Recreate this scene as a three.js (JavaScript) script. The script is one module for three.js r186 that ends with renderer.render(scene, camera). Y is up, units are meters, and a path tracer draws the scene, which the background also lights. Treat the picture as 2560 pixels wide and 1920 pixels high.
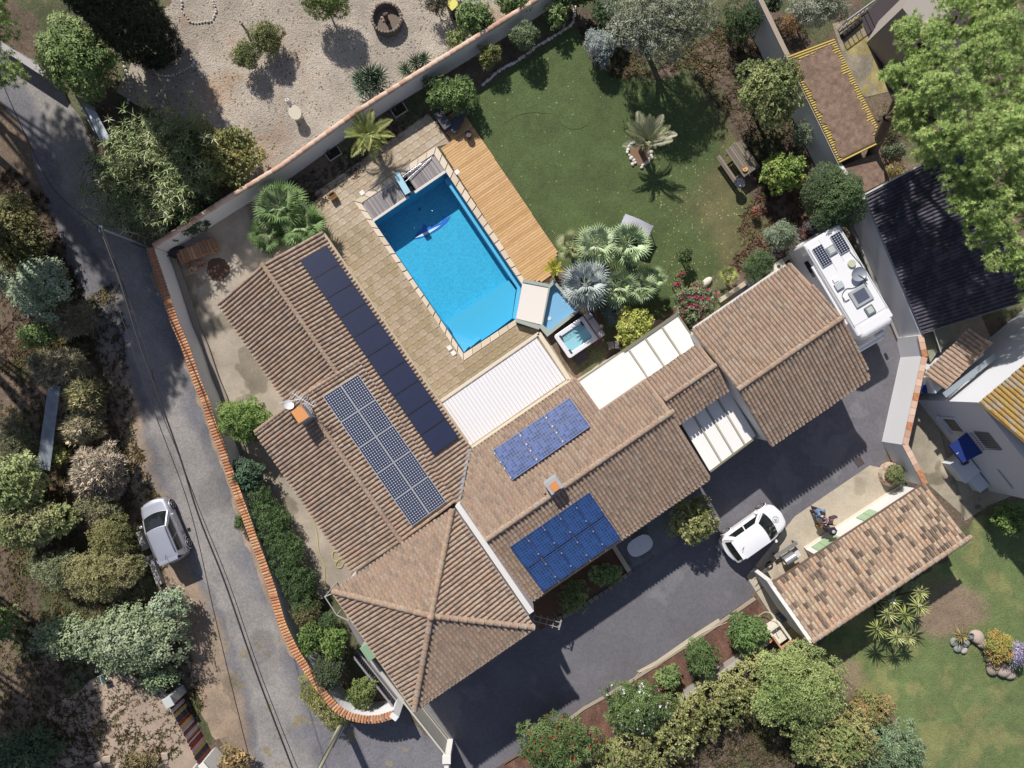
import * as THREE from 'three';
import { mergeGeometries } from 'three/addons/utils/BufferGeometryUtils.js';
import { RoundedBoxGeometry } from 'three/addons/geometries/RoundedBoxGeometry.js';

// ---------- camera, sky, sun, exposure ----------
const S = 44, H = 39, CX = 1280, CY = 960;          // pixels per metre on the ground, height of the drone, foot of the plumb line
const scene = new THREE.Scene();
const camera = new THREE.PerspectiveCamera(2 * Math.atan(CY / S / H) * 180 / Math.PI, 4 / 3, 0.5, 900);
camera.position.set(0, H, 0); camera.up.set(0, 0, -1); camera.lookAt(0, 0, 0);
const renderer = new THREE.WebGLRenderer({ antialias: true });
renderer.toneMapping = THREE.LinearToneMapping;
renderer.toneMappingExposure = 1.25;
renderer.shadowMap.enabled = true;
const SUN = new THREE.Vector3(-0.41, 0.86, -0.912).normalize();   // towards the sun
{
  const w = 256, h = 128, d = new Float32Array(w * h * 4), v = new THREE.Vector3();
  for (let j = 0; j < h; j++) for (let i = 0; i < w; i++) {
    const el = ((j + 0.5) / h - 0.5) * Math.PI, az = ((i + 0.5) / w - 0.5) * 2 * Math.PI;
    v.set(Math.cos(el) * Math.cos(az), Math.sin(el), Math.cos(el) * Math.sin(az));
    const t = Math.pow(Math.max(0, Math.sin(el)), 0.45), g = Math.max(0, v.dot(SUN)), halo = 0.5 * Math.pow(g, 12) + 0.15 * g * g;
    const c = [0.95 * (1 - t) + 0.34 * t + halo, 0.98 * (1 - t) + 0.46 * t + halo * 0.97, 1.05 * (1 - t) + 0.80 * t + halo * 0.9];
    const k = el < 0 ? 0.35 : 1;
    for (let n = 0; n < 3; n++) d[(j * w + i) * 4 + n] = c[n] * 0.285 * k;
    d[(j * w + i) * 4 + 3] = 1;
  }
  const sky = new THREE.DataTexture(d, w, h, THREE.RGBAFormat, THREE.FloatType);
  sky.mapping = THREE.EquirectangularReflectionMapping; sky.magFilter = sky.minFilter = THREE.LinearFilter; sky.needsUpdate = true;
  scene.background = sky; scene.environment = sky;
}
const sun = new THREE.DirectionalLight(0xfff9f2, 4.4);
sun.position.copy(SUN).multiplyScalar(80); scene.add(sun, sun.target);
sun.castShadow = true; sun.shadow.mapSize.set(4096, 4096); sun.shadow.radius = 1.6;
Object.assign(sun.shadow.camera, { left: -48, right: 48, top: 48, bottom: -48, near: 1, far: 200 });

// ---------- numbers ----------
let seed = 7;
const rnd = () => { seed = (seed + 0x6d2b79f5) | 0; let t = Math.imul(seed ^ (seed >>> 15), 1 | seed); t = (t + Math.imul(t ^ (t >>> 7), 61 | t)) ^ t; return ((t ^ (t >>> 14)) >>> 0) / 4294967296; };
const rr = (a, b) => a + (b - a) * rnd(), pick = (a) => a[Math.floor(rnd() * a.length)];
const V = (x, y, z) => new THREE.Vector3(x, y, z);
const hash = (x, y, s) => { let h = Math.imul(x, 374761393) ^ Math.imul(y, 668265263) ^ Math.imul(s, 1274126177); h = Math.imul(h ^ (h >>> 13), 1274126177); return ((h ^ (h >>> 16)) >>> 0) / 4294967296; };
const sm = (t) => t * t * (3 - 2 * t), mix = (a, b, t) => a + (b - a) * t, clamp = (x, a = 0, b = 1) => Math.min(b, Math.max(a, x)), step = (a, b, x) => sm(clamp((x - a) / (b - a)));
function noise(x, y, s = 0) { const i = Math.floor(x), j = Math.floor(y), u = sm(x - i), v = sm(y - j); return mix(mix(hash(i, j, s), hash(i + 1, j, s), u), mix(hash(i, j + 1, s), hash(i + 1, j + 1, s), u), v); }
function fbm(x, y, s = 0, n = 4) { let a = 0, k = 0.5, m = 0; for (let i = 0; i < n; i++) { a += k * noise(x, y, s + i * 17); m += k; x *= 2.03; y *= 2.03; k *= 0.55; } return a / m; }
// a point of the photograph at a known height, as a place in metres
const G = (x, y, h = 0) => { const k = (1 - h / H) / S; return V((x - CX) * k, h, (y - CY) * k); };
const mpp = (h = 0) => (1 - h / H) / S;
// the axes of the house: d runs along the left wing, q along the main wing
const DX = 0.567, DZ = 0.8237, W = (d, q, h = 0) => V(d * DX + q * DZ, h, d * DZ - q * DX);
const D = V(DX, 0, DZ), Q = V(DZ, 0, -DX), UP = V(0, 1, 0);
const inside = (p, poly) => { let c = false; for (let i = 0, j = poly.length - 1; i < poly.length; j = i++) { const [a, b] = poly[i], [e, f] = poly[j]; if ((b > p[1]) !== (f > p[1]) && p[0] < (e - a) * (p[1] - b) / (f - b) + a) c = !c; } return c; };

// ---------- colours: given as seen in full sun in the photograph, turned into the surface's own colour ----------
const GAIN = 1.25;
const lin = (c) => { c /= 255; return c <= 0.04045 ? c / 12.92 : Math.pow((c + 0.055) / 1.055, 2.4); };
const enc = (c) => { c = clamp(c); return 255 * (c <= 0.0031308 ? c * 12.92 : 1.055 * Math.pow(c, 1 / 2.4) - 0.055); };
const LUT = Float32Array.from({ length: 1024 }, (_, i) => enc(lin(i / 4) / GAIN));
const own = (c) => LUT[Math.min(1023, Math.max(0, Math.round(c * 4)))];
const col = (r, g, b, k = GAIN) => new THREE.Color(clamp(lin(r) / k, 0, 0.85), clamp(lin(g) / k, 0, 0.85), clamp(lin(b) / k, 0, 0.85));
const mat = (r, g, b, rough = 0.8, extra = {}) => new THREE.MeshStandardMaterial({ color: col(r, g, b), roughness: rough, side: THREE.DoubleSide, ...extra });
function dataTex(w, h, fn, srgb = true) {
  const d = new Uint8Array(w * h * 4);
  for (let j = 0; j < h; j++) for (let i = 0; i < w; i++) { const c = fn(i, j), o = (j * w + i) * 4; if (srgb) { d[o] = own(c[0]); d[o + 1] = own(c[1]); d[o + 2] = own(c[2]); } else d[o] = d[o + 1] = d[o + 2] = c; d[o + 3] = 255; }
  const t = new THREE.DataTexture(d, w, h, THREE.RGBAFormat); if (srgb) t.colorSpace = THREE.SRGBColorSpace;
  t.magFilter = THREE.LinearFilter; t.minFilter = THREE.LinearMipmapLinearFilter; t.generateMipmaps = true; t.wrapS = t.wrapT = THREE.RepeatWrapping; t.needsUpdate = true; return t;
}

// ---------- objects ----------
const names = {};
const numbered = (n) => { const k = (names[n] = (names[n] ?? -1) + 1); return k ? n + '_' + String(k).padStart(3, '0') : n; };
function tag(o, label, category, group) { o.userData = { label, category }; if (group) o.userData.group = group; return o; }
function thing(name, label, category, pos = V(0, 0, 0), turn = 0, group) { const o = new THREE.Group(); o.name = numbered(name); o.position.copy(pos); o.rotation.y = turn; scene.add(o); return tag(o, label, category, group); }
function mesh(name, geo, m, parent) { const o = new THREE.Mesh(geo, m); o.name = name; o.castShadow = o.receiveShadow = true; parent.add(o); return o; }
const stuff = (o) => { o.userData.kind = 'stuff'; return o; };
// a part whose geometry is given in world coordinates, under a thing that is only moved, not turned
function wpart(name, geo, m, parent) { let r = parent; while (r.parent && r.parent !== scene) r = r.parent; geo.translate(-r.position.x, -r.position.y, -r.position.z); return mesh(name, geo, m, parent); }
function solo(name, geo, m, label, category, group) { const o = new THREE.Mesh(geo, m); o.name = numbered(name); o.castShadow = o.receiveShadow = true; scene.add(o); return tag(o, label, category, group); }
function struct(name, geo, m) { const o = new THREE.Mesh(geo, m); o.name = name; o.castShadow = o.receiveShadow = true; o.userData.kind = 'structure'; scene.add(o); return o; }
const merge = (a) => { const g = a.map((x) => { const y = x.index ? x.toNonIndexed() : x; for (const k of Object.keys(y.attributes)) if (!['position', 'normal', 'uv'].includes(k)) y.deleteAttribute(k); if (!y.attributes.uv) y.setAttribute('uv', new THREE.BufferAttribute(new Float32Array(y.attributes.position.count * 2), 2)); return y; }); return mergeGeometries(g); };
const box = (w, h, d, x = 0, y = 0, z = 0) => new THREE.BoxGeometry(w, h, d).translate(x, y, z);
const rbox = (w, h, d, r, x = 0, y = 0, z = 0, seg = 2) => new RoundedBoxGeometry(w, h, d, seg, r).translate(x, y, z);
// a bar with a rectangular section from a to b (both are middle points of its ends)
function bar(a, b, w, h, up = UP) {
  const z = b.clone().sub(a), L = z.length(); z.normalize(); const x = up.clone().cross(z); if (x.lengthSq() < 1e-6) x.set(1, 0, 0); x.normalize(); const y = z.clone().cross(x);
  return new THREE.BoxGeometry(w, h, L).applyMatrix4(new THREE.Matrix4().makeBasis(x, y, z)).translate((a.x + b.x) / 2, (a.y + b.y) / 2, (a.z + b.z) / 2);
}
const tube = (pts, r, seg = 24, rad = 6) => new THREE.TubeGeometry(new THREE.CatmullRomCurve3(pts), seg, r, rad);
const rod = (a, b, r, n = 6) => { const d = b.clone().sub(a), L = d.length(); return new THREE.CylinderGeometry(r, r, L, n).applyQuaternion(new THREE.Quaternion().setFromUnitVectors(UP, d.normalize())).translate((a.x + b.x) / 2, (a.y + b.y) / 2, (a.z + b.z) / 2); };
// a flat sheet over a polygon of [x, z] metres at height y; uv = metres, or 0..1 over the bounding box
function sheet(poly, y, opt = {}) {
  const s = new THREE.Shape(poly.map(([x, z]) => new THREE.Vector2(x, -z)));
  for (const hole of opt.holes ?? []) s.holes.push(new THREE.Path(hole.map(([x, z]) => new THREE.Vector2(x, -z))));
  let g = opt.thick ? new THREE.ExtrudeGeometry(s, { depth: opt.thick, bevelEnabled: !!opt.bevel, bevelSize: opt.bevel ?? 0, bevelThickness: opt.bevel ?? 0, bevelSegments: 1 }).translate(0, 0, -opt.thick) : new THREE.ShapeGeometry(s);
  g.rotateX(-Math.PI / 2).translate(0, y, 0);
  const p = g.attributes.position, u = g.attributes.uv, b = opt.bbox;
  for (let i = 0; i < p.count; i++) b ? u.setXY(i, (p.getX(i) - b[0]) / (b[2] - b[0]), (p.getZ(i) - b[1]) / (b[3] - b[1])) : u.setXY(i, p.getX(i), p.getZ(i));
  return g;
}
const PX = (list, h = 0) => list.map(([x, y]) => { const p = G(x, y, h); return [p.x, p.z]; });
const WQ = (list) => list.map(([d, q]) => { const p = W(d, q); return [p.x, p.z]; });
const bounds = (poly) => [Math.min(...poly.map((p) => p[0])), Math.min(...poly.map((p) => p[1])), Math.max(...poly.map((p) => p[0])), Math.max(...poly.map((p) => p[1]))];
function rough(poly, len, amp, s = 3) { const o = []; poly.forEach((a, i) => { const b = poly[(i + 1) % poly.length], L = Math.hypot(b[0] - a[0], b[1] - a[1]), n = Math.max(1, Math.round(L / len)); for (let k = 0; k < n; k++) { const x = mix(a[0], b[0], k / n), z = mix(a[1], b[1], k / n), j = k ? 1 : 0; o.push([x + j * amp * (noise(x * 2, z * 2, s) - 0.5) * 2, z + j * amp * (noise(x * 2, z * 2, s + 9) - 0.5) * 2]); } }); return o; }
// ground with a colour map of its own baked over its bounding box: fn(x, z) gives the colour in full sun
function mapped(poly, res, fn, rough = 0.95, bump) {
  const b = bounds(poly), w = Math.min(2048, Math.ceil((b[2] - b[0]) * res)), h = Math.min(2048, Math.ceil((b[3] - b[1]) * res));
  const at = (i, j) => [mix(b[0], b[2], (i + 0.5) / w), mix(b[1], b[3], (j + 0.5) / h)];
  const m = new THREE.MeshStandardMaterial({ roughness: rough, side: THREE.DoubleSide, map: dataTex(w, h, (i, j) => fn(...at(i, j))) });
  if (bump) { m.bumpMap = dataTex(w, h, (i, j) => 255 * clamp(bump[1](...at(i, j))), false); m.bumpScale = bump[0]; }
  return [m, b];
}
// ---------- the ground ----------
const POOL = PX([[932, 551], [1113, 428], [1304, 712], [1290, 797], [1159, 881]]);           // the water's edge
const POOLHOLE = PX([[902, 509], [1088, 384], [1113, 426], [1306, 711], [1291, 799], [1159, 884], [931, 553]]);
const speck = (x, z, f, s, amt) => (hash(Math.floor(x * f), Math.floor(z * f), s) - 0.5) * amt;
{ // bare earth with dry litter, reaching the horizon
  const N = 1024, T = 16;                                               // one repeat is 16 m
  const per = (x, y, f, s) => { const i = Math.floor(x * f), j = Math.floor(y * f), u = sm(x * f - i), v = sm(y * f - j), m = (a) => ((a % f) + f) % f; return mix(mix(hash(m(i), m(j), s), hash(m(i + 1), m(j), s), u), mix(hash(m(i), m(j + 1), s), hash(m(i + 1), m(j + 1), s), u), v); };
  const map = dataTex(N, N, (i, j) => {
    const x = i / N, y = j / N, a = per(x, y, 7, 1) * 0.5 + per(x, y, 19, 2) * 0.3 + per(x, y, 53, 3) * 0.2, b = per(x, y, 240, 4), c = per(x, y, 11, 5), e = (hash(i, j, 6) - 0.5) * 26;
    const k = 0.72 + a * 0.5; let r = 116 * k, g = 101 * k, bl = 86 * k;
    if (c > 0.62) { r -= 14; g += 3; bl -= 12; }                       // weeds
    if (b > 0.8) { r += 22; g += 18; bl += 12; } if (b < 0.2) { r -= 22; g -= 20; bl -= 16; }
    return [r + e, g + e, bl + e];
  });
  map.repeat.set(1 / T, 1 / T);
  const m = new THREE.MeshStandardMaterial({ map, roughness: 1, side: THREE.DoubleSide, bumpMap: map, bumpScale: 0.03 });
  struct('ground', sheet([[-300, -300], [300, -300], [300, 300], [-300, 300]], 0, { holes: [POOLHOLE] }), m);
}
{ // the lane
  const poly = PX([[-40, 90], [90, 150], [205, 300], [262, 470], [330, 610], [374, 634], [437, 805], [535, 1071], [613, 1286], [698, 1534], [760, 1670], [800, 1760], [860, 1812], [985, 1806], [1004, 1760], [1117, 1894], [1108, 1990], [610, 1990], [540, 1830], [470, 1640], [400, 1480], [368, 1330], [330, 1160], [285, 1010], [240, 850], [190, 700], [130, 540], [60, 330], [-40, 200]]);
  const edge = rough(poly, 0.35, 0.16);
  const [m, b] = mapped(poly, 36, (x, z) => {
    const px = x * S + CX, py = z * S + CY;
    const mid = 318 + (py - 900) * 0.35 - Math.max(0, 700 - py) * 0.05, off = (px - mid) + (fbm(x * 0.5, z * 0.5, 4) - 0.5) * 90;
    let k = 0.86 + 0.22 * fbm(x * 0.9, z * 0.9, 8) + 0.14 * (noise(x * 14, z * 14, 3) - 0.5), c = [126, 125, 130];
    const worn = step(-10, 20, off) * step(150, 90, off + (fbm(x * 0.35, z * 0.25, 31) - 0.5) * 80); c = [mix(c[0], 158, worn), mix(c[1], 153, worn), mix(c[2], 149, worn)];   // older, paler surfacing
    const sand = step(8, -40, off) * step(700, 1000, py); c = [mix(c[0], 168, sand), mix(c[1], 148, sand), mix(c[2], 128, sand)];
    const patch = step(0.6, 0.64, fbm(x * 0.25 + 9, z * 0.2, 77, 3)); k *= 1 - 0.1 * patch;
    const moss = step(0.66, 0.72, fbm(x * 1.3, z * 1.3, 55)) * step(1500, 1700, py); c = [mix(c[0], 150, moss), mix(c[1], 138, moss), mix(c[2], 112, moss)];
    const e = speck(x, z, 30, 5, 16); return [c[0] * k + e, c[1] * k + e, c[2] * k + e];
  });
  struct('road', sheet(edge, 0.004, { bbox: b }), m);
  // sandy verge along the foot of the street wall, and the bare lot at the lower left
  const v = rough(PX([[372, 690], [402, 745], [440, 850], [478, 960], [510, 1045], [540, 1130], [580, 1240], [600, 1330], [640, 1420], [668, 1500], [700, 1580], [725, 1640], [745, 1650], [735, 1622], [705, 1558], [644, 1367], [607, 1280], [553, 1120], [491, 960], [437, 820], [402, 715], [385, 660]]), 0.18, 0.12, 40);
  const dirt = mapped(bounds(v).length ? PX([[260, 650], [780, 1860]]) : v, 30, (x, z) => { const k = 0.8 + 0.36 * fbm(x * 1.3, z * 1.3, 23), e = speck(x, z, 26, 9, 30); return [166 * k + e, 146 * k + e, 126 * k + e]; }, 1)[0]; dirt.map.repeat.set(1 / 12, 1 / 28);
  struct('verge', sheet(v, 0.008), dirt);
  const lot = rough(PX([[140, 1760], [240, 1690], [330, 1690], [420, 1730], [460, 1740], [520, 1880], [500, 1960], [380, 1960], [330, 1905], [150, 1910], [60, 1850]]), 0.5, 0.3, 60);
  const [lm, lb] = mapped(lot, 30, (x, z) => { const k = 0.86 + 0.28 * fbm(x * 0.8, z * 0.8, 21), e = speck(x, z, 26, 8, 18); return [180 * k + e, 160 * k + e, 142 * k + e]; });
  struct('bare_lot', sheet(lot, 0.006, { bbox: lb }), lm);
  const strip = rough(PX([[275, 1010], [320, 1000], [345, 1120], [380, 1230], [420, 1260], [470, 1480], [500, 1560], [560, 1720], [600, 1830], [540, 1850], [480, 1700], [420, 1540], [365, 1340], [330, 1200]]), 0.3, 0.28, 90);
  struct('roadside_dirt', sheet(strip, 0.0085), dirt);
}
{ // gravel garden beyond the wall
  const poly = rough(PX([[290, 230], [330, 150], [420, 60], [430, -60], [1500, -60], [1340, 0], [1153, 122], [1018, 205], [898, 281], [779, 366], [700, 421], [620, 470], [560, 400], [470, 330]]), 0.6, 0.35, 12);
  const [m, b] = mapped(poly, 44, (x, z) => {
    const k = 0.84 + 0.32 * fbm(x * 0.7, z * 0.7, 51), d = fbm(x * 1.1, z * 1.1, 61), pa = step(0.55, 0.75, fbm(x * 0.35, z * 0.35, 14)), e = speck(x, z, 24, 3, 34);
    let c = [178, 167, 153]; c = [mix(c[0], 176, pa), mix(c[1], 152, pa), mix(c[2], 130, pa)];
    const t = hash(Math.floor(x * 13), Math.floor(z * 13), 9) > 0.955 && d > 0.46 ? 0.6 : 1;        // tufts of dry weed
    return [(c[0] + e) * k * t, (c[1] + e) * k * mix(1, t, 0.9), (c[2] + e) * k * mix(1, t, 1.1)];
  }, 1, [0.03, (x, z) => hash(Math.floor(x * 24), Math.floor(z * 24), 3)]);
  struct('gravel_yard', sheet(poly, 0.004, { bbox: b }), m);
}
{ // lawn by the pool
  const poly = rough(PX([[1151, 268], [1209, 216], [1240, 196], [1292, 162], [1367, 108], [1427, 68], [1455, 85], [1479, 159], [1534, 190], [1640, 205], [1717, 178], [1801, 286], [1842, 350], [1830, 400], [1870, 480], [1916, 557], [1890, 605], [1837, 655], [1780, 690], [1700, 730], [1690, 760], [1640, 800], [1590, 800], [1440, 760], [1395, 630]]), 0.35, 0.1, 22);
  const [m, b] = mapped(poly, 42, (x, z) => {
    const px = x * S + CX, k = 0.8 + 0.22 * fbm(x * 0.6, z * 0.6, 5) + 0.18 * fbm(x * 2.4, z * 2.4, 6), e = speck(x, z, 26, 2, 20) + (noise(x * 60, z * 22, 8) - 0.5) * 16;
    const dry = step(0.42, 0.66, fbm(x * 0.3, z * 0.3, 33) * 0.55 + step(1560, 1900, px) * 0.38); let c = [mix(86, 112, dry), mix(101, 108, dry), mix(60, 74, dry)];
    if (hash(Math.floor(x * 18), Math.floor(z * 18), 4) > (px > 1640 ? 0.985 : 0.997)) c = [176, 164, 118];       // fallen leaves
    return [c[0] * k + e, c[1] * k + e, c[2] * k + e * 0.7];
  }, 1, [0.025, (x, z) => noise(x * 45, z * 45, 8)]);
  struct('lawn', sheet(poly, 0.008, { bbox: b }), m);
}
{ // neighbour's lawn
  const poly = rough(PX([[2030, 1612], [2428, 1350], [2430, 1300], [2560, 1250], [2700, 1250], [2700, 2000], [2240, 2000], [2250, 1800], [2150, 1730], [2060, 1660]]), 0.5, 0.3, 25);
  const [m, b] = mapped(poly, 34, (x, z) => {
    const px = x * S + CX, py = z * S + CY, k = 0.78 + 0.28 * fbm(x * 0.5, z * 0.5, 15) + 0.2 * fbm(x * 2, z * 2, 16), e = speck(x, z, 24, 12, 24);
    const bare = step(90, 40, Math.hypot((px - 2370) * 0.8, py - 1530) + (fbm(x, z, 9) - 0.5) * 60) + step(60, 30, Math.hypot(px - 2120, py - 1690) + (fbm(x, z, 19) - 0.5) * 50) * 0.8, w = clamp(bare);
    const y = step(0.45, 0.65, fbm(x * 0.8, z * 0.8, 41)); let c = [mix(106, 132, y), mix(121, 134, y), mix(74, 86, y)];
    return [mix(c[0], 142, w) * k + e, mix(c[1], 124, w) * k + e, mix(c[2], 104, w) * k + e * 0.7];
  }, 1, [0.03, (x, z) => noise(x * 40, z * 40, 18)]);
  struct('lawn_right', sheet(poly, 0.01, { bbox: b }), m);
}
{ // tarred drive
  const poly = PX([[1008, 1752], [1117, 1893], [1116, 1990], [1240, 1920], [1330, 1860], [1457, 1765], [1516, 1733], [1580, 1694], [1750, 1585], [1880, 1492], [1905, 1430], [1987, 1290], [2174, 1163], [2218, 1172], [2213, 1117], [2204, 1107], [2258, 889], [2242, 838], [2075, 520], [1960, 590], [1700, 900], [1180, 1240], [980, 1560], [1000, 1740]]);
  const [m, b] = mapped(poly, 36, (x, z) => {
    const k = 0.9 + 0.16 * fbm(x * 0.6, z * 0.6, 71) + 0.08 * (noise(x * 9, z * 9, 72) - 0.5), st = step(0.6, 0.68, fbm(x * 0.45, z * 0.45, 73)), e = speck(x, z, 34, 74, 13);
    const c = [mix(116, 128, st), mix(114, 126, st), mix(120, 130, st)]; return [c[0] * k + e, c[1] * k + e, c[2] * k + e];
  });
  struct('driveway', sheet(poly, 0.012, { bbox: b }), m);
  const edge = PX([[1330, 1862], [1457, 1768], [1516, 1735], [1580, 1696], [1752, 1586], [1884, 1492], [1890, 1498], [1756, 1591], [1584, 1702], [1519, 1741], [1460, 1774], [1334, 1869]]);
  struct('driveway_edge', sheet(edge, 0.07, { thick: 0.08 }), mat(176, 164, 146, 0.95));
  struct('garden_bed', sheet(rough(PX([[1120, 1990], [1334, 1870], [1519, 1743], [1756, 1593], [1888, 1486], [1915, 1532], [1860, 1620], [1690, 1730], [1540, 1830], [1400, 1990]]), 0.4, 0.08, 4), 0.016), (() => { const [mm] = mapped(PX([[1100, 1480], [1920, 1990]]), 30, (x, z) => { const k = 0.7 + 0.6 * fbm(x * 2, z * 2, 81), e = speck(x, z, 28, 82, 40); return [112 * k + e, 82 * k + e, 70 * k + e]; }, 1); mm.map.repeat.set(1 / 14, 1 / 14); return mm; })());
  struct('path', sheet(PX([[1796, 1546], [1802, 1556], [1640, 1668], [1612, 1681], [1592, 1678], [1640, 1652], [1740, 1582]]), 0.05, { thick: 0.04 }), mat(206, 194, 172, 0.9));
}
const concreteMap = (poly, r, g, b, s, stain = 0.16) => mapped(poly, 40, (x, z) => { const k = 1 - stain / 2 + stain * fbm(x * 0.9, z * 0.9, s) + 0.07 * (noise(x * 12, z * 12, s + 1) - 0.5), e = speck(x, z, 36, s + 2, 9), t = step(0.63, 0.7, fbm(x * 0.55, z * 0.55, s + 3)) * stain * 0.6; return [(r + e) * (k - t), (g + e) * (k - t), (b + e) * (k - t * 1.15)]; }, 0.9);
{ // concrete apron of the outbuilding, the yard left of the house, the neighbour's court, the little terrace by the drive
  let poly = PX([[2174, 1163], [2218, 1173], [2300, 1240], [2290, 1290], [2000, 1600], [1952, 1574], [1889, 1478], [1866, 1441], [1987, 1290]]), r = concreteMap(poly, 196, 184, 164, 101);
  struct('concrete_apron', sheet(poly, 0.03, { bbox: r[1] }), r[0]);
  struct('apron_joint', sheet(PX([[1889, 1478], [1936, 1446], [1937, 1448], [1890, 1480.5]]), 0.034), mat(120, 112, 98, 1));
  poly = PX([[420, 625], [700, 440], [800, 560], [780, 620], [900, 1450], [840, 1480], [800, 1500], [700, 1330], [600, 1200], [520, 960], [440, 700]]); r = concreteMap(poly, 178, 166, 150, 111, 0.3);
  struct('yard', sheet(poly, 0.006, { bbox: r[1] }), r[0]);
  poly = PX([[2292, 1000], [2258, 1113], [2320, 1210], [2420, 1300], [2412, 1302], [2474, 1262], [2530, 1240], [2600, 1150], [2500, 900], [2440, 760], [2300, 820], [2300, 900]]); r = concreteMap(poly, 172, 162, 142, 121, 0.4);
  struct('courtyard', sheet(poly, 0.014, { bbox: r[1] }), r[0]);
  poly = PX([[1538, 1357], [1690, 1262], [1696, 1355], [1580, 1430], [1576, 1424]]); r = concreteMap(poly, 118, 120, 122, 131, 0.3);
  struct('terrace', sheet(poly, 0.04, { bbox: r[1] }), r[0]);
  poly = PX([[1320, 1510], [1530, 1370], [1576, 1426], [1520, 1460], [1410, 1545], [1350, 1575]]);
  struct('flower_bed', sheet(rough(poly, 0.3, 0.05), 0.03), mat(112, 84, 64, 1));
  poly = PX([[770, 494], [1072, 284], [1080, 296], [1050, 300], [880, 420], [790, 500]]);
}
// ---------- roofs of barrel tiles ----------
const TONES = [[208, 182, 162], [216, 188, 168], [198, 174, 156], [222, 192, 166], [210, 178, 158], [188, 166, 150], [220, 198, 180], [218, 182, 160]];
const tileMap = dataTex(128, 128, (i, j) => { const k = 205 + 50 * (fbm(i / 14, j / 22, 3) - 0.5) * 1.6 + 26 * (hash(i, j, 4) - 0.5), l = noise(i / 9, j / 9, 7) > 0.72 ? 0.86 : 1; return [k * l, k * l, k * l * 0.98].map((c) => c * 1.12); });
const tileMats = TONES.map(([r, g, b]) => { const m = mat(r, g, b, 0.9); m.color.multiplyScalar(1.12); m.map = tileMap; return m; });
function barrel(r0, r1, L, n = 6, lift = 0.028) {                      // wide end at y = 0, raised on the tile below
  const p = [], uv = [], ix = [];
  for (const [y, r, z] of [[0, r0, lift], [L, r1, 0]]) for (let i = 0; i <= n; i++) { const a = Math.PI * i / n; p.push(-Math.cos(a) * r, y, Math.sin(a) * r * 0.84 + z); uv.push(i / n * 0.25, y); }
  for (let i = 0; i < n; i++) ix.push(i, i + 1, n + 2 + i, i, n + 2 + i, n + 1 + i);
  for (let i = 0; i <= n; i++) { const a = Math.PI * i / n, r = r0 - 0.016; p.push(-Math.cos(a) * r, 0, Math.sin(a) * r * 0.84 + lift); uv.push(i / n * 0.25, 0.3); }
  for (let i = 0; i < n; i++) { const b = 2 * (n + 1); ix.push(i, b + i, b + i + 1, i, b + i + 1, i + 1); }
  const g = new THREE.BufferGeometry(); g.setAttribute('position', new THREE.Float32BufferAttribute(p, 3)); g.setAttribute('uv', new THREE.Float32BufferAttribute(uv, 2)); g.setIndex(ix); g.computeVertexNormals(); return g;
}
const TILE = [0.088, 0.097].map((r) => { const g = barrel(r, r * 0.78, 0.37); g.translate(0, 0, 0); return g; });
const RIDGE = barrel(0.15, 0.125, 0.46, 7, 0.03);
// one slope: o = lower left corner, a = unit vector along the eave, b = unit vector up the slope, poly = outline in metres (u along a, v along b)
function slope(list, o, a, b, poly, opt = {}) {
  const n = a.clone().cross(b).normalize(); if (n.y < 0) n.negate();
  const pitch = opt.pitch ?? 0.212, rowL = opt.row ?? 0.268, us = poly.map((p) => p[0]), vs = poly.map((p) => p[1]), flip = a.clone().cross(b).y < 0;
  const x = flip ? a.clone().negate() : a;
  for (let u = Math.min(...us) + pitch / 2; u < Math.max(...us); u += pitch) {
    const off = rr(-0.02, 0.02), cu = u + rr(-0.006, 0.006);
    for (let v = Math.min(...vs) - 0.05; v < Math.max(...vs) - 0.1; v += rowL) {
      if (!inside([cu, v + rowL * 0.55], poly)) continue;
      const p = o.clone().addScaledVector(a, cu + rr(-0.006, 0.006)).addScaledVector(b, v + off).addScaledVector(n, 0.012);
      const m = new THREE.Matrix4().makeBasis(x, b, n); m.multiply(new THREE.Matrix4().makeRotationZ(rr(-0.03, 0.03))); m.setPosition(p);
      list.push({ m, t: opt.tone ? opt.tone(p) : (rnd() < 0.03 ? 7 : Math.floor(rnd() * 7)), p });
    }
  }
}
// the bed that the tiles lie on, with the hollow tiles' own colour
function bed(o, a, b, poly, thick = 0.09) {
  const n = a.clone().cross(b).normalize(), neg = n.y < 0; if (neg) n.negate();
  const s = new THREE.Shape(poly.map(([u, v]) => new THREE.Vector2(u, v))), g = new THREE.ExtrudeGeometry(s, { depth: thick, bevelEnabled: false });
  const ez = a.clone().cross(b).normalize(); g.translate(0, 0, neg ? -0.005 : -thick + 0.005);
  return g.applyMatrix4(new THREE.Matrix4().makeBasis(a, b, ez).setPosition(o));
}
function layTiles(list, parent, root, most = 300) {
  list.sort((p, q) => p.p.distanceToSquared(camera.position) - q.p.distanceToSquared(camera.position));
  const inv = root.position.clone().negate(), rest = list.slice(most);
  for (const t of list.slice(0, most)) { const o = mesh('roof_tile', TILE[Math.floor(rnd() * 2)], tileMats[t.t], parent); t.m.clone().premultiply(new THREE.Matrix4().makeTranslation(inv.x, inv.y, inv.z)).decompose(o.position, o.quaternion, o.scale); }
  if (!rest.length) return;
  const m = tileMats[1].clone(); m.color.set(1, 1, 1);
  const o = new THREE.InstancedMesh(TILE[0], m, rest.length); o.name = 'roof_tiles'; o.castShadow = o.receiveShadow = true; stuff(o);
  rest.forEach((t, i) => { o.setMatrixAt(i, t.m.clone().premultiply(new THREE.Matrix4().makeTranslation(inv.x, inv.y, inv.z))); o.setColorAt(i, tileMats[t.t].color); });
  parent.add(o);
}
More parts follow.
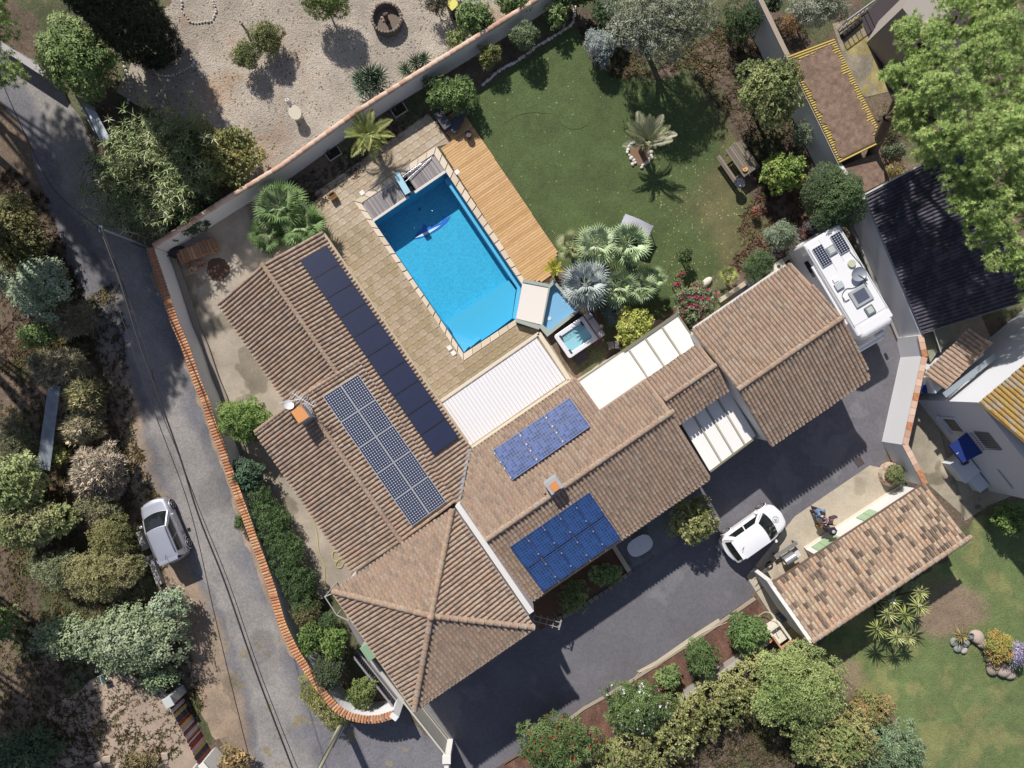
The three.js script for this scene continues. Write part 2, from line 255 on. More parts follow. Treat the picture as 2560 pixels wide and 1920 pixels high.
function ridge(parent, root, a, b, name = 'ridge_tile', scale = 1, tones = [1, 3, 6, 1, 4]) {       // a row of caps from a (low) to b
  const d = b.clone().sub(a), L = d.length(); d.normalize(); const n = Math.max(1, Math.round(L / (0.4 * scale))), x = d.clone().cross(UP).normalize(), z = x.clone().cross(d);
  for (let i = 0; i < n; i++) { const o = mesh(name, RIDGE, tileMats[pick(tones)], parent), m = new THREE.Matrix4().makeBasis(x, d, z); m.setPosition(a.clone().addScaledVector(d, i * L / n).addScaledVector(z, 0.005).sub(root.position)); m.decompose(o.position, o.quaternion, o.scale); o.scale.setScalar(scale); }
}
const slopeUp = (v, rise, run) => v.clone().multiplyScalar(run).addScaledVector(UP, rise).normalize();
// ---------- the house ----------
const plaster = mat(232, 230, 228, 0.9); plaster.bumpMap = dataTex(128, 128, (i, j) => 110 + 90 * hash(i, j, 2), false); plaster.bumpMap.repeat.set(1.5, 1.5); plaster.bumpScale = 0.004;
const bedMat = mat(182, 154, 134, 0.95), zinc = mat(168, 172, 178, 0.45, { metalness: 0.5 }), terracotta = mat(214, 160, 112, 0.85), darkGap = mat(58, 50, 46, 0.9), greyRender = mat(176, 182, 186, 0.9);
const PITCH = { A: 0.28, B: 0.26 };
const house = thing('house', 'large white house with brown barrel tile roofs in an L round the pool', 'house', W(2, -6, 0));
const hRoof = [], HB = [];
{
  const roofPart = () => 0;
  // heights
  const A = { e: 3.6, r: 4.5 }, A2 = { e: 4.2, r: 5.1 }, B = { e: 3.6, r: 4.66 }, C = { e: 3.72, r: 4.12 }, T = { e: 5.5, r: 6.45 };
  const add = (o, a, b, poly, opt) => { HB.push(bed(o, a, b, poly)); slope(hRoof, o, a, b, poly, opt); };
  const sl = (dh, run) => Math.hypot(dh, run) / run;                  // slope length per metre in plan
  // left wing, slope towards the pool: it runs along the wing and is cut by the valley
  let b = slopeUp(Q.clone().negate(), 0.9, 3.2), k = sl(0.9, 3.2), o = W(-12.07, -3.70, A.e);
  add(o, D, b, [[0, 0], [13.65, 0], [15.5, 1.98 * k], [15.44, 2.1 * k], [6.75, 2.1 * k], [6.75, 3.2 * k], [0, 3.2 * k]]);
  // far slope of its upper half
  b = slopeUp(Q, 0.9, 3.2); add(W(-12.07, -10.11, A.e), D, b, [[0, 0], [5.9, 0], [6.72, 0], [6.72, 3.2 * k], [0, 3.2 * k]]);
  // lower half of the wing, a little higher
  b = slopeUp(Q.clone().negate(), 0.9, 3.14); k = sl(0.9, 3.14); add(W(-5.35, -5.80, A2.e), D, b, [[0, 0], [8.66, 0], [8.66, 3.12 * k], [0, 3.12 * k]]);
  b = slopeUp(Q, 0.9, 3.16); k = sl(0.9, 3.16); add(W(-5.35, -12.08, A2.e), D, b, [[0, 0], [8.66, 0], [8.66, 3.16 * k], [0, 3.16 * k]]);
  // main wing
  b = slopeUp(D, 1.06, 4.04); k = sl(1.06, 4.04); add(W(1.65, -5.78, B.e), Q, b, [[2.08, 0], [8.70, 0], [8.70, 1.95 * k], [11.55, 1.95 * k], [11.55, 4.04 * k], [0, 4.04 * k], [0, 2.0 * k]]);
  b = slopeUp(D.clone().negate(), 1.06, 4.05); k = sl(1.06, 4.05); add(W(9.74, -5.78, B.e), Q, b, [[0, 0], [11.5, 0], [11.5, 4.05 * k], [0, 4.05 * k]]);
  // the link between the main wing and the garage
  b = slopeUp(D, 0.4, 1.34); k = sl(0.4, 1.34); add(W(3.74, 5.83, C.e), Q, b, [[0, 0], [3.25, 0], [3.25, 1.34 * k], [0, 1.34 * k]]);
  b = slopeUp(D.clone().negate(), 0.4, 1.46); k = sl(0.4, 1.46); add(W(6.54, 5.83, C.e), Q, b, [[0, 0], [3.25, 0], [3.25, 1.46 * k], [0, 1.46 * k]]);
  // tower, four triangles
  const c = W(6.88, -9.375, T.r), rise = T.r - T.e, half = 3.53; k = sl(rise, half);
  const cs = [[3.37, -12.92, Q, D], [10.39, -5.83, Q.clone().negate(), D.clone().negate()], [10.39, -12.92, D.clone().negate(), Q], [3.37, -5.83, D, Q.clone().negate()]];
  for (const [d, q, a, up] of cs) add(W(d, q, T.e), a, slopeUp(up, rise, half), [[0, 0], [7.05, 0], [3.525, half * k]]);
  // walls under the roofs
  const prism = (poly, h0, h1) => { const s = new THREE.Shape(poly.map(([x, z]) => new THREE.Vector2(x, -z))); return new THREE.ExtrudeGeometry(s, { depth: h1 - h0, bevelEnabled: false }).rotateX(-Math.PI / 2).translate(0, h0, 0); };
  const gable = (o, a, p, w0, w1, L, e, r) => { const s = new THREE.Shape([[w0, 0], [w1, 0], [w1, e], [(w0 + w1) / 2, r], [w0, e]].map(([x, y]) => new THREE.Vector2(x, y))); return new THREE.ExtrudeGeometry(s, { depth: L, bevelEnabled: false }).applyMatrix4(new THREE.Matrix4().makeBasis(p, UP, a).setPosition(o)); };
  const walls = [
    gable(W(-11.95, 0, 0), D, Q, -9.85, -3.95, 6.6, 3.5, 4.34),
    gable(W(-5.3, 0, 0), D, Q, -11.8, -6.05, 8.62, 4.1, 4.9),
    prism(WQ([[-5.29, -6.0], [-5.29, -3.96], [1.5, -3.96], [1.5, -6.0]]), 0, 3.48),
    gable(W(1.9, 5.7, 0), Q.clone().negate(), D, 0.02, 7.6, 11.4, 3.5, 4.4),
    prism(WQ([[4.0, 5.71], [4.0, 9.0], [6.3, 9.0], [6.3, 5.71]]), 0, 3.6),
    prism(WQ([[3.56, -12.74], [3.56, -5.99], [10.21, -5.99], [10.21, -12.74]]), 0, 5.42),
  ];
  // parapet strip between the tower and the main wing, and the tower's outer corner pier
  walls.push(prism(WQ([[3.42, -5.80], [3.42, -5.52], [9.95, -5.52], [9.95, -5.80]]), 3.5, 4.78));
  wpart('wall', merge(walls), plaster, house);
  const roof = wpart('roof', merge(HB), bedMat, house);
  layTiles(hRoof, roof, house, 300);
  const R = (a, b2, s) => ridge(roof, house, a, b2, 'ridge_tile', s);
  R(W(-12.1, -6.92, A.r + 0.02), W(-5.4, -6.92, A.r + 0.02), 0.86); R(W(-5.4, -8.92, A2.r + 0.02), W(3.3, -8.92, A2.r + 0.02), 0.86);
  R(W(5.69, -5.5, B.r + 0.04), W(5.69, 5.85, B.r + 0.04), 1.05); R(W(5.08, 5.9, C.r + 0.03), W(5.08, 9.05, C.r + 0.03), 0.95);
  for (const [d, q] of [[3.37, -12.92], [3.37, -5.83], [10.39, -12.92], [10.39, -5.83]]) R(W(d, q, T.e + 0.05), c.clone().add(V(0, 0.04, 0)), 1.05);
  // verge of the lower half where it ends over the upper half
  ridge(roof, house, W(-5.38, -12.08, A2.e + 0.04), W(-5.38, -8.92, A2.r + 0.04), 'verge_tile', 0.7); ridge(roof, house, W(-5.38, -5.8, A2.e + 0.04), W(-5.38, -8.92, A2.r + 0.04), 'verge_tile', 0.7);
  const fin = new THREE.SphereGeometry(0.2, 14, 10).scale(1, 0.8, 1).translate(c.x, c.y + 0.16, c.z); wpart('finial', fin, tileMats[7], roof);
  // zinc valley, gutters
  const v0 = W(1.5, -3.72, 3.66), v1 = W(3.5, -5.72, 4.2); wpart('valley_gutter', merge([bar(v0, v1, 0.16, 0.06)]), zinc, roof);
  const g = (a, b2) => wpart('gutter', bar(a, b2, 0.13, 0.1), mat(196, 178, 150, 0.7), roof);
  g(W(-11.9, -3.6, 3.5), W(1.2, -3.6, 3.5)); g(W(9.84, -5.4, 3.5), W(9.84, 5.6, 3.5)); g(W(10.47, -12.8, 5.4), W(10.47, -5.9, 5.4)); g(W(3.5, -13.0, 5.4), W(10.3, -13.0, 5.4));
  // chimneys
  { const p = G(1385, 1214, 5.35), y0 = 4.2; const ch = wpart('chimney', box(0.72, 1.15, 0.66, 0, 0, 0).rotateY(-0.968 + Math.PI / 2).translate(p.x, y0 + 0.57, p.z), greyRender, house);
    wpart('chimney_cap', box(0.4, 0.05, 0.44).rotateY(-0.968 + Math.PI / 2).translate(p.x + 0.03, 5.385, p.z + 0.04), mat(222, 150, 92, 0.8), ch); }
  { const p = G(751, 1036, 6.05); const ch = wpart('chimney', merge([box(0.62, 1.9, 0.72, 0, -0.95, 0), box(0.72, 0.08, 0.82, 0, -0.6, 0)]).rotateY(0.603).translate(p.x, 6.05, p.z), greyRender, house);
    wpart('chimney_cap', rbox(0.6, 0.07, 0.7, 0.02).rotateY(0.603).translate(p.x, 6.09, p.z), mat(226, 158, 98, 0.8), ch); }
  // vents on the main roof
  for (const [x, y, h] of [[1284, 1266, 4.55], [1361, 1230, 4.7]]) { const p = G(x, y, h); wpart('roof_vent', new THREE.CylinderGeometry(0.07, 0.08, 0.3, 10).translate(p.x, p.y - 0.1, p.z), tileMats[7], roof); }
}
{ // white aerial mast with rods and a dish beside the chimney of the left wing
  const base = W(-5.75, -10.2, 4.1), t = thing('roof_aerial', 'white roof aerial with rods and dish beside the left wing chimney', 'aerial', base), wh = mat(232, 232, 234, 0.4);
  const top = G(752, 996, 6.3), foot = V(top.x, 3.9, top.z);
  wpart('mast', rod(foot, top, 0.03, 8), zinc, t);
  const dir = V(0.85, 0, 0.52).normalize(), crs = V(-0.4, 0.25, 0.66).normalize(), g = [rod(top.clone().addScaledVector(dir, -0.5), top.clone().addScaledVector(dir, 0.75), 0.018)];
  for (let i = 0; i < 11; i++) { const c = top.clone().addScaledVector(dir, -0.45 + i * 0.115); g.push(rod(c.clone().addScaledVector(crs, -0.24), c.clone().addScaledVector(crs, 0.24), 0.011, 4)); }
  wpart('antenna', merge(g), wh, t);
  const dish = new THREE.SphereGeometry(0.42, 18, 8, 0, Math.PI * 2, 0, 0.75).rotateX(-2.3).rotateY(2.4); const dp = G(725, 1003, 5.5); wpart('dish', dish.translate(dp.x, 5.5, dp.z), wh, t);
  wpart('dish_arm', merge([rod(V(dp.x, 5.6, dp.z), foot.clone().setY(5.2), 0.03), rod(V(dp.x, 5.7, dp.z), V(dp.x - 0.4, 5.9, dp.z + 0.1), 0.02)]), wh, t);
}
// ---------- garage ----------
const garage = thing('garage', 'garage with brown barrel tile gable roof between the motorhome and the link roof', 'garage', W(6.6, 12.2, 0));
{
  const list = [], beds = [], e = 3.75, r = 4.7;
  let b = slopeUp(D, r - e, 3.64), k = Math.hypot(r - e, 3.64) / 3.64; const add = (o, poly) => { beds.push(bed(o, Q, b, poly)); slope(list, o, Q, b, poly); };
  add(W(3.0, 9.14, e), [[0, 0], [6.2, 0], [6.34, 3.64 * k], [0, 3.64 * k]]);
  b = slopeUp(D.clone().negate(), r - e, 3.5); k = Math.hypot(r - e, 3.5) / 3.5; add(W(10.14, 9.14, e), [[0, 0], [6.24, 0], [6.34, 3.5 * k], [0, 3.5 * k]]);
  const s = new THREE.Shape([[3.2, 0], [9.9, 0], [9.9, e - 0.1], [6.6, r - 0.12], [3.2, e - 0.1]].map(([x, y]) => new THREE.Vector2(x, y)));
  wpart('wall', new THREE.ExtrudeGeometry(s, { depth: 6.0, bevelEnabled: false }).applyMatrix4(new THREE.Matrix4().makeBasis(D, UP, Q.clone().negate()).setPosition(W(0, 15.2, 0))), plaster, garage);
  const roof = wpart('roof', merge(beds), bedMat, garage); layTiles(list, roof, garage, 300);
  ridge(roof, garage, W(6.62, 9.12, r + 0.04), W(6.62, 15.5, r + 0.04), 'ridge_tile', 1.0);
  // white render under the upper eave, with the ends of the tiles bedded in it
  wpart('eave_band', bar(W(2.93, 9.3, e - 0.06), W(2.93, 14.6, e - 0.06), 0.14, 0.1), mat(236, 232, 226, 0.9), roof);
}
// ---------- solar panels ----------
const ORD = ['first', 'second', 'third', 'fourth', 'fifth', 'sixth', 'seventh', 'eighth', 'ninth', 'tenth'];
function panelTex(nx, ny, cell, line, opt = {}) {
  const w = nx * 32, h = ny * 32;
  return dataTex(w, h, (i, j) => {
    const cx = i >> 5, cy = j >> 5, x = i & 31, y = j & 31, dx = Math.min(x, 31 - x), dy = Math.min(y, 31 - y), v = 1 + (hash(cx, cy, opt.s ?? 1) - 0.5) * (opt.vary ?? 0.1);
    if (opt.dot && dx + dy < 8) return opt.dot;
    if (dx < 1.5 || dy < 1.5) return line;
    if (opt.bus && (x % 11 === 5)) return opt.bus;
    return [cell[0] * v, cell[1] * v, cell[2] * v];
  });
}
const panelMat = (t) => new THREE.MeshPhysicalMaterial({ map: t, roughness: 0.35, clearcoat: 0.6, clearcoatRoughness: 0.12, side: THREE.DoubleSide });
const alu = mat(214, 216, 220, 0.4, { metalness: 0.4 }), blackFrame = mat(40, 42, 58, 0.45), polyFrame = mat(128, 142, 178, 0.4), deepFrame = mat(66, 92, 146, 0.4);
const M_BLACK = panelMat(panelTex(6, 10, [42, 48, 74], [48, 54, 82], { vary: 0.05 })), M_DOT = panelMat(panelTex(12, 8, [44, 52, 78], [92, 98, 118], { dot: [226, 230, 236], vary: 0.12 })),
  M_POLY = panelMat(panelTex(10, 6, [72, 90, 140], [116, 134, 176], { bus: [96, 116, 166], vary: 0.5, s: 5 })), M_DEEP = panelMat(panelTex(6, 10, [38, 72, 130], [86, 120, 172], { vary: 0.36, s: 9 }));
// o = lower left corner on the roof, a along the eave, b up the slope, size in metres
function solar(o, a, b, w, l, m, frame, label, group, gap = 0.012) {
  const n = a.clone().cross(b).normalize(), right = n.y > 0; if (!right) n.negate();
  const t = thing('solar_panel', label, 'solar panel', o.clone().addScaledVector(n, 0.17), 0, group), mm = new THREE.Matrix4().makeBasis(right ? a : a.clone().negate(), b, n);
  const W2 = w - 2 * gap, L2 = l - 2 * gap, ox = right ? w / 2 : -w / 2, at = (g) => g.applyMatrix4(mm);
  mesh('glass', at(new THREE.PlaneGeometry(W2 - 0.02, L2 - 0.02).translate(ox, l / 2, 0.021)), m, t);
  const f = 0.026;
  mesh('frame', at(merge([box(W2, f, 0.04, ox, gap + f / 2, 0.006), box(W2, f, 0.04, ox, l - gap - f / 2, 0.006), box(f, L2 - 2 * f, 0.04, ox - W2 / 2 + f / 2, l / 2, 0.006), box(f, L2 - 2 * f, 0.04, ox + W2 / 2 - f / 2, l / 2, 0.006), box(W2 - 0.03, L2 - 0.03, 0.02, ox, l / 2, 0.005)])), frame, t);
  if (frame !== blackFrame) mesh('clamp', at(merge([box(0.05, 0.07, 0.03, ox + W2 / 2 + gap, l * 0.22, 0.03), box(0.05, 0.07, 0.03, ox + W2 / 2 + gap, l * 0.8, 0.03)])), alu, t);
  return t;
}
{
  let b = slopeUp(Q.clone().negate(), 0.9, 3.2), k = Math.hypot(0.9, 3.2) / 3.2, o = W(-11.27, -3.84, 3.64);
  for (let i = 0; i < 10; i++) solar(o.clone().addScaledVector(D, i * 1.2), D, b, 1.2, 1.58, M_BLACK, blackFrame, `all black solar panel, ${ORD[i]} of ten counted from the fan palm end`, 'row of black solar panels by the patio');
  b = slopeUp(Q.clone().negate(), 0.9, 3.14); k = Math.hypot(0.9, 3.14) / 3.14; o = W(-4.8, -6.14, 4.2 + 0.34 * 0.9 / 3.14);
  for (let i = 0; i < 5; i++) for (let j = 0; j < 2; j++) solar(o.clone().addScaledVector(D, i * 1.56).addScaledVector(b, j * 1.035), D, b, 1.56, 1.03, M_DOT, alu, `white dotted solar panel, ${ORD[i]} from the aerial end, ${j ? 'row farther from' : 'row nearer'} the pool`, 'solar panels with white dots', 0.006);
  b = slopeUp(D, 1.06, 4.04); o = W(2.27, -2.74, 3.6 + 0.62 * 0.262);
  for (let i = 0; i < 3; i++) for (let j = 0; j < 2; j++) solar(o.clone().addScaledVector(Q, i * 1.605).addScaledVector(b, j * 0.925), Q, b, 1.585, 0.92, M_POLY, polyFrame, `light blue solar panel, ${['left', 'middle', 'right'][i]} column, ${j ? 'row nearer the chimney' : 'row nearer the white pergola'}`, 'light blue solar panels', 0.01);
  b = slopeUp(D.clone().negate(), 1.06, 4.05); o = W(9.64, -4.74, 3.6 + 0.1 * 0.262);
  for (let i = 0; i < 5; i++) for (let j = 0; j < 2; j++) solar(o.clone().addScaledVector(Q, i * 0.975).addScaledVector(b, j * 1.56 + (j ? 0.03 : 0)), Q, b, 0.97, 1.53, M_DEEP, deepFrame, `deep blue solar panel, ${ORD[i]} column from the tower, ${j ? 'upper row' : 'lower row at the eave'}`, 'deep blue solar panels', 0.014);
}
// ---------- pergola with white louvres ----------
const whitePaint = mat(246, 244, 246, 0.45), cream = mat(234, 222, 198, 0.6), olive = mat(132, 130, 108, 0.6);
{
  const h = 2.9, P = [[1097, 1006], [1347, 833], [1423, 950], [1173, 1122]].map(([x, y]) => G(x, y, h)), t = thing('pergola', 'white louvred flat pergola roof between the pool patio and the house', 'pergola', P[0].clone().setY(0));
  const u = P[1].clone().sub(P[0]), v = P[3].clone().sub(P[0]), L = u.length(); u.normalize(); const Wd = v.length(); v.normalize();
  const fr = [bar(P[0], P[1], 0.16, 0.16), bar(P[1], P[2], 0.22, 0.16), bar(P[2], P[3], 0.14, 0.16), bar(P[3], P[0], 0.14, 0.16)];
  for (const p of [P[0], P[1]]) { const q = p.clone().addScaledVector(u, p === P[0] ? 0.12 : -0.12).addScaledVector(v, 0.12); fr.push(bar(q.clone().setY(0), q.clone().setY(2.82), 0.12, 0.12, D)); }
  wpart('frame', merge(fr), cream, t);
  const n = 31, slat = new THREE.BoxGeometry((L - 0.3) / n - 0.018, 0.03, Wd - 0.22), ang = Math.atan2(-u.z, u.x);
  for (let i = 0; i < n; i++) { const s = mesh('slat', slat, whitePaint, t); s.position.copy(P[0]).addScaledVector(u, 0.1 + (i + 0.5) * (L - 0.3) / n).addScaledVector(v, Wd / 2).setY(h - 0.01 + (i % 2) * 0.003).sub(t.position); s.rotation.set(0, ang, 0); s.rotateZ(0.03); }
}
// ---------- two flat roofs of white sheets ----------
function canopy(label, pts, h, n, posts, frameSides) {
  const P = pts.map(([x, y]) => G(x, y, h)), t = thing('canopy_roof', label, 'canopy', P[0].clone().setY(0)), A = (s, e) => P[0].clone().multiplyScalar((1 - s) * (1 - e)).addScaledVector(P[1], s * (1 - e)).addScaledVector(P[2], s * e).addScaledVector(P[3], (1 - s) * e);
  for (let i = 0; i < n; i++) { const a = A(i / n, 0), b = A((i + 1) / n, 0), c = A((i + 1) / n, 1), d = A(i / n, 1); wpart('roof_sheet', sheet([a, b, c, d].map((p) => [p.x, p.z]), h + 0.004 * (i % 2), { thick: 0.02 }), mat(252, 249, 244, 0.5), t); }
  for (let i = 1; i < n; i++) { wpart('joint_bar', merge([bar(A(i / n, 0).setY(h + 0.02), A(i / n, 1).setY(h + 0.02), 0.10, 0.035)]), olive, t); wpart('joint_cap', bar(A(i / n, 0).setY(h + 0.045), A(i / n, 1).setY(h + 0.045), 0.035, 0.02), mat(214, 210, 196, 0.5), t); }
  wpart('frame', merge(frameSides.map(([i, j, w]) => bar(P[i].clone().setY(h), P[j].clone().setY(h), w, 0.12))), olive, t);
  wpart('post', merge(posts.map(([s, e]) => { const p = A(s, e); return bar(p.clone().setY(0), p.clone().setY(h - 0.04), 0.09, 0.09, D); })), olive, t);
}
canopy('six white roof sheets in an olive frame beside the bougainvillea', [[1445, 956], [1693, 785], [1743, 860], [1493, 1026]], 2.7, 6, [[0.02, 0.03], [0.5, 0.03], [0.98, 0.03]], [[0, 1, 0.16], [1, 2, 0.08]]);
canopy('four white roof sheets between the house and the garage over the drive', [[1701, 1055], [1823, 976], [1892, 1091], [1775, 1179]], 2.75, 4, [[0.04, 0.96], [0.96, 0.96]], [[2, 3, 0.1], [1, 2, 0.06]]);
// ---------- pool ----------
{
  const t = thing('swimming_pool', 'blue swimming pool with pale stone rim beside the wooden deck', 'swimming pool', G(1120, 640));
  const liner = mat(58, 184, 222, 0.6); liner.map = dataTex(256, 256, (i, j) => { const k = 226 + 28 * (fbm(i / 10, j / 10, 5) - 0.5) * 2; return [k, k, k]; }); liner.map.repeat.set(0.5, 0.5); liner.color.multiplyScalar(1.6);
  const deep = -1.5, W0 = POOL, wallG = [];
  const wallOf = (poly, y0, y1) => { const p = [], ix = []; poly.forEach(([x, z], i) => { const [x2, z2] = poly[(i + 1) % poly.length], k = i * 4; p.push(x, y0, z, x2, y0, z2, x2, y1, z2, x, y1, z); ix.push(k, k + 1, k + 2, k, k + 2, k + 3); }); const g = new THREE.BufferGeometry(); g.setAttribute('position', new THREE.Float32BufferAttribute(p, 3)); g.setIndex(ix); g.computeVertexNormals(); return g; };
  wallG.push(wallOf(W0, deep, 0.02));
  wpart('basin', merge([sheet(W0, deep), ...wallG]), liner, t);
  const pale = mat(112, 198, 232, 0.6);
  // bench along the deck side, shallow end with an edge, corner steps
  wpart('bench', sheet(PX([[1118, 436], [1304, 713], [1290, 797], [1281, 793], [1293, 716], [1109, 442]]), -0.5, { thick: 0.95 }), pale, t);
  wpart('shallow_floor', sheet(PX([[1108, 800], [1271, 694], [1290, 718], [1280, 792], [1240, 822], [1182, 862], [1159, 877], [1152, 868]]), -1.0, { thick: 0.45 }), mat(84, 190, 226, 0.6), t);
  wpart('step', sheet(PX([[1128, 832], [1181, 850], [1196, 838], [1200, 845], [1159, 880], [1150, 868]]), -0.7, { thick: 0.29 }), pale, t);
  wpart('step', sheet(PX([[1143, 854], [1172, 864], [1159, 880]]), -0.4, { thick: 0.29 }), mat(122, 204, 234, 0.6), t);
  // picture of a leaping dolphin laid in the floor
  { const sh = new THREE.Shape(); sh.moveTo(-1, -0.1); sh.quadraticCurveTo(-0.75, 0.16, -0.45, 0.2); sh.lineTo(-0.3, 0.42); sh.lineTo(-0.16, 0.2); sh.quadraticCurveTo(0.3, 0.14, 0.6, 0.18); sh.lineTo(0.74, 0.44); sh.lineTo(0.86, 0.26); sh.lineTo(1.1, 0.3); sh.lineTo(0.84, 0.1); sh.quadraticCurveTo(0.3, -0.16, -0.3, -0.18); sh.lineTo(-0.34, -0.34); sh.lineTo(-0.5, -0.18); sh.quadraticCurveTo(-0.8, -0.22, -1, -0.1);
    const bl = new THREE.Shape(); bl.moveTo(-0.94, -0.1); bl.quadraticCurveTo(-0.3, 0.04, 0.5, 0.06); bl.quadraticCurveTo(0, -0.13, -0.5, -0.15); bl.lineTo(-0.94, -0.1);
    const p = G(1080, 574, -1.49), place = (s, y) => new THREE.ShapeGeometry(s, 8).rotateX(-Math.PI / 2).scale(1.2, 1, 1.2).rotateY(0.36).translate(p.x, y, p.z);
    wpart('dolphin_mosaic', place(sh, -1.48), mat(30, 110, 214, 0.5), t); wpart('mosaic_belly', place(bl, -1.46), mat(246, 250, 252, 0.5), t); }
  const dr = G(1049, 523, -1.48); wpart('drain', new THREE.CylinderGeometry(0.1, 0.1, 0.02, 14).translate(dr.x, -1.49, dr.z), mat(60, 120, 160, 0.5), t);
  // rim stones
  const stone = [mat(228, 212, 186, 0.85), mat(220, 204, 178, 0.85), mat(234, 218, 196, 0.85)];
  const rim = (o0, o1, i0, i1, n) => { for (let k = 0; k < n; k++) { const L = (a, b, s) => [mix(a[0], b[0], s), mix(a[1], b[1], s)], e = 0.003; wpart('rim_stone', sheet(PX([L(o0, o1, k / n + e), L(o0, o1, (k + 1) / n - e), L(i0, i1, (k + 1) / n - e), L(i0, i1, k / n + e)]), 0.055, { thick: 0.06 }), pick(stone), t); } };
  rim([885, 503], [1091, 366], [904, 508], [1085, 385], 9); rim([1091, 366], [1319, 707], [1085, 386], [1305, 711], 16); rim([885, 503], [1159, 902], [904, 509], [1159, 884], 18); rim([1159, 902], [1294, 810], [1159, 884], [1290, 798], 6);
  const lid = [mat(176, 168, 166, 0.8), mat(160, 154, 154, 0.8), mat(188, 180, 176, 0.8), mat(148, 142, 144, 0.8)];
  // slatted grey lid over the winding box, seen between the rim stones
  const a = G(905, 509), b = G(1084, 387), c = G(1112, 427), d = G(933, 550), n = 68;
  for (let i = 0; i < n; i++) { if (i > 31 && i < 41) continue; const s0 = i / n + 0.0016, s1 = (i + 1) / n - 0.0016, L = (p, q, s) => { const v = p.clone().lerp(q, s); return [v.x, v.z]; }, cut = i < 2 ? 0.05 * (2 - i) : i > n - 3 ? 0.05 * (i - n + 3) : 0; const M = (p, q) => [mix(p[0], q[0], cut), mix(p[1], q[1], cut)]; const A = L(a, b, s0), B = L(a, b, s1), C = L(d, c, s1), E = L(d, c, s0); wpart('lid_slat', sheet([M(A, E), M(B, C), C, E], 0.02, { thick: 0.04 }), pick(lid), t); }
  wpart('lid_edge', merge([bar(G(933, 552).setY(-0.02), G(1022, 491).setY(-0.02), 0.14, 0.1), bar(G(1037, 481).setY(-0.02), G(1113, 429).setY(-0.02), 0.14, 0.1)]), mat(226, 222, 212, 0.7), t);
  wpart('winding_box', sheet(PX([[904, 508], [1085, 386], [1113, 427], [933, 551]]), -0.5), mat(60, 60, 62, 0.9), t);
  const water = new THREE.MeshPhysicalMaterial({ color: new THREE.Color(0.8, 0.97, 1), transmission: 1, thickness: 0, roughness: 0.02, ior: 1.33, side: THREE.DoubleSide });
  water.bumpMap = dataTex(512, 512, (i, j) => { const x = i / 512, y = j / 512, T = Math.PI * 2; let s = 0; for (const [fx, fy, p] of [[3, 9, 1], [-7, 6, 2], [11, 4, 3], [-5, -14, 0.4], [17, 8, 2.2], [-13, 19, 5], [23, -11, 1.1]]) s += Math.sin(T * (fx * x + fy * y) + p + 1.4 * Math.sin(T * (x * 2 - y * 3) + p)) / 7; return 128 + 110 * s; }, false); water.bumpMap.repeat.set(0.45, 0.45); water.bumpScale = 0.035;
  const w = struct('pool_water', sheet(W0, -0.08), water); w.castShadow = false;
  const skim = (x, y) => { const p = G(x, y); const s = solo('skimmer_lid', rbox(0.26, 0.03, 0.26, 0.01).rotateY(-0.97).translate(p.x, 0.075, p.z), mat(244, 242, 236, 0.6), '', 'skimmer lid'); return s; };
  skim(1143, 431).userData.label = 'square white skimmer lid on the deck side of the pool rim'; skim(906, 483).userData.label = 'square white skimmer lid near the far left corner of the pool'; skim(1124, 870).userData.label = 'square white lid by the near end of the pool, nearer the water of two'; skim(1134, 883).userData.label = 'square white lid by the near end of the pool, nearer the pergola of two';
  }
{ // diving board across the lid
  const a = G(990, 433, 0.55), b = G(1020, 484, 0.55), t = thing('diving_board', 'pale blue diving board across the grey slatted pool lid', 'diving board', a.clone().setY(0)), bl = mat(168, 212, 230, 0.5);
  const u = b.clone().sub(a), L = u.length(), ang = Math.atan2(u.x, u.z), m = a.clone().lerp(b, 0.5);
  wpart('board', rbox(0.36, 0.06, L, 0.02).rotateY(ang).translate(m.x, 0.52, m.z), bl, t); wpart('stand', box(0.3, 0.46, 0.5).rotateY(ang).translate(a.x + u.x * 0.25, 0.26, a.z + u.z * 0.25), mat(140, 190, 214, 0.6), t);
  const s = solo('pool_pole', merge([rod(G(1003, 444, 0.14), G(1053, 408, 0.1), 0.02, 8)]), mat(222, 226, 232, 0.25, { metalness: 0.7 }), 'shorter of two steel poles lying on the grey pool lid', 'pole');
  solo('pool_pole', rod(G(1012, 456, 0.14), G(1078, 394, 0.1), 0.022, 8), s.material, 'longer of two steel poles lying on the grey pool lid', 'pole');
}
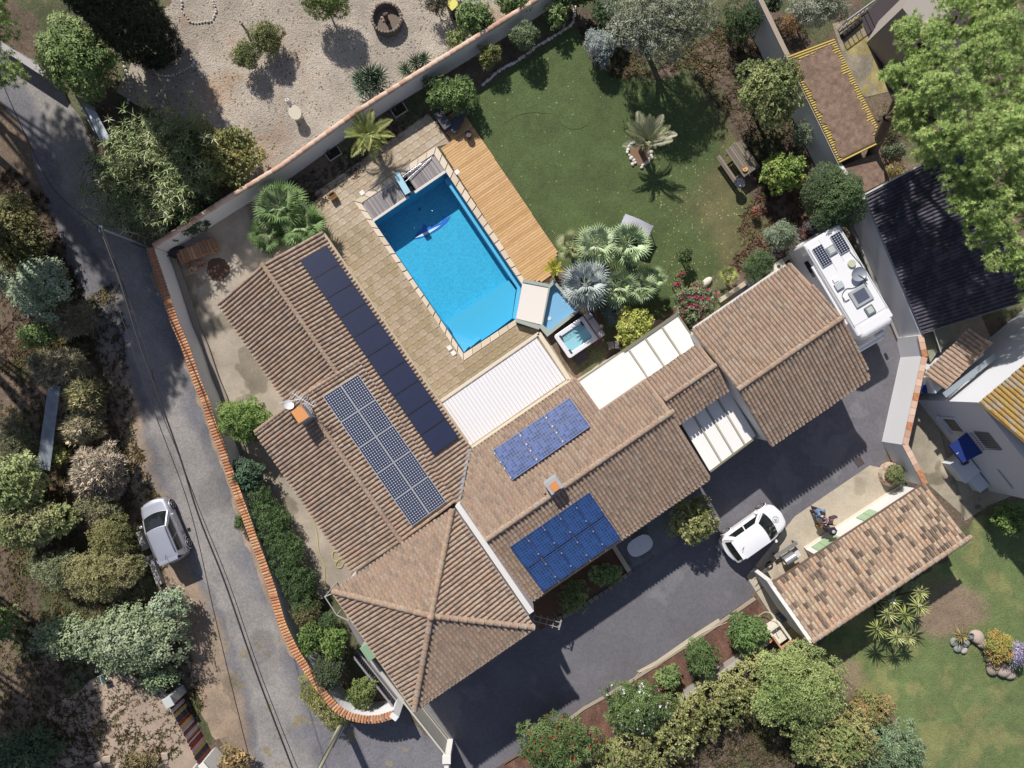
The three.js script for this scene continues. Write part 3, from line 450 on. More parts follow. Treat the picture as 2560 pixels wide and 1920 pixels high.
{ // raised white slab and paddling basin with a thick rim
  const t = thing('paddling_basin', 'raised white slab and pale blue triangular paddling basin at the pool end', 'paddling pool', G(1360, 770)), rimM = mat(168, 178, 170, 0.85), h = 0.42;
  wpart('slab', sheet(PX([[1306, 707], [1372, 719], [1354, 812], [1290, 796]], h), h, { thick: 0.36 }), mat(240, 232, 224, 0.8), t);
  wpart('slab_side', merge([sheet(PX([[1308, 698], [1371, 710], [1374, 719], [1306, 706]], h), h + 0.05, { thick: 0.47 }), sheet(PX([[1290, 797], [1353, 814], [1347, 824], [1289, 805]], h), h + 0.05, { thick: 0.47 })]), rimM, t);
  const out = PX([[1372, 712], [1384, 698], [1452, 776], [1368, 842], [1346, 815], [1354, 812]], h), inn = PX([[1375, 720], [1385, 710], [1442, 773], [1373, 826], [1357, 812]], h);
  wpart('rim', sheet(out, h + 0.06, { thick: 0.48, holes: [inn] }), rimM, t);
  wpart('basin', sheet(inn, 0.12), mat(150, 196, 226, 0.7), t);
  const water = new THREE.MeshPhysicalMaterial({ color: new THREE.Color(0.86, 0.95, 1), transmission: 1, thickness: 0, roughness: 0.03, ior: 1.33, side: THREE.DoubleSide }); wpart('water', sheet(inn, 0.38), water, t);
  const l = G(1373, 796, 0.13); wpart('lamp_lens', new THREE.CylinderGeometry(0.12, 0.12, 0.02, 16).translate(l.x, 0.135, l.z), mat(240, 244, 246, 0.4), t);
}
{ // hot tub
  const h = 0.9, P = [[1384, 839], [1457, 789], [1498, 847], [1422, 894]].map(([x, y]) => G(x, y, h)), c = P[0].clone().add(P[2]).multiplyScalar(0.5), u = P[1].clone().sub(P[0]), v = P[3].clone().sub(P[0]), L = u.length(), B = v.length(), ang = Math.atan2(-u.z, u.x);
  const t = thing('hot_tub', 'white rimmed hot tub with folded grey cover beside the silver palm', 'hot tub', c.clone().setY(0), ang), wh = mat(232, 230, 236, 0.35);
  const sq = (w, d, r) => { const s = new THREE.Shape(); s.moveTo(-w + r, -d); s.lineTo(w - r, -d); s.quadraticCurveTo(w, -d, w, -d + r); s.lineTo(w, d - r); s.quadraticCurveTo(w, d, w - r, d); s.lineTo(-w + r, d); s.quadraticCurveTo(-w, d, -w, d - r); s.lineTo(-w, -d + r); s.quadraticCurveTo(-w, -d, -w + r, -d); return s; };
  const rim = sq(L / 2, B / 2, 0.14); rim.holes.push(sq(L / 2 - 0.2, B / 2 - 0.2, 0.22));
  mesh('rim', new THREE.ExtrudeGeometry(rim, { depth: 0.1, bevelEnabled: true, bevelSize: 0.03, bevelThickness: 0.03, bevelSegments: 2 }).rotateX(-Math.PI / 2).translate(0, 0.78, 0), wh, t);
  mesh('skirt', box(L - 0.1, 0.78, B - 0.1, 0, 0.37, 0), mat(74, 68, 72, 0.8), t);
  mesh('shell', new THREE.ExtrudeGeometry(sq(L / 2 - 0.19, B / 2 - 0.19, 0.22), { depth: 0.02, bevelEnabled: false }).rotateX(-Math.PI / 2).translate(0, 0.765, 0), mat(176, 214, 222, 0.5), t);
  mesh('seat', rbox(L - 0.5, 0.02, 0.36, 0.01, 0, 0.79, -B / 2 + 0.42), mat(160, 196, 202, 0.5), t);
  mesh('water', new THREE.ShapeGeometry(sq(L / 2 - 0.2, B / 2 - 0.2, 0.22)).rotateX(-Math.PI / 2).translate(0, 0.86, 0), new THREE.MeshPhysicalMaterial({ color: new THREE.Color(0.85, 0.97, 1), transmission: 1, thickness: 0, roughness: 0.05, ior: 1.33, side: THREE.DoubleSide }), t);
  const dk = mat(54, 58, 66, 0.6);
  for (const [x, z, r] of [[-L / 2 + 0.27, -B / 2 + 0.28, 0.3], [-L / 2 + 0.26, B / 2 - 0.26, 0.25], [L / 2 - 0.3, -B / 2 + 0.3, 0.25]]) mesh('headrest', rbox(0.12, 0.06, 0.28, 0.025, x, 0.9, z), dk, t);
  for (let i = 0; i < 5; i++) mesh('jet', new THREE.CylinderGeometry(0.03, 0.03, 0.02, 10).translate(-L / 2 + 0.55 + i * 0.24, 0.805, -B / 2 + 0.38 + (i % 2) * 0.06), mat(110, 140, 150, 0.4), t);
  const cv = mat(176, 166, 172, 0.8); mesh('cover', merge([rbox(0.36, 0.3, B + 0.1, 0.05, L / 2 + 0.22, 0.95, 0), rbox(0.3, 0.2, B + 0.06, 0.05, L / 2 + 0.24, 1.18, 0)]), cv, t); mesh('cover_strap', merge([box(0.39, 0.02, 0.04, L / 2 + 0.22, 1.29, -0.4), box(0.39, 0.02, 0.04, L / 2 + 0.22, 1.29, 0.4)]), dk, t);
  mesh('cover_rail', rod(V(L / 2 - 0.02, 0.98, -B / 2 - 0.06), V(L / 2 - 0.02, 0.98, B / 2 + 0.06), 0.025), mat(120, 116, 120, 0.5), t);
  const st = thing('tub_steps', 'two dark grey steps at the foot of the hot tub', 'steps', c.clone().setY(0), ang), sm2 = mat(72, 66, 72, 0.85);
  mesh('tread', rbox(0.75, 0.05, 0.3, 0.012, -L / 2 + 0.62, 0.42, B / 2 + 0.2), sm2, st); mesh('tread', rbox(0.75, 0.05, 0.3, 0.012, -L / 2 + 0.62, 0.22, B / 2 + 0.5), sm2, st); mesh('side', merge([box(0.04, 0.4, 0.32, -L / 2 + 0.28, 0.2, B / 2 + 0.2), box(0.04, 0.4, 0.32, -L / 2 + 0.96, 0.2, B / 2 + 0.2), box(0.04, 0.2, 0.3, -L / 2 + 0.28, 0.1, B / 2 + 0.51), box(0.04, 0.2, 0.3, -L / 2 + 0.96, 0.1, B / 2 + 0.51)]), sm2, st);
}
{ // small grey table on splayed legs
  const c = G(1535, 862, 0.6), t = thing('side_table', 'small grey side table by the yellow green round bush', 'table', c.clone().setY(0), 0.1), m = mat(136, 130, 134, 0.7);
  mesh('tabletop', rbox(0.32, 0.04, 0.4, 0.01, -0.17, 0.6, 0), m, t); mesh('tabletop', rbox(0.24, 0.04, 0.42, 0.01, 0.16, 0.6, 0), m, t);
  for (const [x, z] of [[-0.25, -0.15], [0.2, -0.15], [-0.2, 0.18], [0.2, 0.18]]) mesh('leg', rod(V(x, 0.58, z), V(x * 1.2, 0, z * 1.2), 0.03), mat(206, 196, 176, 0.8), t);
}
// ---------- patio of stone slabs ----------
{
  const poly = PX([[1070, 284], [1131, 356], [1091, 368], [885, 503], [1159, 902], [1292, 812], [1346, 826], [1370, 848], [1416, 926], [1440, 948], [1478, 925], [1500, 905], [1535, 892], [1600, 850], [1560, 820], [1640, 800], [1700, 800], [1560, 920], [1480, 1020], [1200, 1180], [1060, 1040], [786, 560], [780, 487]]);
  const keep = poly, base = sheet(keep, 0.02); const t = struct('patio', base, mat(184, 164, 140, 1));
  const tones = [[200, 182, 158], [190, 172, 148], [182, 163, 136], [204, 188, 168], [188, 168, 146], [176, 158, 128], [194, 174, 152], [172, 155, 128]];
  const tx = dataTex(128, 128, (i, j) => { const k = 214 + 46 * (fbm(i / 16, j / 16, 91) - 0.5) * 1.5 + 18 * (hash(i, j, 92) - 0.5); return [k, k, k * 0.985]; });
  const ms = tones.map(([r, g, b]) => { const m = mat(r, g, b, 0.92); m.map = tx; m.color.multiplyScalar(1.72); return m; });
  const slab = [0.405, 0.405].map((s) => rbox(s - 0.012, 0.04, s - 0.012, 0.006, 0, 0, 0, 1)), list = [], o = G(885, 503), s = 0.41;
  for (let i = -24; i < 40; i++) for (let j = -40; j < 44; j++) { const d = (i + 0.5) * s, q = (j + 0.5 + (i % 2) * 0.5) * s, p = V(o.x + d * DX + q * DZ, 0.022, o.z + d * DZ - q * DX); const c = [p.x, p.z]; const k = 0.36 * s; if ([[0, 0], [k, k], [-k, k], [k, -k], [-k, -k]].every(([a, b]) => inside([c[0] + a * DX + b * DZ, c[1] + a * DZ - b * DX], keep))) list.push(p); }
  list.sort((a, b) => a.distanceToSquared(camera.position) - b.distanceToSquared(camera.position));
  const ang = Math.atan2(DX, DZ), vis = [], hid = [];
  for (const p of list) { const px = p.x * S + CX, py = p.z * S + CY; (inside([px, py], [[1090, 1000], [1345, 830], [1430, 955], [1180, 1130]]) || px + py > 2640 ? hid : vis).push(p); }
  const tone = (p) => { const px = p.x * S + CX, py = p.z * S + CY, far = py < 560 ? [0, 3, 6, 1] : px > 1180 ? [5, 7, 2, 5] : [1, 2, 4, 5, 7, 1]; return pick(far); };
  const put = [];
  vis.forEach((p, i) => { if (i < 300) { const m = mesh('paving_slab', slab[0], ms[tone(p)], t); m.position.copy(p); m.position.y += rr(-0.003, 0.003); m.rotation.y = ang + rr(-0.006, 0.006); } else put.push(p); }); put.push(...hid);
  const im = new THREE.InstancedMesh(slab[0], (() => { const m = ms[0].clone(); m.color.set(1, 1, 1); return m; })(), put.length), mm = new THREE.Matrix4(); im.name = 'paving_slabs'; im.receiveShadow = true;
  put.forEach((p, i) => { mm.makeRotationY(ang).setPosition(p.x, p.y + rr(-0.003, 0.003), p.z); im.setMatrixAt(i, mm); im.setColorAt(i, ms[tone(p)].color); }); t.add(stuff(im));
}
// ---------- wooden deck ----------
{
  const poly = PX([[1093, 303], [1150, 268], [1395, 630], [1372, 704], [1312, 704], [1101, 372], [1132, 357]]), o = G(1101, 372), base = struct('deck', sheet(poly, 0.03), mat(88, 66, 44, 1));
  const tx = dataTex(256, 64, (i, j) => { const k = 220 + 40 * (fbm(i / 40, j / 5, 3) - 0.5) * 1.5 + 16 * (hash(i, j, 8) - 0.5); return [k, k * 0.985, k * 0.95]; });
  const ms = [[222, 182, 130], [216, 175, 122], [228, 188, 138], [210, 168, 116], [220, 178, 128], [226, 186, 142]].map(([r, g, b]) => { const m = mat(r, g, b, 0.75); m.map = tx; m.color.multiplyScalar(1.66); return m; });
  const bw = 0.146, ang = Math.atan2(DX, DZ); let row = 0;
  for (let d = -3.2; d < 9.4; d += bw, row++) {
    const at = (q) => [o.x + (d + bw / 2) * DX + q * DZ, o.z + (d + bw / 2) * DZ - q * DX]; let q0 = null, q1 = null;
    for (let q = -2; q < 6; q += 0.03) if (inside(at(q), poly)) { q0 ??= q; q1 = q; }
    if (q0 === null || q1 - q0 < 0.2) continue;
    const cuts = q1 - q0 > 2.6 ? [q0, q0 + (q1 - q0) * (row % 3 === 0 ? 0.36 : row % 3 === 1 ? 0.68 : 0.52), q1] : [q0, q1];
    for (let i = 0; i + 1 < cuts.length; i++) { const L = cuts[i + 1] - cuts[i] - 0.006, [x, z] = at((cuts[i] + cuts[i + 1]) / 2), g = rbox(L, 0.03, bw - 0.012, 0.005, 0, 0, 0, 1), m = mesh('deck_board', g, pick(ms), base), uv = g.attributes.uv; for (let k = 0; k < uv.count; k++) uv.setXY(k, uv.getX(k) * L * 0.6 + row * 0.37, uv.getY(k) * 0.4 + row * 0.61); m.position.set(x, 0.062 + rr(-0.002, 0.002), z); m.rotation.y = Math.atan2(DX, DZ) ; }
  }
}
// ---------- walls ----------
const wallMat = mat(240, 240, 242, 0.92), copingMats = [[226, 164, 118], [214, 150, 106], [232, 176, 134], [204, 140, 100], [222, 170, 126], [196, 142, 108]].map(([r, g, b]) => { const m = mat(r, g, b, 0.88); m.map = tileMap; m.color.multiplyScalar(1.5); return m; });
const oldCoping = [[214, 176, 152], [222, 188, 166], [200, 162, 140], [228, 198, 176]].map(([r, g, b]) => mat(r, g, b, 0.92));
// a wall of even thickness along a line of world points (middle line), with mitred corners
function wallAlong(pts, w, h, y0 = 0) {
  const n = pts.length, side = (s) => pts.map((p, i) => { const a = pts[Math.max(0, i - 1)], b = pts[Math.min(n - 1, i + 1)], d = V(b.x - a.x, 0, b.z - a.z).normalize(); return [p.x - d.z * s, p.z + d.x * s]; });
  return sheet([...side(w / 2), ...side(-w / 2).reverse()], h, { thick: h - y0 });
}
function along(pts, stepLen, fn) { let acc = stepLen / 2; for (let i = 0; i + 1 < pts.length; i++) { const a = pts[i], b = pts[i + 1], L = a.distanceTo(b), d = b.clone().sub(a).normalize(); while (acc < L) { fn(a.clone().addScaledVector(d, acc), d); acc += stepLen; } acc -= L; } }
const smooth = (pts, n) => { const c = new THREE.CatmullRomCurve3(pts, false, 'catmullrom', 0.3); return c.getSpacedPoints(n); };
{ // garden wall on the far side, old rounded coping
  const h = 1.66, line = [[384, 614], [560, 502], [700, 418], [779, 361], [898, 276], [1018, 200], [1153, 117], [1320, 13], [1420, -52]].map(([x, y]) => G(x, y, h)), t = thing('garden_wall', 'white garden wall with pink coping between the gravel garden and the pool garden', 'wall', line[3].clone().setY(0));
  wpart('wall', wallAlong(line, 0.2, h), wallMat, t);
  const g = barrel(0.16, 0.15, 0.42, 6, 0.015); along(line, 0.4, (p, d) => { const o = mesh('coping_tile', g, pick(oldCoping), t), x = d.clone().cross(UP).normalize(); new THREE.Matrix4().makeBasis(x.negate(), d, UP).setPosition(p.clone().addScaledVector(d, -0.2).sub(t.position)); o.matrix.makeBasis(d.clone().cross(UP).normalize(), d, UP); o.matrix.setPosition(p.x - d.x * 0.2 - t.position.x, h - 0.01, p.z - d.z * 0.2 - t.position.z); o.matrix.decompose(o.position, o.quaternion, o.scale); o.rotation.z += rr(-0.015, 0.015); });
}
{ // street wall with a crosswise row of orange tiles, swinging round to the gate
  const h = 1.86, pts = [[376, 618], [380, 634], [402, 698], [437, 805], [463, 865], [491, 948], [513, 1000], [535, 1071], [553, 1115], [577, 1187], [613, 1286], [636, 1351], [672, 1447], [680, 1471], [705, 1558], [735, 1622], [755, 1654], [787, 1701], [815, 1741], [843, 1771], [875, 1790], [914, 1798], [950, 1796], [984, 1785]].map(([x, y]) => G(x, y, h)), line = smooth(pts, 120), t = thing('street_wall', 'long white street wall capped with orange tiles that curves round to the gate', 'wall', pts[10].clone().setY(0));
  wpart('wall', wallAlong(line, 0.22, h), wallMat, t);
  wpart('kerb', wallAlong(line.slice(0, 60).map((p) => p.clone().add(V(0.3, 0, -0.09))), 0.34, 0.16), mat(150, 142, 132, 0.95), t);
  const g = barrel(0.082, 0.078, 0.44, 5, 0.02); let i = 0;
  along(line, 0.165, (p, d) => { i++; const o = mesh('coping_tile', g, copingMats[p.z < -3.5 && i < 40 ? pick([1, 3, 5]) : Math.floor(rnd() * 6)], t), x = d.clone().cross(UP).normalize(); o.matrix.makeBasis(d.clone().negate(), x, UP); o.matrix.setPosition(p.x - x.x * 0.22 - t.position.x, h - 0.02, p.z - x.z * 0.22 - t.position.z); o.matrix.decompose(o.position, o.quaternion, o.scale); o.rotateZ(rr(-0.04, 0.04)); if (i % 34 === 20) o.scale.set(1.7, 1, 1.3); });
  const e = G(986, 1790, h); wpart('pier', box(0.3, h + 0.1, 0.42).rotateY(0.9).translate(e.x, (h + 0.1) / 2, e.z), wallMat, t);
}
{ // wall on the motorhome side: high white face below the neighbours' roofs, then a kinked length with tiles
  const h = 2.12, up = [[1890, -20], [1955, 115], [2022, 250], [2099, 410], [2165, 500], [2306, 836]].map(([x, y]) => G(x, y, h)), t = thing('boundary_wall', 'high white boundary wall beside the motorhome under the neighbour sheet roofs', 'wall', up[3].clone().setY(0));
  wpart('wall', wallAlong(up, 0.2, h), wallMat, t); wpart('foot', wallAlong(up.slice(4).map((p) => p.clone().add(V(-0.2, 0, 0.08))), 0.16, 0.2), mat(150, 146, 140, 0.95), t);
  wpart('cap', wallAlong(up.slice(0, 4).map((p) => p.clone().add(V(0.02, 0, 0))), 0.26, h + 0.06, h), mat(176, 162, 146, 0.95), t);
  const lo = [[2300, 838], [2311, 890], [2262, 1112], [2314, 1212]].map(([x, y]) => G(x, y, h)), t2 = thing('boundary_wall', 'sunlit white kinked wall with terracotta capping at the end of the drive', 'wall', lo[2].clone().setY(0));
  wpart('wall', wallAlong(lo, 0.2, h), wallMat, t2);
  along(lo, 0.4, (p, d) => { const o = mesh('coping_tile', box(0.3, 0.06, 0.385), pick([...oldCoping, copingMats[3], copingMats[5]]), t2); o.position.set(p.x - t2.position.x, h + 0.03, p.z - t2.position.z); o.rotation.y = Math.atan2(d.x, d.z); o.rotation.x = rr(-0.02, 0.02); });
  wpart('foot', wallAlong([G(2244, 838), G(2258, 888), G(2206, 1106)].map((p) => p.add(V(0.06, 0, 0))), 0.12, 0.12), mat(170, 168, 162, 0.95), t2);
}
{ // sliding gate, seen from above, and its pier
  const h = 1.6, a = G(1010, 1756, h), b = G(1116, 1890, h), t = thing('sliding_gate', 'long pale sliding gate standing across the end of the drive', 'gate', a.clone().lerp(b, 0.5).setY(0)), m = mat(206, 202, 190, 0.6), u = b.clone().sub(a).normalize();
  wpart('rail', merge([bar(a.clone().setY(h), b.clone().setY(h), 0.09, 0.08), bar(a.clone().setY(0.12), b.clone().setY(0.12), 0.09, 0.1)]), m, t);
  const L = a.distanceTo(b), n = 26; for (let i = 0; i <= n; i++) { const p = a.clone().addScaledVector(u, L * i / n); wpart('gate_board', bar(p.clone().setY(0.17), p.clone().setY(h - 0.04), L / n - 0.012, 0.03, u.clone().cross(UP)), m, t); }
  wpart('guide_rail', bar(a.clone().setY(0.03).add(V(0.1, 0, -0.06)), b.clone().setY(0.03).add(V(0.1, 0, -0.06)), 0.08, 0.03), mat(150, 146, 136, 0.5), t);
  const p = G(1117, 1896, 1.7), q = G(1113, 1975, 1.7), t2 = thing('gate_wall', 'white wall and pier running on from the sliding gate at the photo edge', 'wall', p.clone().setY(0)); wpart('wall', wallAlong([p, q], 0.24, 1.7), mat(240, 238, 232, 0.85), t2); wpart('pier', box(0.4, 1.8, 0.4).translate(p.x, 0.9, p.z), mat(244, 242, 236, 0.85), t2); wpart('cap', rbox(0.46, 0.06, 0.46, 0.02).translate(p.x, 1.83, p.z), mat(244, 240, 232, 0.85), t2);
}
{ // raised walk with railing along the tower
  const t = thing('raised_walk', 'grey raised walk with dark balustrade along the street side of the tower', 'walkway', G(960, 1710)), grey = mat(132, 130, 134, 0.9);
  wpart('walk', sheet(PX([[868, 1556], [884, 1546], [1012, 1742], [996, 1784]], 0.3), 0.3, { thick: 0.3 }), grey, t);
  const a = G(884, 1642, 1.2), b = G(996, 1784, 1.2), u = b.clone().sub(a).normalize(), L = a.distanceTo(b), ir = mat(64, 62, 66, 0.6);
  wpart('plinth', wallAlong([a, b], 0.18, 0.5), mat(168, 166, 170, 0.9), t); wpart('handrail', bar(a, b, 0.1, 0.06), mat(150, 148, 154, 0.6), t);
  for (let i = 0; i < 26; i++) { const p = a.clone().addScaledVector(u, (i + 0.5) * L / 26); wpart('baluster', new THREE.LatheGeometry([[0.03, 0], [0.055, 0.15], [0.025, 0.4], [0.04, 0.68]].map(([x, y]) => new THREE.Vector2(x, y)), 7).translate(p.x, 0.5, p.z), ir, t); }
  const t2 = thing('low_wall', 'low grey wall along the tower foot topped by a pale rail', 'wall', G(960, 1660)); wpart('wall', wallAlong([G(906, 1622, 0.9), G(1010, 1756, 0.9)], 0.16, 0.9), mat(150, 150, 148, 0.9), t2); wpart('cap', wallAlong([G(905, 1621, 0.94), G(1011, 1757, 0.94)], 0.2, 0.95, 0.9), mat(196, 192, 184, 0.8), t2);
  const bx = G(920, 1632, 1.9), t3 = thing('utility_box', 'pale green box with rounded lid at the foot of the tower', 'box', bx.clone().setY(0), 0.6); mesh('body', rbox(0.5, 1.75, 0.86, 0.03, 0, 0.9, 0), mat(176, 184, 166, 0.7), t3); mesh('lid', rbox(0.54, 0.08, 0.9, 0.03, 0, 1.82, 0), mat(142, 172, 138, 0.7), t3);
  // metal frame of posts behind the tower corner
  const t4 = thing('pipe_frame', 'rusty white pipe frame beside the upper corner of the tower', 'frame', G(840, 1500)), pm = mat(186, 184, 182, 0.6), pp = [[812, 1492, 2.6], [845, 1478, 2.6], [842, 1538, 2.6], [872, 1552, 2.6]].map(([x, y, h]) => G(x, y, h));
  wpart('post', merge(pp.map((p) => rod(p.clone().setY(0), p, 0.035))), pm, t4); wpart('rail', merge([rod(pp[0], pp[1], 0.03), rod(pp[0], pp[2], 0.03), rod(pp[1], pp[3], 0.03), rod(pp[2], pp[3], 0.03)]), pm, t4);
}
// ---------- outbuilding ----------
{
  const t = thing('outbuilding', 'low white outbuilding with mottled tile roof by the concrete apron', 'outbuilding', G(2180, 1400));
  const F0 = G(1934, 1459, 2.2), F1 = G(2313, 1211, 2.2), R0 = G(2029, 1604, 2.95), R1 = G(2425, 1342, 2.95), a = F1.clone().sub(F0).setY(0).normalize(), p = a.clone().cross(UP).normalize(); if (p.z < 0) p.negate();
  const run = R0.clone().sub(F0).dot(p), off = R0.clone().sub(F0).dot(a), L = F0.distanceTo(F1), b = p.clone().multiplyScalar(run).addScaledVector(UP, 0.75).normalize(), k = Math.hypot(run, 0.75);
  const list = [], poly = [[0, 0], [L, 0], [L + off + 0.1, k], [off * 0.6, k]];
  const old = [[222, 198, 172], [212, 184, 160], [228, 204, 178], [200, 174, 152], [136, 120, 106], [168, 148, 130], [224, 188, 160], [118, 106, 96]].map(([r, g, bl]) => { const m = mat(r, g, bl, 0.92); m.map = tileMap; m.color.multiplyScalar(1.5); return m; });
  slope(list, F0, a, b, poly, { pitch: 0.232, row: 0.33, tone: (q) => { const n = fbm(q.x * 1.1, q.z * 1.1, 7); return rnd() < 0.18 + (n > 0.52 ? 0.3 : 0) ? pick([4, 5, 7, 4]) : pick([0, 1, 2, 3, 6]); } });
  const roof = wpart('roof', bed(F0, a, b, poly), bedMat, t), big = TILE.map((g) => g.clone().scale(1.1, 1.22, 1.1));
  list.sort((x, y) => x.p.distanceToSquared(camera.position) - y.p.distanceToSquared(camera.position));
  const place = (q, o) => { q.m.clone().premultiply(new THREE.Matrix4().makeTranslation(-t.position.x, -t.position.y, -t.position.z)).decompose(o.position, o.quaternion, o.scale); };
  for (const q of list.slice(0, 300)) place(q, mesh('roof_tile', big[rnd() < 0.5 ? 0 : 1], old[q.t], roof));
  const rest = list.slice(300); if (rest.length) { const m = old[0].clone(); m.color.set(1, 1, 1); const im = new THREE.InstancedMesh(big[0], m, rest.length); im.name = 'roof_tiles'; im.castShadow = im.receiveShadow = true; rest.forEach((q, i) => { im.setMatrixAt(i, q.m.clone().premultiply(new THREE.Matrix4().makeTranslation(-t.position.x, -t.position.y, -t.position.z))); im.setColorAt(i, old[q.t].color); }); roof.add(stuff(im)); }
  ridge(roof, t, R0.clone().add(V(0, 0.03, 0)), R1.clone().add(V(0, 0.03, 0)), 'ridge_tile', 0.95, [3, 1, 6, 7]);
  wpart('gutter', bar(F0.clone().addScaledVector(p, -0.05).add(V(0, -0.06, 0)), F1.clone().addScaledVector(p, -0.05).add(V(0, -0.06, 0)), 0.11, 0.08), mat(120, 100, 86, 0.7), roof);
  // walls: closed bay from the open store to the far end, back wall, left end wall
  const f = (u, v, y) => F0.clone().addScaledVector(a, u).addScaledVector(p, v).setY(y), quad = (pts) => { const g = new THREE.BufferGeometry(); return g; };
  const prism = (pts, h0, h1) => sheet(pts.map((q) => [q.x, q.z]), h1, { thick: h1 - h0 });
  wpart('wall', merge([prism([f(2.9, 0.28, 0), f(L - 0.1, 0.28, 0), f(L + 0.1, run - 0.1, 0), f(2.9, run - 0.1, 0)], 0, 2.18), prism([f(off * 0.6 + 0.1, run - 0.25, 0), f(2.9, run - 0.25, 0), f(2.9, run - 0.1, 0), f(off * 0.6 + 0.1, run - 0.1, 0)], 0, 2.75)]), plaster, t);
  { const s = new THREE.Shape([[-0.35, 0], [run + 0.05, 0], [run + 0.05, 2.98], [0.05, 2.26], [-0.35, 2.26]].map(([x, y]) => new THREE.Vector2(x, y))), g = new THREE.ExtrudeGeometry(s, { depth: 0.22, bevelEnabled: false }).applyMatrix4(new THREE.Matrix4().makeBasis(p, UP, p.clone().cross(UP).normalize())); const o = f(-0.02, 0, 0); wpart('end_wall', g.translate(o.x, 0, o.z), mat(236, 232, 226, 0.9), t); }
  const shutter = mat(168, 196, 160, 0.7); for (const [u0, u1] of [[3.2, 4.6], [6.2, 7.1]]) { const n = Math.round((u1 - u0) / 0.45); for (let i = 0; i < n; i++) { const s = u0 + (u1 - u0) * i / n, e = u0 + (u1 - u0) * (i + 1) / n - 0.02; wpart('shutter', bar(f(s, 0.25, 1.15), f(e, 0.25, 1.15), 0.05, 1.5), shutter, t); } }
  wpart('ledge', bar(f(2.9, 0.26, 0.1), f(L - 0.2, 0.26, 0.1), 0.16, 0.2), mat(224, 218, 206, 0.9), t);
  // things standing in the open bay
  const c = f(1.75, -0.05, 0), t2 = thing('barbecue', 'grey barbecue trolley under the outbuilding eave beside the open bay', 'barbecue', c, Math.atan2(-a.z, a.x)); mesh('body', rbox(0.7, 0.3, 0.42, 0.05, 0, 0.75, 0), mat(150, 154, 160, 0.4, { metalness: 0.4 }), t2); mesh('lid', new THREE.CylinderGeometry(0.22, 0.22, 0.66, 14, 1, false, 0, Math.PI).rotateZ(Math.PI / 2).translate(0, 0.9, 0), mat(176, 180, 186, 0.35, { metalness: 0.4 }), t2); mesh('side_table', box(0.24, 0.03, 0.34, 0.5, 0.86, 0), mat(226, 226, 226, 0.5), t2); mesh('frame', merge([box(0.04, 0.62, 0.04, -0.3, 0.31, -0.16), box(0.04, 0.62, 0.04, 0.3, 0.31, -0.16), box(0.04, 0.62, 0.04, -0.3, 0.31, 0.16), box(0.04, 0.62, 0.04, 0.3, 0.31, 0.16)]), mat(60, 60, 64, 0.5), t2);
  const c2 = f(1.9, -0.42, 0), t3 = thing('bench', 'narrow grey bench in front of the barbecue trolley', 'bench', c2, Math.atan2(-a.z, a.x)); mesh('seat', rbox(1.5, 0.05, 0.22, 0.01, 0, 0.45, 0), mat(132, 132, 132, 0.8), t3); for (const x of [-0.65, 0.65]) mesh('leg', box(0.06, 0.43, 0.2, x, 0.215, 0), mat(90, 88, 86, 0.8), t3);
  const c3 = f(0.25, -0.22, 0), t4 = thing('wheelbarrow', 'dark wheelbarrow tucked against the end wall of the outbuilding', 'wheelbarrow', c3, 0.5); mesh('tray', new THREE.CylinderGeometry(0.3, 0.18, 0.26, 4, 1, true).rotateY(Math.PI / 4).scale(1.3, 1, 0.9).translate(0, 0.48, 0), mat(70, 74, 80, 0.5), t4); mesh('wheel', new THREE.TorusGeometry(0.15, 0.05, 6, 14).translate(0.5, 0.2, 0), mat(40, 40, 42, 0.8), t4); mesh('handle', merge([rod(V(-0.2, 0.42, 0.18), V(-0.75, 0.55, 0.24), 0.02), rod(V(-0.2, 0.42, -0.18), V(-0.75, 0.55, -0.24), 0.02), rod(V(-0.25, 0.4, 0.16), V(-0.3, 0, 0.2), 0.02), rod(V(-0.25, 0.4, -0.16), V(-0.3, 0, -0.2), 0.02)]), mat(90, 90, 94, 0.5), t4);
}
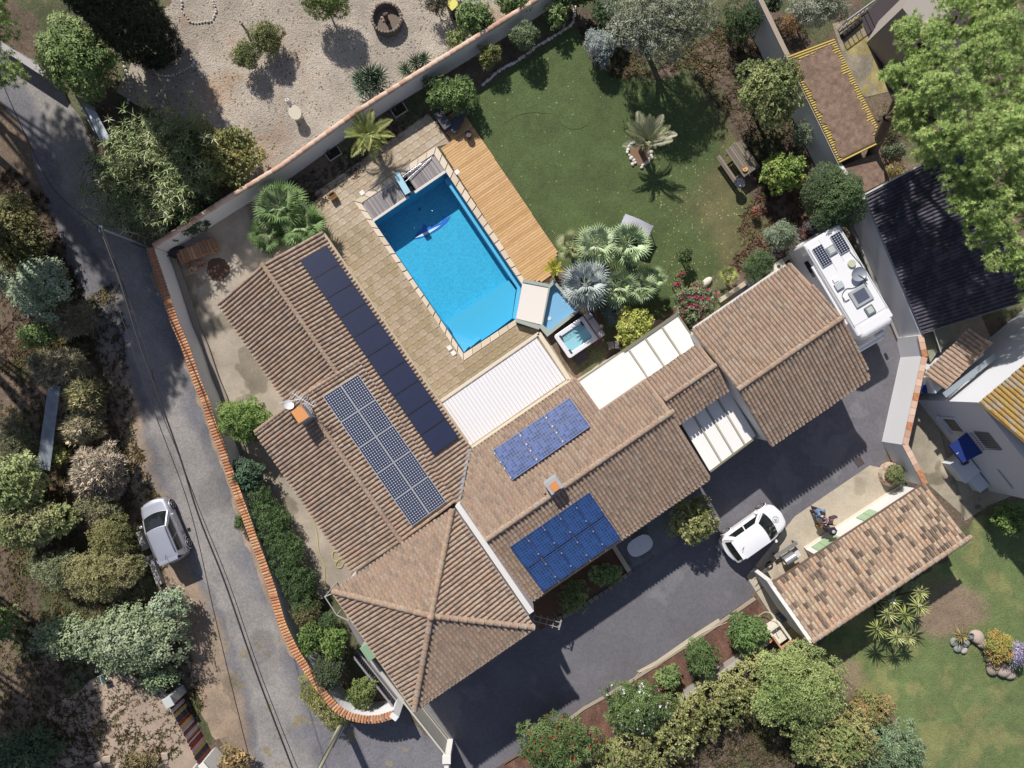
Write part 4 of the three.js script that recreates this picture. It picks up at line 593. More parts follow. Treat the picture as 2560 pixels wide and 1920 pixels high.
// ---------- small masonry oven or sink, boards, tank behind the outbuilding ----------
{
  const t = thing('garden_sink', 'white masonry garden sink with brick edge beside the outbuilding end wall', 'sink', G(1936, 1575), 0.62), wh = mat(236, 230, 214, 0.85), br = mat(208, 156, 124, 0.9);
  mesh('basin', merge([box(0.12, 0.8, 1.1, -0.36, 0.4, 0), box(0.12, 0.8, 1.1, 0.36, 0.4, 0), box(0.6, 0.8, 0.12, 0, 0.4, -0.49), box(0.6, 0.5, 0.98, 0, 0.25, 0.06)]), wh, t); for (let i = 0; i < 5; i++) mesh('brick', rbox(0.11, 0.07, 0.21, 0.008, -0.36, 0.84, -0.1 + i * 0.225), br, t); for (let i = 0; i < 3; i++) mesh('brick', rbox(0.22, 0.07, 0.11, 0.008, -0.2 + i * 0.235, 0.84, 0.6), br, t); mesh('tap', merge([rod(V(0, 0.8, -0.46), V(0, 1.05, -0.46), 0.02), rod(V(0, 1.05, -0.46), V(0, 1.0, -0.3), 0.02)]), zinc, t);
  const j = G(1919, 1597, 0.4), t2 = thing('clay_jar', 'round terracotta jar lying open at the corner of the garden sink', 'jar', j.clone().setY(0)); mesh('jar', new THREE.LatheGeometry([[0.08, 0], [0.2, 0.05], [0.26, 0.3], [0.22, 0.5], [0.17, 0.52], [0.21, 0.3], [0.1, 0.08]].map(([x, y]) => new THREE.Vector2(x, y)), 18), mat(196, 128, 104, 0.85), t2); mesh('rim', new THREE.TorusGeometry(0.2, 0.03, 6, 18).rotateX(Math.PI / 2).translate(0, 0.52, 0), mat(210, 150, 124, 0.85), t2);
  const t3 = thing('board_walk', 'small ribbed wooden platform beside the outbuilding back corner', 'platform', G(1985, 1586), 0.58), wm = [mat(206, 176, 122, 0.85), mat(194, 162, 108, 0.85)]; for (let i = 0; i < 10; i++) mesh('plank', box(0.96, 0.04, 0.085, 0, 0.22, -0.45 + i * 0.1), wm[i % 2], t3); mesh('bearer', merge([box(0.06, 0.2, 1, -0.4, 0.1, 0), box(0.06, 0.2, 1, 0.4, 0.1, 0)]), wm[1], t3);
  const p = G(1966, 1552, 0.9), t4 = thing('water_pump', 'blue grey pump cabinet against the outbuilding end wall', 'pump', p.clone().setY(0), 0.4); mesh('body', rbox(0.5, 0.5, 0.36, 0.06, 0, 0.25, 0), mat(112, 126, 136, 0.6), t4); mesh('motor', new THREE.CylinderGeometry(0.14, 0.14, 0.42, 14).rotateZ(Math.PI / 2).translate(0, 0.6, 0), mat(92, 108, 120, 0.5), t4); mesh('handle', rod(V(0.1, 0.6, 0.1), V(0.3, 0.72, 0.3), 0.02), mat(190, 194, 198, 0.4), t4);
  const t5 = thing('fence_rail', 'grey mossy rail fence running down beside the drive hedge', 'fence', G(1830, 1640)), gm = mat(160, 154, 146, 0.95); wpart('rail', wallAlong([G(1920, 1606, 0.7), G(1780, 1700, 0.7), G(1700, 1754, 0.7)], 0.2, 0.7, 0.02), gm, t5); wpart('cap', wallAlong([G(1920, 1605, 0.74), G(1800, 1686, 0.74), G(1700, 1753, 0.74)], 0.24, 0.75, 0.7), mat(196, 188, 178, 0.95), t5);
  const h = solo('garden_hose', tube([G(1895, 1540, 0.1), G(1915, 1530, 0.5), G(1932, 1536, 0.8), G(1945, 1560, 0.85), G(1950, 1575, 0.5)], 0.022, 30), mat(222, 214, 196, 0.6), 'cream hose looped over the back of the garden sink', 'hose');
  solo('garden_hose', tube([G(1590, 1690, 0.03), G(1600, 1680, 0.06), G(1640, 1662, 0.08), G(1700, 1622, 0.08), G(1760, 1580, 0.08), G(1818, 1556, 0.05)], 0.016, 40), mat(214, 202, 172, 0.7), 'pale hose lying along the stone path by the drive', 'hose');
}
// ---------- neighbours on the right ----------
function gridGeo0(nu, nv, f) { const p = [], ix = []; for (let i = 0; i <= nu; i++) for (let j = 0; j <= nv; j++) p.push(...f(i / nu, j / nv)); for (let i = 0; i < nu; i++) for (let j = 0; j < nv; j++) { const a = i * (nv + 1) + j, b = a + nv + 1; ix.push(a, b, a + 1, b, b + 1, a + 1); } const g = new THREE.BufferGeometry(); g.setAttribute('position', new THREE.Float32BufferAttribute(p, 3)); g.setIndex(ix); g.computeVertexNormals(); return g; }
function corrug(P, period, amp, lap = 0) {                              // waves counted from P0 to P1, ridges run from P0 to P3
  const n = Math.round(P[0].distanceTo(P[1]) / period) * 6, p = [], uv = [], ix = [];
  for (let i = 0; i <= n; i++) for (let j = 0; j <= 1; j++) { const s = i / n, v = P[0].clone().lerp(P[1], s).lerp(P[3].clone().lerp(P[2], s), j); p.push(v.x, v.y + amp * Math.sin(i * Math.PI / 3), v.z); uv.push(s * P[0].distanceTo(P[1]) / 2, j * P[0].distanceTo(P[3]) / 2); }
  for (let i = 0; i < n; i++) { const k = i * 2; ix.push(k, k + 2, k + 1, k + 1, k + 2, k + 3); }
  const g = new THREE.BufferGeometry(); g.setAttribute('position', new THREE.Float32BufferAttribute(p, 3)); g.setAttribute('uv', new THREE.Float32BufferAttribute(uv, 2)); g.setIndex(ix); g.computeVertexNormals(); return g;
}
const litterMap = dataTex(256, 256, (i, j) => { const k = 0.74 + 0.42 * fbm(i / 20, j / 20, 5), e = (hash(i, j, 2) - 0.5) * 60; return [146 * k + e, 122 * k + e, 106 * k + e]; }), litter = new THREE.MeshStandardMaterial({ map: litterMap, roughness: 1, side: THREE.DoubleSide, bumpMap: litterMap, bumpScale: 0.03 });
litterMap.repeat.set(0.4, 0.4);
const roofOn = (P, y) => (s, e) => P[0].clone().multiplyScalar((1 - s) * (1 - e)).addScaledVector(P[1], s * (1 - e)).addScaledVector(P[2], s * e).addScaledVector(P[3], (1 - s) * e).add(V(0, y, 0));
{
  const P = [G(2099, 408, 2.25), G(1969, 139, 2.25), G(2085, 95, 2.7), G(2212, 352, 2.7)], t = thing('shed_roof', 'yellow edged corrugated shed roof covered in brown pine needles', 'shed', P[0].clone().setY(0)), y = mat(196, 174, 104, 0.95);
  wpart('roof_sheet', corrug(P, 0.14, 0.03), y, t); const A = roofOn(P, 0.045), ring = [];
  for (let i = 0; i <= 60; i++) ring.push([0.03 + 0.94 * i / 60 * 0.98, 0.02 + 0.11 * noise(i * 0.5, 1, 3)]); for (let i = 0; i <= 20; i++) ring.push([0.9 + 0.08 * noise(i * 0.9, 5, 4), 0.14 + 0.66 * i / 20]); for (let i = 60; i >= 0; i--) ring.push([0.03 + 0.9 * i / 60, 0.82 + 0.13 * noise(i * 0.6, 9, 5)]);
  const sh = new THREE.ShapeGeometry(new THREE.Shape(ring.map(([x, z]) => new THREE.Vector2(x, z)))), ps = sh.attributes.position, uv = sh.attributes.uv; for (let i = 0; i < ps.count; i++) { const v = A(ps.getX(i), ps.getY(i)); uv.setXY(i, v.x, v.z); ps.setXYZ(i, v.x, v.y, v.z); } sh.computeVertexNormals(); stuff(wpart('pine_litter', sh, litter, t));
  const lo = PX([[2092, 400], [1974, 150], [2075, 108], [2196, 344]], 2); wpart('wall', sheet(lo, 2.0, { thick: 2 }), mat(150, 140, 128, 0.95), t);
  const P2 = [[2106, 414], [2196, 380], [2224, 448], [2162, 480]].map(([x, y]) => G(x, y, 2)), t2 = thing('shed_roof', 'small flat shed roof buried in brown needles next to the dark sheet roof', 'shed', P2[0].clone().setY(0)); wpart('roof_sheet', sheet(P2.map((p) => [p.x, p.z]), 2.0, { thick: 0.1 }), litter, t2); wpart('wall', sheet(P2.map((p) => [p.x + 0.05, p.z]), 1.88, { thick: 1.88 }), mat(150, 140, 128, 0.95), t2);
}
{
  const P = [G(2307, 833, 2.35), G(2160, 487, 2.35), G(2332, 397, 3.0), G(2590, 745, 3.0)]; P[2] = G(2430, 345, 3.2); const t = thing('sheet_roof', 'large dark corrugated roof in the shade of the pine beside the boundary wall', 'roof', P[0].clone().setY(0)), dk = mat(84, 86, 102, 0.85);
  dk.map = dataTex(256, 256, (i, j) => { const n = fbm(i / 60, j / 40, 12), k = 190 + 110 * (n - 0.4), s = n > 0.56 ? 26 : 0; return [k + s, k * 0.94 + s, k * 0.92 + s]; }); dk.color.multiplyScalar(1.3);
  wpart('roof_sheet', corrug(P, 0.19, 0.04), dk, t); wpart('gutter', bar(P[1].clone().add(V(0, 0.02, 0)), P[2].clone().add(V(0, 0.02, 0)), 0.09, 0.07), mat(214, 214, 212, 0.6), t);
  wpart('edge', bar(P[0].clone().add(V(0, -0.02, 0)), P[3].clone().add(V(0, -0.02, 0)), 0.06, 0.06), mat(120, 120, 122, 0.6), t); wpart('wall', sheet([[P[0].x + 0.3, P[0].z - 0.3], [P[1].x + 0.2, P[1].z + 0.2], [P[2].x, P[2].z + 0.3], [P[3].x, P[3].z - 0.4]], 2.2, { thick: 2.2 }), mat(196, 192, 188, 0.95), t);
}
{ // white two storey house with lichen grown roof
  const K = G(2292, 1000), e1 = V(0.763, 0, -0.648), e2 = V(0.623, 0, 0.782), h = 5.2, at = (u, v, y = 0) => K.clone().addScaledVector(e1, u).addScaledVector(e2, v).setY(y), pt = (u, v) => { const p = at(u, v); return [p.x, p.z]; };
  const t = thing('neighbour_house', 'tall white neighbour house with yellow lichen tile roof at the right edge', 'house', at(3, 3));
  wpart('wall', sheet([pt(0, 0), pt(8, 0), pt(8, 6.6), pt(0, 6.6)], h, { thick: h }), mat(226, 228, 232, 0.9), t);
  const C = G(2447, 1008, 5.42), ra = V(0.763, 0, -0.648), rb = V(0.7, 0.17, 0.7).normalize(), poly = [[0, 0], [7, 0], [7, 6.5], [0, 6.5]], list = [];
  const lich = [[216, 180, 98], [212, 184, 116], [206, 164, 92], [204, 192, 180], [194, 174, 152], [218, 172, 110], [212, 200, 186]].map(([r, g, b]) => { const m = mat(r, g, b, 0.95); m.map = tileMap; m.color.multiplyScalar(1.2); return m; });
  slope(list, C, ra, rb, poly, { pitch: 0.23, row: 0.3, tone: (q) => noise(q.x * 2.2, q.z * 2.2, 5) > 0.5 ? pick([3, 4, 6, 0]) : pick([0, 1, 2, 5]) });
  const roof = wpart('roof', bed(C, ra, rb, poly), mat(200, 166, 104, 0.95), t), seen = list.filter((q) => { const f = H / (H - q.p.y); return q.p.x * f < 30.5 && q.p.z * f < 23; });
  for (const q of seen.slice(0, 300)) { const o = mesh('roof_tile', TILE[0], lich[q.t], roof); q.m.clone().premultiply(new THREE.Matrix4().makeTranslation(-t.position.x, 0, -t.position.z)).decompose(o.position, o.quaternion, o.scale); }
  const rest = list.filter((q) => !seen.includes(q)).concat(seen.slice(300)); { const m = lich[0].clone(); m.color.set(1, 1, 1); const im = new THREE.InstancedMesh(TILE[0], m, rest.length); im.name = 'roof_tiles'; im.castShadow = true; rest.forEach((q, i) => { im.setMatrixAt(i, q.m.clone().premultiply(new THREE.Matrix4().makeTranslation(-t.position.x, 0, -t.position.z))); im.setColorAt(i, lich[q.t].color); }); roof.add(stuff(im)); }
  // barred window, recessed door and opening on the court side (the face u = 0)
  const out = -0.03, fr = (v0, v1, y0, y1, m, name, parent, dep = 0.06) => wpart(name, bar(at(out, v0, (y0 + y1) / 2), at(out, v1, (y0 + y1) / 2), dep, y1 - y0), m, parent), dark = mat(70, 76, 78, 0.4), white = mat(224, 228, 230, 0.6);
  const w1 = fr(2.0, 3.1, 3.0, 4.1, mat(120, 130, 128, 0.4), 'window', t); const bars = []; for (let i = 0; i < 8; i++) bars.push(new THREE.TorusGeometry(0.075, 0.012, 5, 12).rotateY(Math.PI / 2 - Math.atan2(e2.x, e2.z)).translate(...at(-0.22, 2.0 + i * 0.15, 2.95).toArray()), rod(at(-0.2, 2.0 + i * 0.15, 2.95), at(-0.1, 2.0 + i * 0.15, 4.1), 0.012, 4)); wpart('window_grille', merge(bars), mat(60, 60, 62, 0.6), w1);
  const w2 = fr(1.1, 2.2, 1.05, 2.3, white, 'window', t); wpart('pane', bar(at(-0.07, 1.25, 1.7), at(-0.07, 2.05, 1.7), 0.02, 0.9), dark, w2); wpart('window_sill', bar(at(-0.14, 1.0, 1.0), at(-0.14, 2.3, 1.0), 0.2, 0.08), white, w2);
  wpart('wall_pipe', rod(at(-0.06, 4.6, 2.5), at(-0.06, 5.9, 2.5), 0.03), zinc, t);
  const bl = mat(30, 56, 130, 0.85), t2 = thing('awning', 'deep blue awning over the door of the white neighbour house', 'awning', at(-0.6, 2.6)); { const a = at(-0.05, 2.1, 2.35), b = at(-0.05, 3.5, 2.35), c = at(-1.05, 3.4, 2.0), d = at(-1.05, 2.2, 2.0), g = new THREE.BufferGeometry(); g.setAttribute('position', new THREE.Float32BufferAttribute([a, b, c, d].flatMap((v) => v.toArray()), 3)); g.setIndex([0, 1, 2, 0, 2, 3]); g.computeVertexNormals(); wpart('cloth', g, bl, t2); wpart('valance', bar(c.clone().add(V(0, -0.08, 0)), d.clone().add(V(0, -0.08, 0)), 0.015, 0.16), bl, t2); wpart('arm', rod(at(-0.05, 2.8, 2.1), at(-1.05, 2.8, 2.02), 0.02), mat(200, 200, 200, 0.5), t2); }
  const t3 = thing('storage_chest', 'white lidded chest standing against the white neighbour house in the court', 'chest', at(-0.62, 4.3), Math.atan2(e2.x, e2.z)); mesh('body', rbox(1.0, 0.78, 1.3, 0.03, 0, 0.39, 0), mat(214, 220, 224, 0.7), t3); mesh('lid', rbox(1.08, 0.08, 1.38, 0.025, 0, 0.82, 0), mat(226, 232, 236, 0.6), t3);
  const cp = at(-0.5, 3.95), t4 = thing('pet_carrier', 'small dark basket with looped handles on the white chest', 'basket', V(cp.x, 0.86, cp.z), 0.4); mesh('basket', rbox(0.34, 0.2, 0.3, 0.04, 0, 0.1, 0), mat(92, 94, 92, 0.8), t4); for (const s of [-0.1, 0.1]) mesh('handle', new THREE.TorusGeometry(0.09, 0.015, 6, 14).translate(s, 0.24, 0), mat(60, 60, 62, 0.6), t4);
  const t5 = thing('storage_chest', 'smaller pale blue bin beside the white lidded chest', 'chest', at(-0.42, 5.55), Math.atan2(e2.x, e2.z)); mesh('body', rbox(0.62, 0.6, 0.86, 0.05, 0, 0.3, 0), mat(206, 218, 224, 0.7), t5); mesh('lid', rbox(0.68, 0.06, 0.92, 0.025, 0, 0.63, 0), mat(216, 226, 232, 0.6), t5);
  // low tiled lean-to in front
  const A = G(2309, 936, 2.7), B = G(2421, 825, 2.7), D2 = G(2355, 984, 3.15), C2 = G(2480, 885, 3.15), la = B.clone().sub(A).normalize(), L = A.distanceTo(B), lp = V(-la.z, 0, la.x), run = D2.clone().sub(A).setY(0).dot(lp), lb = lp.clone().multiplyScalar(run).addScaledVector(UP, 0.45).normalize(), k = Math.hypot(run, 0.45), t6 = thing('lean_to', 'brown tiled lean-to roof beside the kinked white wall', 'lean-to', A.clone().setY(0)), l2 = []; slope(l2, A, la, lb, [[0, 0], [L, 0], [L + 0.2, k], [0.1, k]], { pitch: 0.23, row: 0.32 });
  const r2 = wpart('roof', bed(A, la, lb, [[0, 0], [L, 0], [L + 0.2, k], [0.1, k]]), bedMat, t6); layTiles(l2, r2, t6, 300); wpart('flashing', bar(D2.clone().add(V(0.1, 0.02, 0.1)), C2.clone().add(V(0.14, 0.02, 0.1)), 0.3, 0.06), mat(148, 158, 166, 0.7), r2);
  wpart('wall', sheet([A.clone().addScaledVector(lp, 0.4).addScaledVector(la, 0.2), B.clone().addScaledVector(lp, 0.4).addScaledVector(la, -0.2), C2, D2].map((p) => [p.x, p.z]), 2.6, { thick: 2.6 }), mat(218, 222, 224, 0.9), t6);
  const t7 = thing('awning', 'dark blue cloth hanging between the kinked wall and the lean-to', 'awning', G(2320, 975)); { const q = [[2296, 962, 1.9], [2330, 962, 2.1], [2346, 984, 2.1], [2292, 982, 1.7]].map(([x, y, hh]) => G(x, y, hh)), g = new THREE.BufferGeometry(); g.setAttribute('position', new THREE.Float32BufferAttribute(q.flatMap((v) => v.toArray()), 3)); g.setIndex([0, 1, 2, 0, 2, 3]); g.computeVertexNormals(); wpart('cloth', g, bl, t7); wpart('rope', rod(q[1], G(2360, 958, 2.6), 0.01, 4), mat(200, 200, 200, 0.6), t7); }
  // boards leaning under the dark roof
  const t8 = thing('wall_panel', 'pair of tall mossy grey boards standing under the edge of the dark sheet roof', 'boards', G(2340, 850)); for (const [q, r] of [[[[2308, 838], [2332, 828], [2344, 880], [2326, 906]], 1.5], [[[2336, 826], [2374, 812], [2384, 844], [2350, 878]], 1.9]]) wpart('board', sheet(PX(q, r), r, { thick: 0.05 }), mat(148, 148, 126, 0.9), t8); wpart('pole', rod(G(2333, 822, 2.2), G(2352, 880, 1.9), 0.035), mat(206, 206, 204, 0.6), t8);
}
{ // house and yard at the top right, in deep shade
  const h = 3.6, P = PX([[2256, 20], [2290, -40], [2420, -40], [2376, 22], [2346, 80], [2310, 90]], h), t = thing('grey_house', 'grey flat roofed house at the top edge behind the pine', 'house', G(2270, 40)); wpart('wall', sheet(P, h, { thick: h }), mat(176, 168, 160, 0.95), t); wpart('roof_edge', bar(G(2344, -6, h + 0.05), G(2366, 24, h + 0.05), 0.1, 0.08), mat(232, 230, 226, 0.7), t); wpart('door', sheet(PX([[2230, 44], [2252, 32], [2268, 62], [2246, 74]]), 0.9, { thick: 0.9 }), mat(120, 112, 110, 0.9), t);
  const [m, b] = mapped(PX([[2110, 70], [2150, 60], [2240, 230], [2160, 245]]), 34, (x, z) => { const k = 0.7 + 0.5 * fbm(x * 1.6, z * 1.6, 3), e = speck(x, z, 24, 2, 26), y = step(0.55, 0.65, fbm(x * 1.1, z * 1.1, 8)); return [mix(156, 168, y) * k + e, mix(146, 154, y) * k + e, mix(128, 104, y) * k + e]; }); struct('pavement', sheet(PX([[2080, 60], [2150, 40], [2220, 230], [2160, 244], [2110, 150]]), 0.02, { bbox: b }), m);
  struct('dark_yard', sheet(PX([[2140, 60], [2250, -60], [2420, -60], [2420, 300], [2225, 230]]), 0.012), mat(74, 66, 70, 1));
  const t2 = thing('metal_railing', 'grey metal railing of square openings at the top edge', 'railing', G(2150, 20)), zm = mat(206, 208, 210, 0.5), a = G(2118, 50, 1.1), c = G(2192, -4, 1.1), u = c.clone().sub(a); wpart('rail', merge([bar(a, c, 0.04, 0.04), bar(a.clone().setY(0.15), c.clone().setY(0.15), 0.04, 0.04)]), zm, t2); for (let i = 0; i <= 7; i++) { const p = a.clone().addScaledVector(u, i / 7); wpart('post', bar(p.clone().setY(0), p, 0.04, 0.04, D), zm, t2); }
  solo('tree_trunk', rod(G(2105, 92, 0.12), G(2152, 52, 0.14), 0.16, 10), mat(46, 40, 38, 0.95), 'dark log lying across the stone path at the top edge', 'log');
}
// ---------- garden furniture ----------
{
  const o = G(1851, 399, 0.75), ang = Math.atan2(0.57, 0.82), t = thing('picnic_table', 'weathered wooden picnic table with one long bench beside the lawn', 'picnic table', o.clone().setY(0), ang), ms = [mat(134, 124, 110, 0.9), mat(122, 112, 98, 0.9), mat(146, 136, 120, 0.9)];
  for (let i = 0; i < 6; i++) mesh('plank', rbox(0.125, 0.04, 1.84, 0.008, -0.34 + i * 0.135, 0.75, 0), ms[i % 3], t);
  for (let i = 0; i < 2; i++) mesh('bench_plank', rbox(0.13, 0.04, 1.84, 0.008, -0.86 + i * 0.14, 0.44, 0.02), ms[(i + 1) % 3], t); for (let i = 0; i < 2; i++) mesh('bench_plank', rbox(0.13, 0.04, 1.84, 0.008, 0.62 + i * 0.14, 0.44, 0.02), ms[i % 3], t);
  for (const z of [-0.65, 0.65]) { mesh('crossbar', box(1.6, 0.08, 0.05, -0.04, 0.4, z), ms[1], t); mesh('leg', merge([bar(V(-0.25, 0.72, z), V(-0.62, 0, z), 0.05, 0.09), bar(V(0.22, 0.72, z), V(0.55, 0, z), 0.05, 0.09)]), ms[1], t); } mesh('brace', merge([rod(V(0, 0.7, -0.2), V(0, 0.42, -0.63), 0.03), rod(V(0, 0.7, 0.2), V(0, 0.42, 0.63), 0.03)]), ms[0], t);
  const p = G(1861, 423, 0.77), t2 = thing('bowl', 'round straw coloured bowl on the picnic table', 'bowl', p); mesh('bowl', new THREE.LatheGeometry([[0.02, 0.01], [0.1, 0.02], [0.16, 0.1], [0.15, 0.1], [0.09, 0.04], [0.0, 0.03]].map(([x, y]) => new THREE.Vector2(x, y)), 20), mat(220, 182, 122, 0.8), t2); mesh('content', new THREE.SphereGeometry(0.07, 10, 8).scale(1, 0.7, 1).translate(0.02, 0.06, 0.01), mat(214, 150, 90, 0.7), t2);
  const g = G(1849, 457, 0.7), t3 = thing('kettle_grill', 'round dark blue black grill with shiny bars at the end of the picnic bench', 'grill', g.clone().setY(0)), nv = mat(34, 36, 56, 0.3); mesh('bowl', new THREE.SphereGeometry(0.3, 18, 8, 0, Math.PI * 2, Math.PI / 2, Math.PI / 2).translate(0, 0.72, 0), nv, t3); mesh('rim', new THREE.TorusGeometry(0.3, 0.02, 6, 24).rotateX(Math.PI / 2).translate(0, 0.72, 0), nv, t3); for (let i = 0; i < 9; i++) { const z = -0.24 + i * 0.06; mesh('grate_bar', rod(V(-Math.sqrt(0.085 - z * z), 0.715, z), V(Math.sqrt(0.085 - z * z), 0.715, z), 0.008, 4).rotateY(0.6), mat(170, 174, 190, 0.3, { metalness: 0.6 }), t3); } mesh('leg', merge([0, 2.1, 4.2].map((a) => rod(V(0.15 * Math.cos(a), 0.5, 0.15 * Math.sin(a)), V(0.3 * Math.cos(a), 0, 0.3 * Math.sin(a)), 0.015))), nv, t3);
}
{ // oval table on the terrace
  const p = G(1600, 1364, 0.74), t = thing('oval_table', 'oval white slatted garden table on the dark terrace', 'table', p.clone().setY(0), 0.55), wh = mat(238, 236, 236, 0.5); const a = 0.72, b = 0.48, se = (x) => b * Math.pow(1 - Math.pow(Math.abs(x / a), 2.6), 1 / 2.6); const n = 15;
  for (let i = 0; i < n; i++) { const z0 = -b + 2 * b * i / n + 0.004, z1 = -b + 2 * b * (i + 1) / n - 0.004, w = (z) => a * Math.pow(Math.max(0, 1 - Math.pow(Math.abs(z / b), 2.6)), 1 / 2.6); mesh('slat', sheet([[-w(z0), z0], [w(z0), z0], [w(z1), z1], [-w(z1), z1]], 0.76, { thick: 0.022 }), wh, t); }
  mesh('rim', new THREE.TubeGeometry(new THREE.CatmullRomCurve3(Array.from({ length: 40 }, (_, i) => { const th = i / 40 * Math.PI * 2, c = Math.cos(th), s = Math.sin(th); return V(a * Math.sign(c) * Math.pow(Math.abs(c), 2 / 2.6), 0.75, b * Math.sign(s) * Math.pow(Math.abs(s), 2 / 2.6)); }), true), 60, 0.018, 6, true), wh, t); mesh('leg', merge([[-0.45, -0.25], [0.45, -0.25], [-0.45, 0.25], [0.45, 0.25]].map(([x, z]) => rod(V(x, 0.74, z), V(x * 1.1, 0, z * 1.1), 0.025))), wh, t); mesh('parasol_hole', new THREE.CylinderGeometry(0.025, 0.025, 0.01, 10).translate(0, 0.763, 0), mat(70, 70, 70, 0.8), t);
  solo('terrace_wall', wallAlong([G(1532, 1362, 0.2), G(1573, 1428, 0.2)], 0.26, 0.24), mat(206, 190, 164, 0.9), 'low cream kerb wall between the terrace and the flower bed', 'wall'); const s = thing('bed_edging', 'row of rough stones edging the flower bed beside the drive', 'edging', G(1460, 1510)), st = [mat(142, 132, 116, 1), mat(128, 120, 108, 1), mat(152, 140, 124, 1)]; along([G(1392, 1548), G(1440, 1524), G(1518, 1474), G(1574, 1430)], 0.34, (q, d) => { const o = mesh('stone', rbox(0.26, 0.16, 0.31, 0.05, 0, 0, 0, 1), pick(st), s); o.position.set(q.x - s.position.x, 0.09, q.z - s.position.z); o.rotation.y = Math.atan2(d.x, d.z) + rr(-0.1, 0.1); });
}
{ // trellis leaning out from the flower bed
  const t = thing('trellis', 'wooden lattice trellis standing out beside the tower corner', 'trellis', G(1370, 1560)), wm = mat(170, 164, 152, 0.85), a = G(1334, 1545, 1.75), b = G(1400, 1562, 1.75), u = b.clone().sub(a), v = V(-0.14, 0, 0.53); for (let i = 0; i < 5; i++) { const p = a.clone().addScaledVector(u, i / 4); wpart('rung', bar(p.clone().addScaledVector(v, -0.5), p.clone().addScaledVector(v, 0.5), i === 4 ? 0.08 : 0.035, 0.03), wm, t); } for (const s of [-0.26, 0.26]) wpart('stile', bar(a.clone().addScaledVector(v, s).add(V(0, 0.03, 0)), b.clone().addScaledVector(v, s).add(V(0, 0.03, 0)), 0.035, 0.03), wm, t); wpart('post', merge([-0.26, 0.26].map((s) => rod(b.clone().addScaledVector(v, s), b.clone().addScaledVector(v, s).setY(0).add(V(-0.3, 0, 0)), 0.03))), wm, t);
}
{ // pots on and by the deck
  const pot = (n, l, x, y, r, h, c, fill) => { const p = G(x, y, h), t = thing(n, l, 'pot', V(p.x, 0.06, p.z)); mesh('pot', new THREE.LatheGeometry([[0.0, 0], [r * 0.7, 0], [r, h * 0.6], [r * 0.95, h], [r * 0.84, h], [r * 0.86, h * 0.75], [0, h * 0.75]].map(([a, b]) => new THREE.Vector2(a, b)), 20), c, t); mesh('soil', new THREE.CylinderGeometry(r * 0.83, r * 0.83, 0.03, 18).translate(0, h * 0.82, 0), fill, t); return t; };
  pot('plant_pot', 'glazed dark purple pot of earth on the wooden deck', 1171, 336, 0.21, 0.42, mat(58, 46, 66, 0.25), mat(110, 96, 96, 1));
  const p = G(832, 490, 0.3), t = thing('planter', 'square brown planter on the patio beside the fan palm', 'planter', p.clone().setY(0.04), 0.6); mesh('box', merge([box(0.4, 0.34, 0.04, 0, 0.17, -0.18), box(0.4, 0.34, 0.04, 0, 0.17, 0.18), box(0.04, 0.34, 0.32, -0.18, 0.17, 0), box(0.04, 0.34, 0.32, 0.18, 0.17, 0)]), mat(150, 112, 66, 0.8), t); mesh('soil', box(0.32, 0.26, 0.32, 0, 0.13, 0), mat(110, 90, 60, 1), t);
  const tr = G(1143, 300, 0.45), t2 = thing('sun_lounger', 'dark grey sun lounger at the top end of the deck', 'sun lounger', V(tr.x, 0.08, tr.z), -0.52), dg = mat(74, 80, 88, 0.8); mesh('seat', rbox(0.62, 0.06, 1.0, 0.02, 0, 0.32, 0.2), dg, t2); mesh('backrest', rbox(0.62, 0.06, 0.55, 0.02).rotateX(0.6).translate(0, 0.46, -0.5), dg, t2); mesh('frame', merge([[-0.26, 0.6], [0.26, 0.6], [-0.26, -0.2], [0.26, -0.2]].map(([x, z]) => box(0.04, 0.3, 0.04, x, 0.15, z))), mat(50, 52, 56, 0.6), t2);
  const bx = G(1108, 300, 0.5), t3 = thing('storage_box', 'low dark box under the shrubs at the deck corner', 'box', V(bx.x, 0.04, bx.z), 0.6); mesh('body', rbox(0.5, 0.46, 1.0, 0.03, 0, 0.23, 0), mat(76, 74, 82, 0.7), t3); mesh('lid', rbox(0.54, 0.06, 1.04, 0.02, 0, 0.49, 0), mat(86, 84, 92, 0.6), t3);
  for (const [l, x, y] of [['sunken planting frame against the garden wall behind the date palm', 834, 384], ['sunken planting frame against the garden wall, near the shrubs and deck', 998, 276]]) { const q = G(x, y), f = thing('planting_frame', l, 'planting frame', q, Math.atan2(-0.53, -0.85) + Math.PI / 2 + 0.0), cm = mat(190, 182, 164, 0.9); f.rotation.y = 0.56; mesh('frame', merge([box(0.84, 0.12, 0.05, 0, 0.05, 0.28), box(0.05, 0.12, 0.56, -0.4, 0.05, 0), box(0.05, 0.12, 0.56, 0.4, 0.05, 0)]), cm, f); mesh('soil', box(0.75, 0.03, 0.5, 0, 0.03, 0), mat(52, 44, 36, 1), f); mesh('stump', new THREE.CylinderGeometry(0.07, 0.09, 0.4, 9).translate(-0.18, 0.2, -0.1), mat(74, 78, 92, 0.9), f); }
}
